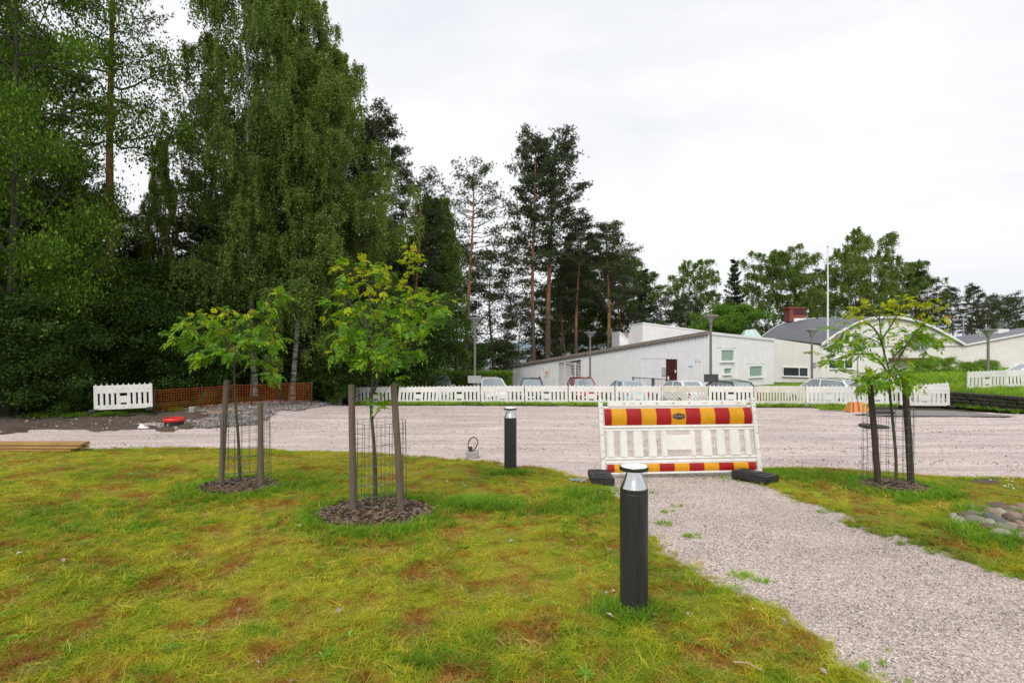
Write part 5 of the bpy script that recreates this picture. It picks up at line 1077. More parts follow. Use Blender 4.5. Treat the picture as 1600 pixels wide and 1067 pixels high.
def disc(r, z, n=48): return [(r * math.cos(2 * math.pi * k / n), r * math.sin(2 * math.pi * k / n), z) for k in range(n)], [tuple(range(n))]
m_, nt_ = mat('clear_acrylic'); g1 = nd(nt_, 'ShaderNodeBsdfTransparent'); g2 = nd(nt_, 'ShaderNodeBsdfGlossy', i_Roughness=.08); g2.inputs[0].default_value = (.9, .9, .9, 1); g1.inputs[0].default_value = (.93, .94, .94, 1)
fr0 = nd(nt_, 'ShaderNodeValue'); fr0.outputs[0].default_value = .07; mx_ = nd(nt_, 'ShaderNodeMixShader'); lk(nt_, fr0.outputs[0], mx_.inputs[0]); lk(nt_, g1.outputs[0], mx_.inputs[1]); lk(nt_, g2.outputs[0], mx_.inputs[2]); finish(nt_, mx_.outputs[0]); glassmat = m_
bollard(990.5, 957, 'nearest charcoal bollard light with a satin metal cap, in front of the striped barrier'); bollard(797.5, 739, 'farther charcoal bollard light at the edge of the lawn beside the gravel lot')

# ---------------------------------------------------------------- striped barrier across the path
xl, yl = float(P(943, 742, 7.15).x), 7.15; xr_, yr_ = float(P(1187, 736, 7.33).x), 7.33; Wb = math.hypot(xr_ - xl, yr_ - yl)
br = empty('striped_barrier', 'white plastic barrier with red and amber striped bands standing across the gravel path', 'barrier', (xl, yl, -.05)); br.rotation_euler = (R(-11), 0, math.atan2(yr_ - yl, xr_ - xl)); WP = M['white_plastic']
br.rotation_mode = 'XYZ'
for x in (.0, Wb):
    b = B(); b.box((x, 0, .50), (.055, .06, 1.0)); 
    p_ = b.build('side_post', WP, br, bevel=.012, segs=2); b = B()
    for z in (.06, .14, .30, .52, .70, .80, .88, .955): b.lathe([(.009, 0), (.009, .002)], 8, (x, 0, z))
    vs = [(v[0], -.031 - (v[2] - round_z) , v[1] * 0 + round_z) for v in [] for round_z in []]
    b = B()
    for z in (.06, .30, .52, .70, .80, .88, .955): b.tube([(x + .004, -.0305, z), (x + .004, -.0325, z)], .008, 8)
    b.build('screw_hole', M['hole'], p_)
def rail(name, z0, z1, y0=.03, x0=.03, x1=Wb - .03, tube=True):
    b = B(); 
    b.tube([(x0, 0, (z0 + z1) / 2), (x1, 0, (z0 + z1) / 2)], (z1 - z0) / 2, 12); return b.build(name, WP, br, smooth=50)
rail('bottom_rail', .0, .028); rail('lower_rail', .140, .172); rail('lower_rail', .19, .222); rail('middle_rail', .562, .592); rail('middle_rail', .600, .640)
b = B(); b.box((Wb / 2, .01, .20), (Wb - .05, .02, .05)); b.box((Wb / 2, .01, .597), (Wb - .05, .02, .05)); b.build('rail_web', WP, br)
b = B(); b.tube([(.03, 0, .885), (Wb - .03, 0, .885)], .016, 10); b.box((Wb / 2, .0, .93), (Wb - .20, .05, .075)); tr_ = b.build('top_rail', WP, br, bevel=.008, segs=2)
for k in range(8):
    x = .32 + k * (Wb - .55) / 7; b = B(); b.tube([(x, -.0255, .932), (x, -.029, .932)], .018, 14); c_ = b.build('socket', WP, tr_, smooth=40); b = B(); b.tube([(x, -.0292, .932), (x, -.0305, .932)], .011, 12); b.build('socket_hole', M['hole'], tr_)
for k in range(4):
    x = .22 + .12 + k * (Wb - .5) / 3.3; b = B(); b.box((x + .1, -.027, .945), (.075, .012, .034)); b.build('lug', WP, tr_, bevel=.004)
sx = .001925 * Wb / 2.05
for a, c in ((30, 80), (120, 170), (210, 275), (312, 367), (400, 440), (600, 635), (677, 747), (783, 840), (873, 945), (980, 1020)):
    b = B(); b.box(((a + c) / 2 * sx, 0, .392), ((c - a) * sx, .045, .352)); b.build('slat', WP, br, bevel=.014, segs=2)
b = B(); b.box((520 * sx, -.002, .405), (190 * sx, .034, .205)); b.build('label_plate', WP, br, bevel=.012, segs=2)
def stripes(z0, z1, curve, xa, xb, first, pitch, name):
    pitch = (xb - xa - .095 - .11) / 9
    n = 8; b = B(); back = B(); back.box(((xa + xb) / 2, .005, (z0 + z1) / 2), (xb - xa + .012, .03, z1 - z0 + .012)); bd = back.build(name, WP, br, bevel=.004)
    xs_ = [xa, xa + first]; 
    while xs_[-1] + pitch < xb - .02: xs_.append(xs_[-1] + pitch)
    xs_.append(xb)
    for i in range(len(xs_) - 1):
        x0, x1 = xs_[i] + .0006, xs_[i + 1] - .0006; vs = []; fs = []
        for k in range(n + 1):
            t = k / n; z = z0 + (z1 - z0) * t; y = -.012 - curve * math.sin(math.pi * t) ; vs += [(x0, y, z), (x1, y, z)]
        for k in range(n): fs.append((2 * k, 2 * k + 1, 2 * k + 3, 2 * k + 2))
        m0 = len(vs); vs += [(x0, -.009, z0), (x1, -.009, z0), (x1, -.009, z1), (x0, -.009, z1)]; fs += [(m0, m0 + 3, m0 + 2, m0 + 1), tuple([m0] + list(range(0, 2 * n + 1, 2)) + [m0 + 3]), tuple([m0 + 1, m0 + 2] + list(range(2 * n + 1, 0, -2))), (0, m0, m0 + 1, 1), (2 * n, 2 * n + 1, m0 + 2, m0 + 3)]
        b = B(); b.add(vs, fs); b.build('red_stripe' if i % 2 == 0 else 'amber_stripe', M['red'] if i % 2 == 0 else M['yellow'], bd, smooth=40)
    return bd
top_b = stripes(.643, .866, .030, .045, Wb - .05, .095, (Wb - .095 - .115) / 9.95, 'upper_striped_band'); stripes(.032, .136, .014, .05, Wb - .05, .095, (Wb - .2) / 9.95, 'lower_striped_band')
xc = .045 + .095 + (Wb - .095 - .205) / 9 * 4.5; zc_ = .755; yk = -.0445
b = B(); b.prism([(xc - .085, yk, zc_ - .022), (xc, yk - .001, zc_ - .042), (xc + .085, yk, zc_ - .022), (xc + .085, yk, zc_ + .022), (xc, yk - .001, zc_ + .042), (xc - .085, yk, zc_ + .022)], (0, .0015, 0)); st_ = b.build('company_sticker', paint('dark_sticker', (.02, .018, .03), .4), top_b)
tx = bpy.data.curves.new('lettering', 'FONT'); tx.body = 'TRUMISKA'; tx.size = .036; tx.align_x = 'CENTER'; tx.align_y = 'CENTER'; tx.extrude = .0004; tx.materials.append(paint('amber_print', (.45, .27, .08), .5))
t0_ = bpy.data.objects.new('lettering_curve', tx); to = bpy.data.objects.new('lettering', bpy.data.meshes.new_from_object(t0_)); COL.objects.link(to); to.parent = st_; to.rotation_euler = (R(90), 0, 0); to.location = (xc, yk - .0022, zc_)
b = B(); b.tube([(-.03, -.03, .20), (.0, -.036, .215), (.03, -.03, .23)], .003, 5); b.build('cable_tie', M['rubber'], br)
def foot_mesh(L_, W_, H_):
    b = B(); b.box((0, 0, H_ * .62), (W_, L_, H_ * .76)); 
    for sx_ in (-1, 1):
        for sy in (-1, 1): b.box((sx_ * (W_ / 2 - .05), sy * (L_ / 2 - .07), H_ * .13), (.09, .13, H_ * .26))
    return b.mesh('foot_block', M['rubber'], bevel=.012, segs=2)
def foot_top(L_, W_, H_):
    out = B()
    for sy in (-1, 1):
        out.box((0, sy * L_ * .32, H_ + .004), (W_ * .62, .03, .012)); out.box((-W_ * .25, sy * L_ * .2, H_ + .003), (.05, .05, .01)); out.box((W_ * .25, sy * L_ * .2, H_ + .003), (.05, .05, .01))
    out.box((0, 0, H_ + .004), (W_ * .5, .12, .014)); return out.mesh('ribs', M['rubber'], bevel=.003)
for (x, y, rz, lb_) in ((1.13, 6.93, -.03, 'black recycled plastic foot under the left end of the striped barrier'), (3.13, 7.02, .62, 'black recycled plastic foot under the right end of the striped barrier, turned askew')):
    o = empty('barrier_foot', lb_, 'barrier foot', gv(x, y, -.012), rz); mobj('block', foot_mesh(.50, .28, .12), o); mobj('ribs', foot_top(.50, .28, .12), o)
x, y = G(905, 753); b = B()
for k in range(14): a = random.random() * 6.28; b.tube([(random.uniform(-.1, .1), random.uniform(-.05, .05), random.uniform(.0, .04)), (random.uniform(-.13, .13), random.uniform(-.06, .06), random.uniform(.01, .06))], random.choice([.004, .008, .003]), 5, mi=k % 3)
b.build('litter', [paint('pale_scrap', (.5, .46, .40), .7), paint('beige_scrap', (.36, .30, .22), .7), paint('blue_scrap', (.15, .3, .42), .6)], None, 'small heap of pale plastic litter beside the left barrier foot', 'litter').location = gv(x, y, .0)

# ---------------------------------------------------------------- row of white barriers
def far_panel(kind):
    b = B(); w_ = 1.0
    b.box((0, 0, .79), (2.03, .045, .30)); b.box((0, 0, .115), (2.03, .045, .17)); b.box((-1.0, 0, .48), (.05, .055, .95)); b.box((1.0, 0, .48), (.05, .055, .95))
    if kind != 'slant':
        n = {'norm': 10, 'fine': 16}[kind]; gap = 1.9 / n
        for k in range(n + 1):
            if kind == 'norm' and k == 5: continue
            b.box((-.95 + gap * k, 0, .42), (gap * .62, .035, .48))
        if kind == 'norm': b.box((0, 0, .40), (.30, .04, .26)); b.box((-.13, 0, .28), (.05, .035, .2)); b.box((.13, 0, .28), (.05, .035, .2))
    else:
        for k in range(13): b.box((-.85 + .15 * k, 0, .42), (.06, .03, .62), (0, R(-38 if k < 10 else -20), 0))
    if kind == 'norm':
        for k in range(11): b.box((-.95 + 1.9 * k / 10, 0, .965), (.038, .035, .07))
    else: b.box((0, 0, .955), (1.9, .03, .03))
    me = b.mesh('panel', M['old_plastic' if kind != 'norm' else 'white_plastic_far'], bevel=.006)
    b = B()
    for k in range(11): b.box((-.9 + 1.8 * k / 10, -.0235, .76 + .08 * (k % 2)), (.022, .004, .022))
    for k in range(7): b.box((-.85 + 1.7 * k / 6, -.0235, .12 + .02 * (k % 2)), (.018, .004, .018))
    return me, b.mesh('screw_holes', M['hole'])
FP = {k: far_panel(k) for k in ('norm', 'fine', 'slant')}; b = B(); b.box((0, 0, .055), (.22, .6, .11)); FOOT = b.mesh('foot', M['rubber'], bevel=.02); b = B(); b.box((0, 0, .06), (.20, .5, .12)); FOOT2 = b.mesh('foot', M['concrete'], bevel=.02)
def fbar(p0, p1, label, kind='norm', lean=0, roll=0, foot=True, zb=None, group=None):
    x0, y0 = p0; x1, y1 = p1; L_ = math.hypot(x1 - x0, y1 - y0); z0, z1 = (float(gz(x0, y0)), float(gz(x1, y1))) if zb is None else zb; xm, ym = (x0 + x1) / 2, (y0 + y1) / 2
    o = empty('white_barrier', label, 'barrier', (xm, ym, (z0 + z1) / 2 + .05), math.atan2(y1 - y0, x1 - x0), group); a, h_ = FP[kind]
    p_ = mobj('panel', a, o); p_.scale = (L_ / 2.06, 1, .89); p_.rotation_euler = (R(lean), math.atan2(-(z1 - z0), L_) + R(roll), 0); mobj('screw_holes', h_, p_)
    if foot:
        for sx_ in (-1, 1): f_ = mobj('foot', FOOT2 if foot == 2 else FOOT, o); f_.location = (sx_ * (L_ / 2 - .03), 0, -.05 + sx_ * (z1 - z0) / 2)
    return o
JN_ = [(555, 27.9), (621, 27.4), (685, 26.9), (751, 26.4), (820, 26.1), (888, 25.8), (961, 25.4), (1033, 25.3), (1107, 25.1), (1178, 24.9), (1259, 24.6), (1331, 24.4), (1412, 24.6), (1484, 24.9)]
LB = ['partly hidden behind the middle young tree, first of the row', 'leaning to the left in the long row, in front of the first white car', 'with the white hatchback above it, third of the long row', 'in front of the second white car, left of the dark car', 'under the navy car, fourth full one of the long row', 'in front of the red car',
      'with missing board slats just left of the striped barrier, under the pale blue car', 'with slanting broken slats behind the top left of the striped barrier', 'in front of the white car with the red door behind', 'with many narrow slots behind the right top of the striped barrier', 'just right of the striped barrier, grass at its foot', 'with blank weathered top board left of the yellow concrete block', 'behind the right young tree and its left stake']
LB = ['white barrier ' + s for s in LB]; LB[1] = 'white barrier leaning to the left in the row, before the first white car'; LB[6] = 'white barrier between the red and the pale blue car'
KN = ['norm', 'norm', 'norm', 'norm', 'fine', 'norm', 'norm', 'slant', 'norm', 'fine', 'norm', 'norm', 'norm']
for i in range(13):
    d0 = JN[i][1]; d1 = JN[i + 1][1]; p0 = ((JN[i][0] + .6 - CX) / F * d0, d0); p1 = ((JN[i + 1][0] - .6 - CX) / F * d1, d1)
    if i in (0,): p1 = ((618 - CX) / F * d1, d1)
    fbar(p0, p1, LB[i], KN[i] if i != 4 else 'norm', lean=(-14 if i == 1 else random.uniform(-3, 3)), foot=2 if i < 12 else True, zb=None, group='row of white barriers along the far side of the gravel lot')
pA = ((1406 - CX) / F * 24.3, 24.3); pB = ((1484 - CX) / F * 24.0, 24.0); fbar(pA, pB, 'last white barrier at the right end of the long row, with knobbed top', group='row of white barriers along the far side of the gravel lot', zb=(float(P(0, 637, 24.3).z) + .02, float(P(0, 637.5, 24.0).z) + .02))
g2_ = 'white barriers on the grass bank'
q = [((1511 - CX) / F * 25.6, 25.6), ((1572.5 - CX) / F * 26.2, 26.2), ((1635 - CX) / F * 26.0, 26.0)]
zz_ = [float(P(0, y_, d_).z) for y_, d_ in ((611, 25.6), (608, 26.2), (606, 26.0))]
fbar(q[0], q[1], 'old white barrier on the grass bank with its foot on the stone wall', 'norm', 2, 0, True, (zz_[0], zz_[1]), g2_); fbar(q[1], q[2], 'white barrier on the bank cut off by the right edge of the picture', 'norm', -2, 0, True, (zz_[1], zz_[2]), g2_)
b = B(); b.box((0, 0, .05), (.6, .35, .11)); b.build('rubber_block', M['rubber'], None, 'dark rubber foot lying on the corner of the stone wall', 'barrier foot', bevel=.02).location = P(1510, 619, 25.0)
x0, y0 = G(146, 648); x1, y1 = G(240, 646); x1, y1 = (239 - CX) / F * 18.7, 18.7; x0, y0 = (147 - CX) / F * 18.2, 18.2
fbar((x0, y0), (x1, y1), 'single white plastic barrier at the edge of the wood beside the orange netting', 'norm', 0, 0, True, (float(P(0, 644.5, 18.2).z), float(P(0, 640, 18.7).z)))

# ---------------------------------------------------------------- orange safety netting, pit, ring, planks, odds and ends
m_, nt_ = mat('orange_netting'); d_ = bsdf(nt_, (.38, .08, .012), .6); t_ = nd(nt_, 'ShaderNodeBsdfTranslucent'); t_.inputs[0].default_value = (.55, .12, .02, 1); x_ = nd(nt_, 'ShaderNodeMixShader', i_0=.25); lk(nt_, d_, x_.inputs[1]); lk(nt_, t_.outputs[0], x_.inputs[2]); finish(nt_, x_.outputs[0]); M['net'] = m_
nt0 = empty('safety_netting', 'orange plastic safety netting stretched along the foot of the wood', 'netting', (0, 0, 0))
NP = [(240, 609.5, 641, 19.3), (290, 607.5, 638, 20.0), (345, 603, 634, 21.0), (400, 601, 630, 22.2), (440, 599.5, 627, 23.2), (486, 598, 624, 24.2)]
tk = np.array([p[0] for p in NP], float); S = 5; V = []; Q = []
def netp(u, v):
    px = tk[0] + (tk[-1] - tk[0]) * u; t_ = np.interp(px, tk, [p[1] for p in NP]); bt = np.interp(px, tk, [p[2] for p in NP]); d_ = np.interp(px, tk, [p[3] for p in NP]) + .10 * math.sin(u * 31) + .05 * math.sin(u * 77 + v * 2)
    return P(px, bt + (t_ - bt) * v + .5 * math.sin(u * 21), d_)
b = B(); NU, NV = 62, 9
for i in range(NU + 1):
    u = i / NU; w_ = .00105
    for j in range(NV - 1):
        a = netp(max(0, u - w_), j / (NV - 1)); c = netp(min(1, u + w_), j / (NV - 1)); d2 = netp(min(1, u + w_), (j + 1) / (NV - 1)); e2 = netp(max(0, u - w_), (j + 1) / (NV - 1)); b.add([a, c, d2, e2], [(0, 1, 2, 3)])
for j in range(NV):
    v = j / (NV - 1); w_ = .014 if 0 < j < NV - 1 else .02
    for i in range(NU):
        a = netp(i / NU, v); c = netp((i + 1) / NU, v); o_ = Vector((0, -.004, 0)); z_ = Vector((0, 0, w_ * .5)); b.add([a + o_ - z_, c + o_ - z_, c + o_ + z_, a + o_ + z_], [(0, 1, 2, 3)])
ob = b.build('net', M['net'], nt0); md = ob.modifiers.new('s', 'SOLIDIFY'); md.thickness = .005
for u in (0.0, .3, .62, .8, 1): p = netp(u, 0); b = B(); b.tube([p + Vector((0, .05, -.2)), p + Vector((.02, .05, .85))], .025, 7); b.build('post', M['wood_dark'], nt0)
x, y = G(272, 664); o = empty('manhole_ring', 'bright red plastic ring on a black pipe end in the dug up soil', 'pipe ring', gv(x, y, .02)); rr = .27
b = B(); b.lathe([(rr * .96, -.2), (rr * .96, .10), (rr * .9, .10), (rr * .9, -.2)], 28, cap=False); b.build('pipe', M['rubber'], o, smooth=40); b = B(); b.lathe([(rr * .98, .09), (rr * 1.04, .105), (rr * 1.05, .17), (rr * .96, .20), (rr * .84, .19), (rr * .82, .12), (rr * .9, .09)], 32, cap=False); b.build('ring', paint('red_plastic', (.62, .03, .022), .4, .1, 3), o, smooth=50)
x, y = G(222, 669); b = B(); b.add([(-.14, 0, 0), (.16, -.05, 0), (.12, .14, 0), (-.08, .1, 0), (-.05, .03, .13)], [(0, 3, 2, 1), (0, 1, 4), (1, 2, 4), (2, 3, 4), (3, 0, 4)]); b.build('scrap', M['paper'], None, 'crumpled white scrap on the soil left of the red ring', 'litter').location = gv(x, y, 0)
x, y = G(301, 646); b = B(); b.box((0, 0, .11), (.2, .2, .26)); b.build('concrete_block', M['concrete'], None, 'small square concrete block below the orange netting', 'concrete block', bevel=.02).location = gv(x, y, 0)
x0, y0 = G(322, 652); x1, y1 = G(378, 644); b = B(); b.box((0, 0, 0), (math.hypot(x1 - x0, y1 - y0), .06, .03)); o = b.build('loose_board', paint('fresh_wood', (.42, .25, .12), .8, .2, 3), None, 'thin loose wooden board lying on the gravel heap', 'board'); o.location = ((x0 + x1) / 2, (y0 + y1) / 2, float(gz((x0 + x1) / 2, (y0 + y1) / 2)) + .14); o.rotation_euler = (0, R(-3), math.atan2(y1 - y0, x1 - x0))
ts = empty('plank_stack', 'stack of long yellowish planks lying at the left edge between lawn and gravel', 'planks'); M['plank'] = paint('yellow_pine_plank', (.40, .235, .075), .75, .3, 3, stretch=(.6, 6, 6), bmp=.4, dirt=(.16, .09, .04), dirtamt=.5)
x1, y1 = G(122, 706); x0, y0 = G(-180, 708); L_ = x1 - x0; base = float(gz(x1, y1)) - .02
for k, (dy, dz, dx, rz, th) in enumerate(((-.06, .015, 0, 0, .03), (.10, .016, -.04, .01, .03), (.25, .015, -.10, 0, .03), (-.05, .05, -.05, .008, .028), (.10, .052, .02, -.006, .028), (.24, .05, -.03, .004, .028), (-.04, .085, .06, -.005, .026), (.12, .086, -.05, .006, .026), (.20, .115, .02, -.008, .024), (.02, .116, .07, .006, .024), (.27, .09, -.02, -.012, .028))):
    b = B(); b.box((0, 0, 0), (L_, .12, th * 1.3)); o = b.build('plank', M['plank'], ts, bevel=.003); o.location = (x0 + L_ / 2 + dx, y1 + dy, base + dz * 1.35); o.rotation_euler = (random.uniform(-.02, .02), random.uniform(-.003, .003), rz)
x, y = G(738, 711); cb_ = empty('cable_stub', 'black cable loop rising from a small concrete block at the lawn edge', 'cable', gv(x, y, -.02)); b = B(); b.box((0, 0, .03), (.205, .2, .12)); b.build('concrete_base', M['concrete'], cb_, bevel=.012)
s_ = 9.1 / F; pts = [(-.03, 0, .08), (-.065, 0, .14), (-.068, 0, .22), (-.03, 0, .30), (.02, 0, .325), (.07, .01, .30), (.095, .01, .24), (.07, .01, .17), (.02, 0, .10), (-.02, 0, .085)]
b = B(); b.tube([Vector(p) for p in cm([Vector(p) for p in pts], 4)], .009, 8); b.build('cable', M['rubber'], cb_, smooth=50); b = B(); b.lathe([(.032, .08), (.032, .15), (.02, .17)], 14, (-.03, 0, 0)); b.build('duct', M['rubber'], cb_, smooth=40)
b = B(); b.tube(cm([Vector(p) for p in [(.0, 0, .12), (.03, -.01, .2), (.06, 0, .25), (.05, 0, .2), (.0, 0, .15)]], 3), .003, 5); b.build('thin_wire', paint('pink_wire', (.4, .2, .15), .6), cb_)
x, y = G(1365, 665); b = B(); b.lathe([(.36, 0), (.38, .01), (.38, .07), (.34, .085), (.30, .07), (.05, .06)], 28); o = b.build('cover', M['rubber'], None, 'black round manhole cover lying on the gravel behind the right young tree', 'manhole cover', smooth=30); o.location = gv(x, y, -.06); o.rotation_euler = (0, R(3), 0)
for px, py in ((1393, 647), (1460, 645)): x, y = G(px, py)
x, y = G(1383, 646); b = B(); b.box((0, 0, .05), (.75, .4, .10)); b.build('rubber_block', M['rubber'], None, 'black rubber barrier foot lying behind the right young tree', 'barrier foot', bevel=.02).location = gv(x, y + .2, -.02)

# rounded stones
sb = empty('stone_bed', 'bed of rounded grey and pink cobbles in the grass at the right edge', 'stone bed'); rs = np.random.RandomState(17)
stm = [paint('cobble_' + n_, c, .75, .2, 5, dirt=dc, dirtamt=.35) for n_, c, dc in (('grey', (.19, .18, .16), (.15, .15, .12)), ('pink', (.25, .165, .13), (.2, .15, .12)), ('dark', (.09, .095, .10), (.16, .16, .15)), ('brown', (.12, .08, .06), (.1, .08, .06)), ('pale', (.31, .265, .22), (.25, .22, .18)), ('mossy', (.20, .19, .12), (.10, .12, .04)))]
sms = []
for i in range(18):
    bm = bmesh.new(); bmesh.ops.create_icosphere(bm, subdivisions=3, radius=1); k1 = rs.randn(3) * .25; k2 = rs.rand(3) * 6
    for v in bm.verts:
        c = v.co.copy(); f_ = 1 + .10 * math.sin(c.x * 2 + k2[0]) * math.cos(c.y * 2.3 + k2[1]) + .07 * math.sin(c.z * 3 + c.x * 2 + k2[2]); v.co = c * f_
    me = bpy.data.meshes.new('cobble'); bm.to_mesh(me); bm.free(); me.materials.append(stm[i % 6]); me.polygons.foreach_set('use_smooth', [True] * len(me.polygons)); sms.append(me)
SP = [(1495, 812, 7, 5, 4), (1499, 817, 11, 5, 4), (1512, 812, 13, 8, 3), (1526, 818, 14, 8, 0), (1520, 797, 6, 5, 5), (1522, 806, 9, 5, 0), (1529, 807, 9, 4, 5), (1544, 823, 9, 8, 4), (1544, 829, 10, 7, 3), (1561, 797, 14, 7, 3), (1550, 803, 9, 7, 1), (1564, 806, 9, 7, 4), (1575, 796, 8, 4, 2), (1576, 804, 9, 4, 0), (1588, 800, 10, 5, 1),
      (1546, 812, 8, 7, 2), (1559, 818, 13, 7, 2), (1563, 813, 9, 5, 1), (1577, 815, 8, 8, 3), (1585, 812, 9, 9, 1), (1597, 823, 9, 5, 1), (1570, 830, 14, 7, 0), (1567, 838, 15, 7, 4), (1584, 831, 9, 8, 1), (1595, 834, 9, 7, 3), (1580, 825, 8, 5, 4), (1601, 831, 9, 5, 4), (1604, 843, 12, 7, 4), (1538, 797, 6, 4, 5), (1606, 812, 11, 7, 1), (1612, 824, 12, 7, 3), (1616, 838, 12, 7, 0), (1622, 806, 12, 7, 1), (1628, 820, 13, 8, 2), (1632, 835, 13, 8, 4), (1600, 797, 10, 6, 1), (1618, 793, 10, 6, 0), (1640, 850, 13, 8, 3), (1620, 850, 13, 7, 1), (1537, 808, 5, 4, 0), (1608, 803, 9, 5, 4)]
for i, (px, py, rx, ry, c) in enumerate(SP):
    x, y = G(px, py + ry * .4); s_ = y / F; o = mobj('cobble', sms[(c + 6 * (i % 3)) % 18], sb); o.location = gv(x, y, ry * s_ * .35 + .02); o.scale = (rx * s_ * 1.05, rx * s_ * .9 + .02, ry * s_ * 1.15); o.rotation_euler = (rs.randn() * .15, rs.randn() * .15, rs.randn() * .5)
X, Y = [], []
for px, py, r, n in ((1500, 822, .15, 60), (1530, 812, .12, 60), (1560, 846, .2, 120), (1590, 850, .2, 140), (1570, 806, .15, 30), (1520, 800, .15, 70), (1596, 815, .1, 14), (1536, 832, .15, 60)):
    cx, cy = G(px, py); X.append(cx + rs.randn(n) * r); Y.append(cy + rs.randn(n) * r * .6)
X = np.concatenate(X); Y = np.concatenate(Y); scatter('cobble_grass', X, Y, gz(X, Y) + .015, green[:2] + tufts[:2], 'grass growing between and before the rounded cobbles', 'grass', rs, .6, 1.2)

# ---------------------------------------------------------------- young rowan trees with stakes, guards and bark mulch
def leafmesh(seed, m, n=6, L_=.145, lw=.050, droop=.5):
    rs_ = np.random.RandomState(seed); V = []; Q = []; k = 0
    def pt(t): return np.array([L_ * t, 0, L_ * (.16 * t - droop * .5 * t * t)])
    for j in range(10):                                        # rachis
        a, c = pt(j / 10), pt((j + 1) / 10); V += [a + (0, -.0009, 0), a + (0, .0009, 0), c + (0, .0009, 0), c + (0, -.0009, 0)]; Q.append((k, k + 1, k + 2, k + 3)); k += 4
    def leaflet(p, dr, ln, wd):
        nonlocal k
        dr = dr / np.linalg.norm(dr); sd_ = np.cross(dr, [0, 0, 1.]); sd_ /= np.linalg.norm(sd_); upv = np.array([0, 0, 1.]); cup = .12 * ln
        mid = p + dr * ln * .5 + upv * .0; tip = p + dr * ln - upv * ln * .22
        V.extend([p, mid + sd_ * wd / 2 + upv * cup * .5, mid - upv * cup * .1, mid - sd_ * wd / 2 + upv * cup * .5, p + dr * ln * .82 + sd_ * wd * .32 - upv * ln * .08, p + dr * ln * .82 - sd_ * wd * .32 - upv * ln * .08, tip])
        Q.extend([(k, k + 2, k + 1, k + 1), (k, k + 3, k + 2, k + 2), (k + 1, k + 2, k + 6, k + 4), (k + 2, k + 3, k + 5, k + 6)]); k += 7
    for j in range(n):
        t = .26 + .68 * j / n; p = pt(t); sz = lw * (.75 + .35 * math.sin(math.pi * (j + 1) / (n + 1)))
        for sg in (-1, 1):
            dr = np.array([.55 + .1 * rs_.randn(), sg * 1.0, -.15 + .22 * rs_.randn()]); leaflet(p, dr, sz * (.92 + .16 * rs_.rand()), sz * .36)
    leaflet(pt(.96), np.array([1, .05 * rs_.randn(), -.5 * droop]), lw * .95, lw * .38)
    V = np.array(V); Qs = [tuple(dict.fromkeys(q)) for q in Q]; me = bpy.data.meshes.new('leaf'); me.from_pydata([tuple(v) for v in V], [], Qs); me.materials.append(m); me.update(); return me
LM = [leafmesh(i, M[m], 6 + i % 2, L_, .052, dr) for i, (m, L_, dr) in enumerate((('rowan_leaf', .145, .5), ('rowan_leaf', .155, .8), ('rowan_leaf_dark', .15, .6), ('rowan_leaf_dark', .16, .9), ('rowan_leaf', .14, .3), ('rowan_young', .11, .2), ('rowan_young', .095, .7), ('rowan_leaf_dark', .145, .4), ('rowan_leaf', .15, 1.0)))]
def budmesh():
    rs_ = np.random.RandomState(2); D = unit(rs_.randn(150, 3) * [1, 1, .4] + [0, 0, .45]); C = D * .001; return mesh_np('bud', *leaves(D * .036 * (.5 + .6 * rs_.rand(150, 1)), unit(D + rs_.randn(150, 3) * .5), np.full(150, .011), np.full(150, .010), rs_), M['rowan_bud'])
BUD = budmesh()
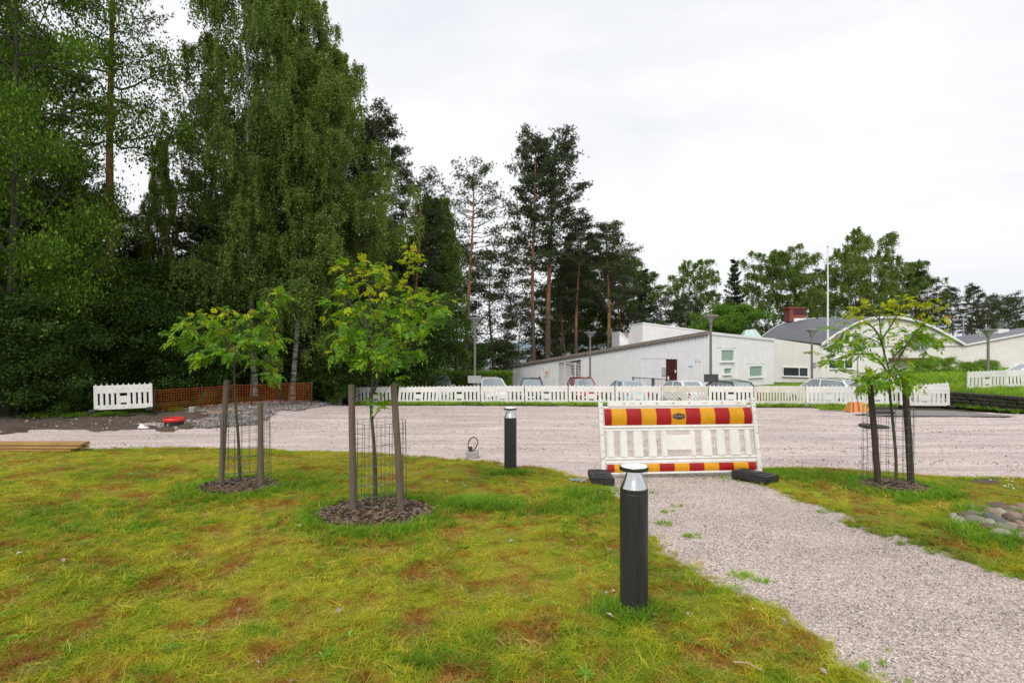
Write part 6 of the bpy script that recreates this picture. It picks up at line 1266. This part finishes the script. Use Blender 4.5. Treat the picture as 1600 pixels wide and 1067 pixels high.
def rowan(label, base, d, trunk, limbs, seed, total=285, young=.2, bare=None, size=1.0, buds=10, extra=260, pale=False, kx=.88):
    """trunk and limbs as photo pixels with a depth offset; leaves sit on the limbs and on short side twigs"""
    rs = np.random.RandomState(seed); o0 = gv((base[0] - CX) / F * d, d, 0); o = empty('rowan_tree', label, 'tree', o0)
    tp = [P(px, py, d + dd) - o0 for px, py, dd in trunk]; tp[0].z = -.05; n = len(tp); b = B(); cp = cm(tp, 4); N_ = len(cp); b.tube(cp, [(.021 * (1 - .72 * i / (N_ - 1)) + (.008 if i == 0 else 0)) * size for i in range(N_)], 10); b.build('trunk', M['bark_rowan'], o, smooth=60)
    sites = []
    for (w_, L_) in limbs:
        lp = cm([P(L_[0][0] + (px - L_[0][0]) * kx, py, d + dd * kx) - o0 for px, py, dd in L_], 5); ln = sum((lp[i + 1] - lp[i]).length for i in range(len(lp) - 1)); b = B(); NN = len(lp); r0 = .0035 + .009 * min(1, ln / .9)
        b.tube(lp, [r0 * (1 - .72 * i / (NN - 1)) for i in range(NN)], 7)
        acc = 0; seg = [0]
        for i in range(NN - 1): acc += (lp[i + 1] - lp[i]).length; seg.append(acc)
        def at_(s):
            i = min(max(int(np.searchsorted(seg, s)) - 1, 0), NN - 2); t = (s - seg[i]) / max(1e-6, seg[i + 1] - seg[i]); return lp[i].lerp(lp[i + 1], t), (lp[i + 1] - lp[i]).normalized()
        k = max(2, int(ln / .085))
        for j in range(k):
            s = acc * (.22 + .78 * (j + rs.rand()) / k); p, t = at_(min(s, acc)); side = t.cross(Vector((0, 0, 1))); side = side.normalized() if side.length > .1 else Vector((1, 0, 0)); sg = 1 if j % 2 else -1
            dv = (t * (.5 + .5 * rs.rand()) + side * sg * (.5 + .6 * rs.rand()) + Vector((0, 0, .25 + .5 * rs.rand()))).normalized(); tl = (.08 + .17 * rs.rand()) * size; e_ = p + dv * tl; mid = p + dv * tl * .5 + Vector((0, 0, .01)); b.tube([p, mid, e_], [.0030, .0024, .0016], 4, cap=False)
            nl = 3 + rs.randint(3)
            for q_ in range(nl): u = .45 + .55 * q_ / max(1, nl - 1); sites.append((p.lerp(e_, u), dv, w_, u == 1))
        k = int(ln / .05)
        for j in range(k): s = acc * (.3 + .7 * (j + rs.rand()) / k); p, t = at_(min(s, acc)); sites.append((p, t, w_, False))
        for q_ in range(5): sites.append((lp[-1], (lp[-1] - lp[-4]).normalized(), w_, True))
        b.build('branch', M['twig'] if ln < .5 else M['bark_rowan'], o, smooth=60)
    perm = rs.permutation(len(sites)); idx = perm[:total]; more = perm[total:total + extra]; mV = {};  zt = sorted(s[0].z for s in sites); zhi = zt[int(len(zt) * .72)]; moreset = set(int(q) for q in more)
    for i in np.concatenate([idx, more]):
        p, dv, w_, tip = sites[i]; a = rs.rand() * 6.283; side = dv.cross(Vector((0, 0, 1))); side = side.normalized() if side.length > .05 else Vector((1, 0, 0)); ho = (side * math.cos(a) + Vector((0, 0, 1)) * math.sin(a) * .55 + dv * (.35 + .5 * rs.rand())); ho.z -= .26; ho.normalize()
        yg = (p.z > zhi and rs.rand() < young * 2.6) or rs.rand() < young * .35 or (tip and rs.rand() < young)
        me = LM[5 + rs.randint(2)] if yg else LM[[0, 1, 2, 3, 4, 7, 8][rs.randint(7)]] if p.z > zt[len(zt) // 2] else LM[[2, 3, 7, 8, 1, 0][rs.randint(6)]]
        if pale and not yg: me = LM[[0, 1, 4, 8, 0, 1, 2][rs.randint(7)]]
        up_ = Vector((rs.randn() * .3, rs.randn() * .3, 1)); ym = up_.cross(ho).normalized(); zm = ho.cross(ym); Mx = Matrix((ho, ym, zm)).transposed().to_4x4(); s_ = size * (.76 + .46 * rs.rand()) * (.75 if yg else 1)
        Mx = Matrix.Translation(p) @ Mx @ Matrix.Diagonal((s_, s_, s_, 1))
        if i in moreset: mV.setdefault(me.name, (me, []))[1].append(Mx); continue
        l_ = bpy.data.objects.new('leaf', me); COL.objects.link(l_); l_.parent = o; l_.matrix_basis = Mx
    bb = B(); mats_ = []
    for me, ms_ in mV.values():
        if me.materials[0] not in mats_: mats_.append(me.materials[0])
        mi = mats_.index(me.materials[0]); vs = [v.co.copy() for v in me.vertices]; fs = [tuple(p.vertices) for p in me.polygons]
        for Mx in ms_: bb.add([Mx @ v for v in vs], fs, mi)
    if mats_:
        m9 = bpy.data.meshes.new('foliage'); m9.from_pydata(bb.v, [], bb.f); [m9.materials.append(q) for q in mats_]; m9.polygons.foreach_set('material_index', bb.m); m9.update(); mobj('foliage', m9, o, None, None, None, 'stuff')
    tips = [s for s in sites if s[3]]; 
    for i in rs.permutation(len(tips))[:buds]: p = tips[i][0]; l_ = bpy.data.objects.new('berry_cluster', BUD); COL.objects.link(l_); l_.parent = o; l_.location = p + Vector((0, 0, .015)); l_.scale = (size,) * 3
    return o
def stake(px0, py0, px1, py1, d, m, label, r=.033, d1=None):
    a = P(px0, py0, d if d1 is None else d1); x, y = (px1 - CX) / F * d, d; c = gv(x, y, -.15); o = B(); cc = gv(x, y, 0)
    o.tube([c - cc, (a - cc) * .5 + Vector((.002, 0, 0)), (a - cc)], [r * 1.04, r, r * .93], 14); ob = o.build('wooden_stake', m, None, label, 'stake', None, smooth=40); ob.location = cc; return ob
def guard(cx, cy, r, h, label, m=None, open_=0):
    o = empty('wire_guard', label, 'wire guard', gv(cx, cy, .0)); b = B(); n = 20; rs_ = np.random.RandomState(int(cx * 10) % 99 + 5); ph = [rs_.rand() * .02 for _ in range(n)]
    ring = lambda q, z: (r * math.cos(q) * (1 + .04 * math.sin(3 * q + z * 3)), r * math.sin(q) * (1 + .04 * math.cos(2 * q + z)), z + .006 * math.sin(5 * q))
    for k in range(n): q = 2 * math.pi * k / n; b.tube([ring(q, -.02), ring(q, h * .5), ring(q, h)], .0024, 4, cap=False)
    bar = B()
    for j in range(10):
        z = .03 + (h - .03) * j / 9
        for k in range(32): bar.tube([ring(2 * math.pi * k / 32, z), ring(2 * math.pi * (k + 1) / 32, z)], .0022, 4, cap=False)
    b.build('upright_wires', M['wire'], o, kind='stuff'); bar.build('hoop_wires', M['wire'], o, kind='stuff')
chipm = [paint('bark_chip_' + n_, c, .9, .3, 30) for n_, c in (('dark', (.022, .015, .012)), ('brown', (.085, .048, .028)), ('grey', (.15, .105, .08)), ('straw', (.36, .26, .13)))]
def chips(seed, m, L_, w_, t_):
    b = B(); b.box((0, 0, 0), (L_, w_, t_), None, 0, (.8, .7)); return b.mesh('bark_chip', m)
CH = [chips(i, chipm[i % 3], .045 + .02 * (i % 4), .018 + .006 * (i % 3), .006) for i in range(9)] + [chips(9, chipm[3], .09, .004, .003), chips(10, chipm[3], .12, .003, .003)]
def mulch(key, label, n):
    (cx, cy), r = TREES[key]; rs = np.random.RandomState(len(key)); a = rs.rand(n) * 6.283; q = r * np.sqrt(rs.rand(n)) * (.9 + .3 * fbm(np.cos(a) * 2 + 5, np.sin(a) * 2 + 5, 3)); X = cx + q * np.cos(a); Y = cy + q * np.sin(a) * .85
    prof = .045 * (1 - (q / (r * 1.15)) ** 2)
    poly = [(cx + (r * 1.02) * (.93 + .16 * vn(math.cos(t) * 2 + 3, math.sin(t) * 2 + 3, 4)) * math.cos(t), cy + (r * 1.02) * .85 * (.93 + .16 * vn(math.cos(t) * 2 + 3, math.sin(t) * 2 + 3, 4)) * math.sin(t)) for t in np.linspace(0, 6.2, 40)]
    so_ = sheet('mulch_soil', poly, .05, .022, M['soil'], rough=.01, rf=12, fall=.05, drop=.03, dfall=.05, extra=lambda x, y: .04 * (1 - (np.hypot(x - cx, (y - cy) / .85) / r) ** 2)); so_.name = 'mulch_soil'
    scatter('bark_mulch', X, Y, gz(X, Y) + .028 + prof + rs.rand(n) * .012, CH if key != 'right' else CH + CH[2::3], label, 'bark mulch', rs, .7, 1.5, .5)
mulch('left', 'round bed of dark bark chips under the left young tree', 2200); mulch('middle', 'round bed of bark chips and dry stalks under the middle young tree', 3400); mulch('right', 'thin pale bark mulch under the right young tree', 1200)
# middle tree
d = TREES['middle'][0][1]
rowan('bushy young rowan tree, middle one of the lawn, tallest of the three', (587, 806), d, [(587, 808, 0), (586, 740, 0), (584, 690, 0), (580, 640, 0), (582, 600, 0), (584, 560, .02), (582, 510, .02), (578, 470, .0), (570, 435, 0)],
      [(1, [(583, 615, 0), (596, 585, -.05), (610, 545, -.08), (628, 505, -.12), (652, 475, -.15), (684, 490, -.2)]), (1, [(583, 600, 0), (598, 560, .05), (612, 520, .1), (632, 470, .1), (645, 430, .08), (655, 395, .05)]), (1, [(584, 570, 0), (575, 530, -.08), (555, 495, -.15), (535, 470, -.2), (525, 500, -.25)]),
       (1, [(582, 540, 0), (570, 500, .1), (556, 460, .15), (548, 430, .15), (535, 425, .1)]), (1, [(584, 585, 0), (565, 560, -.1), (545, 545, -.2), (525, 545, -.25), (512, 550, -.3)]), (1, [(584, 560, 0), (600, 520, -.15), (622, 500, -.3), (650, 520, -.35), (672, 505, -.3)]),
       (1, [(582, 520, 0), (590, 480, -.1), (600, 450, -.12), (600, 425, -.1)]), (1, [(584, 590, 0), (610, 570, .15), (640, 555, .25), (662, 545, .3)]), (1, [(583, 550, 0), (570, 520, .25), (540, 520, .4), (520, 530, .4)]), (1, [(632, 470, .1), (650, 455, .05), (668, 470, .0), (690, 482, -.05)]),
       (1, [(578, 470, 0), (585, 440, .1), (580, 420, .1), (570, 410, .1)]), (1, [(584, 580, 0), (575, 560, -.3), (580, 545, -.45)]), (1, [(584, 575, 0), (600, 555, -.3), (625, 560, -.45)]), (1, [(612, 520, .1), (640, 500, .2), (660, 470, .25)]), (.5, [(582, 655, 0), (592, 640, -.03), (600, 620, -.05)])],
      3, 295, .26, size=.98, buds=5, extra=110)
stake(549, 601, 552, 806, d - .1, M['wood_stake'], 'left wooden stake of the middle young tree'); stake(615, 600, 628, 808, d - .12, M['wood_stake'], 'right leaning wooden stake of the middle young tree')
guard(TREES['middle'][0][0] + .005, d + .12, .265, .92, 'galvanised wire mesh guard around the middle young tree')
# left tree
d = TREES['left'][0][1]
rowan('young rowan with a flat spreading crown, left one on the lawn', (375, 765), d, [(375, 767, 0), (374, 730, 0), (372, 680, 0), (368, 630, 0), (366, 590, 0), (366, 560, 0), (364, 525, 0)],
      [(1, [(366, 575, 0), (350, 530, -.1), (325, 510, -.1), (300, 515, -.15), (275, 530, -.2), (258, 533, -.2)]), (1, [(366, 570, 0), (385, 530, .0), (405, 515, .05), (425, 490, .0), (440, 480, 0), (447, 465, 0)]), (1, [(366, 560, 0), (345, 525, .15), (320, 500, .2), (295, 505, .2), (280, 510, .2)]), (1, [(366, 555, 0), (372, 520, .1), (360, 500, .1), (350, 488, .1)]),
       (1, [(366, 585, 0), (345, 560, -.2), (325, 555, -.3), (305, 560, -.35)]), (1, [(366, 570, 0), (385, 550, -.2), (405, 540, -.3), (430, 540, -.3)]), (1, [(366, 560, 0), (380, 530, .3), (410, 520, .4), (440, 530, .4)]), (1, [(366, 560, 0), (355, 545, -.4), (365, 550, -.5)]), (1, [(366, 550, 0), (340, 530, .35), (310, 540, .45)]), (.6, [(367, 590, 0), (395, 572, -.05), (420, 578, -.05), (436, 588, -.08)]), (1, [(364, 530, 0), (380, 505, 0), (398, 490, 0)])],
      5, 270, .14, size=1.0, buds=11, extra=50)
stake(354, 594, 344, 765, d - .06, M['wood_stake'], 'tall left stake of the left young tree'); stake(407, 628, 407, 759, d - .08, M['wood_stake'], 'short right stake of the left young tree', .034)
guard(TREES['left'][0][0] + .02, d + .12, .275, .92, 'wire mesh guard around the left young tree')
# right tree
d = TREES['right'][0][1]
rowan('airy yellow green young rowan tree at the right, in front of the vaulted building', (1396, 765), d, [(1399, 766, 0), (1400, 720, 0), (1396, 670, 0), (1391, 620, 0), (1389, 580, 0), (1380, 545, 0), (1375, 510, 0), (1374, 485, 0)],
      [(1, [(1382, 550, 0), (1370, 520, -.05), (1352, 505, -.08), (1335, 508, -.1), (1315, 520, -.12), (1302, 535, -.12)]), (1, [(1389, 590, 0), (1375, 565, -.05), (1350, 553, -.05), (1325, 555, -.08), (1298, 562, -.1), (1284, 566, -.1)]), (1, [(1378, 530, 0), (1392, 510, .05), (1405, 490, .1), (1420, 478, .1), (1440, 475, .1)]), (1, [(1388, 585, 0), (1405, 560, -.05), (1425, 530, -.1), (1448, 505, -.1), (1462, 490, -.1), (1478, 497, -.1)]),
       (1, [(1375, 510, 0), (1385, 490, 0), (1395, 475, 0)]), (1, [(1375, 500, 0), (1355, 485, .1), (1340, 482, .1), (1325, 492, .1)]), (1, [(1388, 590, 0), (1372, 590, -.2), (1352, 592, -.3), (1342, 600, -.3)]), (1, [(1388, 580, 0), (1398, 575, -.25), (1410, 590, -.35), (1420, 600, -.35)]), (1, [(1386, 570, 0), (1410, 545, .2), (1440, 525, .3), (1468, 530, .3)]), (1, [(1389, 600, 0), (1380, 600, .3), (1365, 605, .4)]), (.7, [(1389, 585, 0), (1395, 590, -.4), (1385, 600, -.5)]), (1, [(1380, 540, 0), (1360, 530, .3), (1335, 535, .4)]), (.7, [(1425, 530, -.1), (1440, 540, -.15), (1452, 555, -.15)])],
      9, 280, .50, size=.95, buds=4, extra=150, pale=True, kx=.95)
stake(1357, 577, 1374, 762, d - .02, M['wood_dark'], 'dark leaning left stake of the right young tree', .034); stake(1413, 588, 1425, 765, d - .05, M['wood_dark'], 'dark right stake of the right young tree', .036)
guard(TREES['right'][0][0] + .0, d + .1, .26, .98, 'wire mesh guard around the right young tree')

# ---------------------------------------------------------------- parked cars
def carpaint(name, c): return paint(name, c, .25, .03, 1, spec=.5, coat=.6)
M['tyre'] = paint('tyre', (.02, .02, .02), .85); M['rim'] = paint('rim', (.45, .45, .46), .35, metal=.8); M['glass_car'] = paint('car_glass_sky_tone', (.24, .28, .30), .06, .1, 1, spec=.9); M['trim'] = paint('black_trim', (.02, .02, .02), .5); M['headlight'] = paint('headlight_lens', (.6, .62, .64), .1, spec=.9); M['taillight'] = paint('tail_light', (.4, .02, .02), .2)  # car glass: pale base colour carries the sky reflected in the windscreens
def car(label, px, d, rz, colr, kind='hatch', ztop=None, H=1.48, L_=4.2, Wd=1.74):
    """front of the car looks along local -Y"""
    x = (px - CX) / F * d; z = float(gz(x, d)) if ztop is None else CZ - (ztop - 2.5 - HY) / F * d - H - .06
    H = H + .06
    o = empty('parked_car', label, 'car', (x, d, z), rz); hw = Wd / 2; pm_ = carpaint('car_paint', colr)
    wag = kind in ('wagon', 'suv')
    # stations along y: y, half width at sill, half width at belt, sill z, belt z, top z (bonnet / deck)
    y0 = -L_ / 2; st = [(0, .62, .60, .35, .55, .60), (.10, .80, .76, .24, .62, .70), (.45, .93, .88, .20, .68, .80), (1.05, .98, .94, .18, .74, .90), (1.25, .99, .95, .18, .78, .94), (2.2, 1, .96, .18, .86, .95), (L_ - .85, .99, .94, .18, .90, .97), (L_ - .30, .95, .90, .22, .88, .96), (L_ - .05, .84, .80, .30, .80, .88), (L_, .74, .72, .38, .72, .78)]
    V = []; k = 0; Fs = []
    for (y, a, c, zs, zb, zt) in st:
        sc_ = H / 1.48; V += [(-hw * a * .9, y0 + y, zs * sc_), (-hw * a, y0 + y, (zs + .12) * sc_), (-hw * a, y0 + y, (zs + zb) / 2 * sc_), (-hw * c, y0 + y, zb * sc_), (-hw * c * .82, y0 + y, zt * sc_), (0, y0 + y, (zt + .02) * sc_), (hw * c * .82, y0 + y, zt * sc_), (hw * c, y0 + y, zb * sc_), (hw * a, y0 + y, (zs + zb) / 2 * sc_), (hw * a, y0 + y, (zs + .12) * sc_), (hw * a * .9, y0 + y, zs * sc_)]
    n = 11
    for i in range(len(st) - 1):
        for j in range(n): Fs.append((i * n + j, i * n + (j + 1) % n, (i + 1) * n + (j + 1) % n, (i + 1) * n + j))
    Fs += [tuple(range(n)), tuple(range((len(st) - 1) * n, len(st) * n))[::-1]]
    b = B(); b.add(V, Fs); bd = b.build('body', pm_, o, smooth=38)
    # cabin: windscreen base, roof front, roof rear, rear base
    ra = L_ - (.35 if kind == 'wagon' else .38 if kind == 'suv' else .45); yy = [y0 + .98, y0 + 1.75, y0 + 2.35, y0 + ra - .45, y0 + ra + .12]; zz_ = [.93 * sc_, H * .97, H, H * .975, .97 * sc_]; wb = [.86, .70, .71, .68, .80]
    sec = []
    for y, z_, w_ in zip(yy, zz_, wb): sec.append([(-hw * w_, y, z_), (-hw * w_ * .5, y, z_ + .025 * (z_ > 1)), (0, y, z_ + .035 * (z_ > 1)), (hw * w_ * .5, y, z_ + .025 * (z_ > 1)), (hw * w_, y, z_)])
    wide = .88; b = B(); vs = []; 
    for s_ in sec: vs += s_
    fs = [(i * 5 + j, i * 5 + j + 1, (i + 1) * 5 + j + 1, (i + 1) * 5 + j) for i in range(4) for j in range(4)]
    side = []
    nb = len(vs); base = [(-hw * wide, y0 + .98, .92 * sc_), (-hw * .93, y0 + 1.75, .92 * sc_), (-hw * .93, y0 + 2.35, .94 * sc_), (-hw * .92, y0 + ra - .45, .95 * sc_), (-hw * .84, y0 + ra + .12, .95 * sc_)]
    vs += base + [(-p[0], p[1], p[2]) for p in base]
    for i in range(4): fs += [(i * 5, (i + 1) * 5, nb + i + 1, nb + i), (i * 5 + 4, nb + 5 + i, nb + 5 + i + 1, (i + 1) * 5 + 4)]
    b.add(vs, fs); b.build('glasshouse', M['glass_car'], o, smooth=30)
    # roof skin and pillars
    b = B(); rf = []
    for i in (1, 2, 3): rf += [(p[0] * 1.03, p[1], p[2] + .012) for p in sec[i]]
    rf += [(p[0] * 1.02, p[1] + .0, p[2] - .03) for p in sec[1]] + [(p[0] * 1.02, p[1], p[2] - .03) for p in sec[3]]
    b.add(rf, [(i * 5 + j, i * 5 + j + 1, (i + 1) * 5 + j + 1, (i + 1) * 5 + j) for i in range(2) for j in range(4)] + [(15 + j, 15 + j + 1, j + 1, j) for j in range(4)] + [(10 + j, 10 + j + 1, 20 + j + 1, 20 + j) for j in range(4)])
    b.build('roof', pm_, o, smooth=40)
    for sg in (-1, 1):
        f = lambda p: Vector((sg * abs(p[0]), p[1], p[2]))
        b = B(); b.tube([f(base[0]) , f(sec[1][0]) + Vector((0, 0, .0))], .045, 6); b.tube([f(sec[1][0]), f(sec[2][0]), f(sec[3][0])], .035, 6); b.tube([f(sec[3][0]), f(base[4])], .075 if not wag else .06, 6); b.tube([f(base[2]), f(sec[2][0])], .035, 5)
        b.build('pillar', pm_, o, smooth=50)
        b = B(); b.box((sg * (hw + .06), y0 + 1.35, .98 * sc_), (.16, .1, .12)); b.build('mirror', pm_, o, bevel=.03, segs=2)
        b = B(); b.box((sg * hw * .70, y0 + .12, .60 * sc_), (.32, .12, .13)); b.build('headlight', M['headlight'], o, bevel=.03)
        b = B(); b.box((sg * hw * .74, y0 + L_ - .06, .76 * sc_), (.18, .1, .28)); b.build('tail_light', M['taillight'], o, bevel=.03)
        for wy in (.82, L_ - .80):
            b = B(); pr = [(.30, -.09), (.31, -.05), (.31, .05), (.30, .09)]; b.lathe([(.18, -.095), (.30, -.09), (.315, -.05), (.315, .05), (.30, .09), (.18, .095)], 20); me = b.mesh('tyre', M['tyre'], smooth=40); w_ = mobj('wheel', me, o); w_.rotation_euler = (0, R(90), 0); w_.location = (sg * (hw - .10), y0 + wy, .315)
            b = B(); b.lathe([(.18, -.08), (.19, .08), (.05, .10), (.02, .10)], 12); b.build('rim', M['rim'], w_)
        if wag: b = B(); b.tube([f(sec[1][0]) + Vector((-sg * .04, .15, .06)), f(sec[2][0]) + Vector((-sg * .04, 0, .07)), f(sec[3][0]) + Vector((-sg * .04, -.05, .06))], .018, 5); b.build('roof_rail', M['trim'], o)
    b = B(); b.box((0, y0 + .015, .46 * sc_), (1.1, .08, .14)); b.build('grille', M['trim'], o, bevel=.02); b = B(); b.box((0, y0 - .03, .44 * sc_), (.5, .02, .11)); b.build('number_plate', M['paper'], o)
    b = B(); b.box((0, y0 + L_ - .01, .62 * sc_), (.5, .03, .11)); b.build('number_plate', M['paper'], o)
    return o
wht = (.78, .78, .78)
car('white hatchback in front of the hedge, leftmost of the parked cars', 684, 34, R(8), wht, ztop=590)
car('white estate car beside the sign plate of the tall left lamp post', 766, 35, R(14), wht, 'wagon', ztop=593, Wd=1.8, L_=4.5)
car('navy blue car in front of the white storage door', 831, 38, R(-3), (.03, .035, .07), 'suv', ztop=594, H=1.5)
car('red car in front of the lattice gate', 910, 37, R(3), (.35, .015, .02), 'suv', ztop=593, H=1.52)
car('pale blue silver car left of the green railing', 978, 34.5, R(187), (.42, .53, .62), ztop=597, H=1.46)
car('white car below the red door', 1062, 34, R(196), wht, ztop=597, H=1.48, L_=4.1)
car('black estate car at the foot of the lamp post with the dark sign', 1134, 33, R(192), (.02, .02, .024), 'wagon', ztop=597, L_=4.6)
car('white estate car right of the flagpole', 1290, 31, R(205), wht, 'wagon', ztop=594.5, L_=4.4, H=1.5)
car('white sports utility car behind the right young tree', 1362, 33, R(240), (.74, .75, .78), 'suv', ztop=588.5, H=1.62, L_=4.5)
car('white car behind the barrier on the bank at the right edge', 1613, 31, R(250), wht, ztop=571, H=1.48)
# signs of life on the lawn: fallen twig, dry leaves
def fallen(px, py, l_, rz, m, nm, label, th=.004):
    x, y = G(px, py); b = B(); b.tube([(-l_ / 2, 0, 0), (0, .01, .012), (l_ / 2, 0, .002)], [th, th, th * .6], 5); o = b.build(nm, m, None, label, 'twig'); o.location = gv(x, y, .045); o.rotation_euler = (0, 0, rz)
fallen(1168, 1056, .13, -.6, paint('pale_twig', (.38, .28, .16), .8), 'twig', 'pale twig lying on the grass near the bottom edge', .005)
X, Y = rand_in(lawnL, 900, np.random.RandomState(4), lambda x, y: view(x, y, .5) & (y < 7)); rs = np.random.RandomState(6); C = np.zeros((3, 3))
def dryleaf(m):
    b = B(); b.add([(-.014, 0, 0), (0, -.009, .006), (.016, 0, .001), (0, .010, .005)], [(0, 1, 2, 3)]); return b.mesh('dry_leaf', m)
scatter('fallen_leaves', X[:70], Y[:70], gz(X[:70], Y[:70]) + .05, [dryleaf(paint('dry_leaf_' + n_, c, .7)) for n_, c in (('pale', (.45, .38, .33)), ('brown', (.22, .13, .07)), ('grey', (.3, .26, .24)))], 'few dry curled leaves scattered on the near lawn', 'leaves', rs, .8, 1.8, .5)
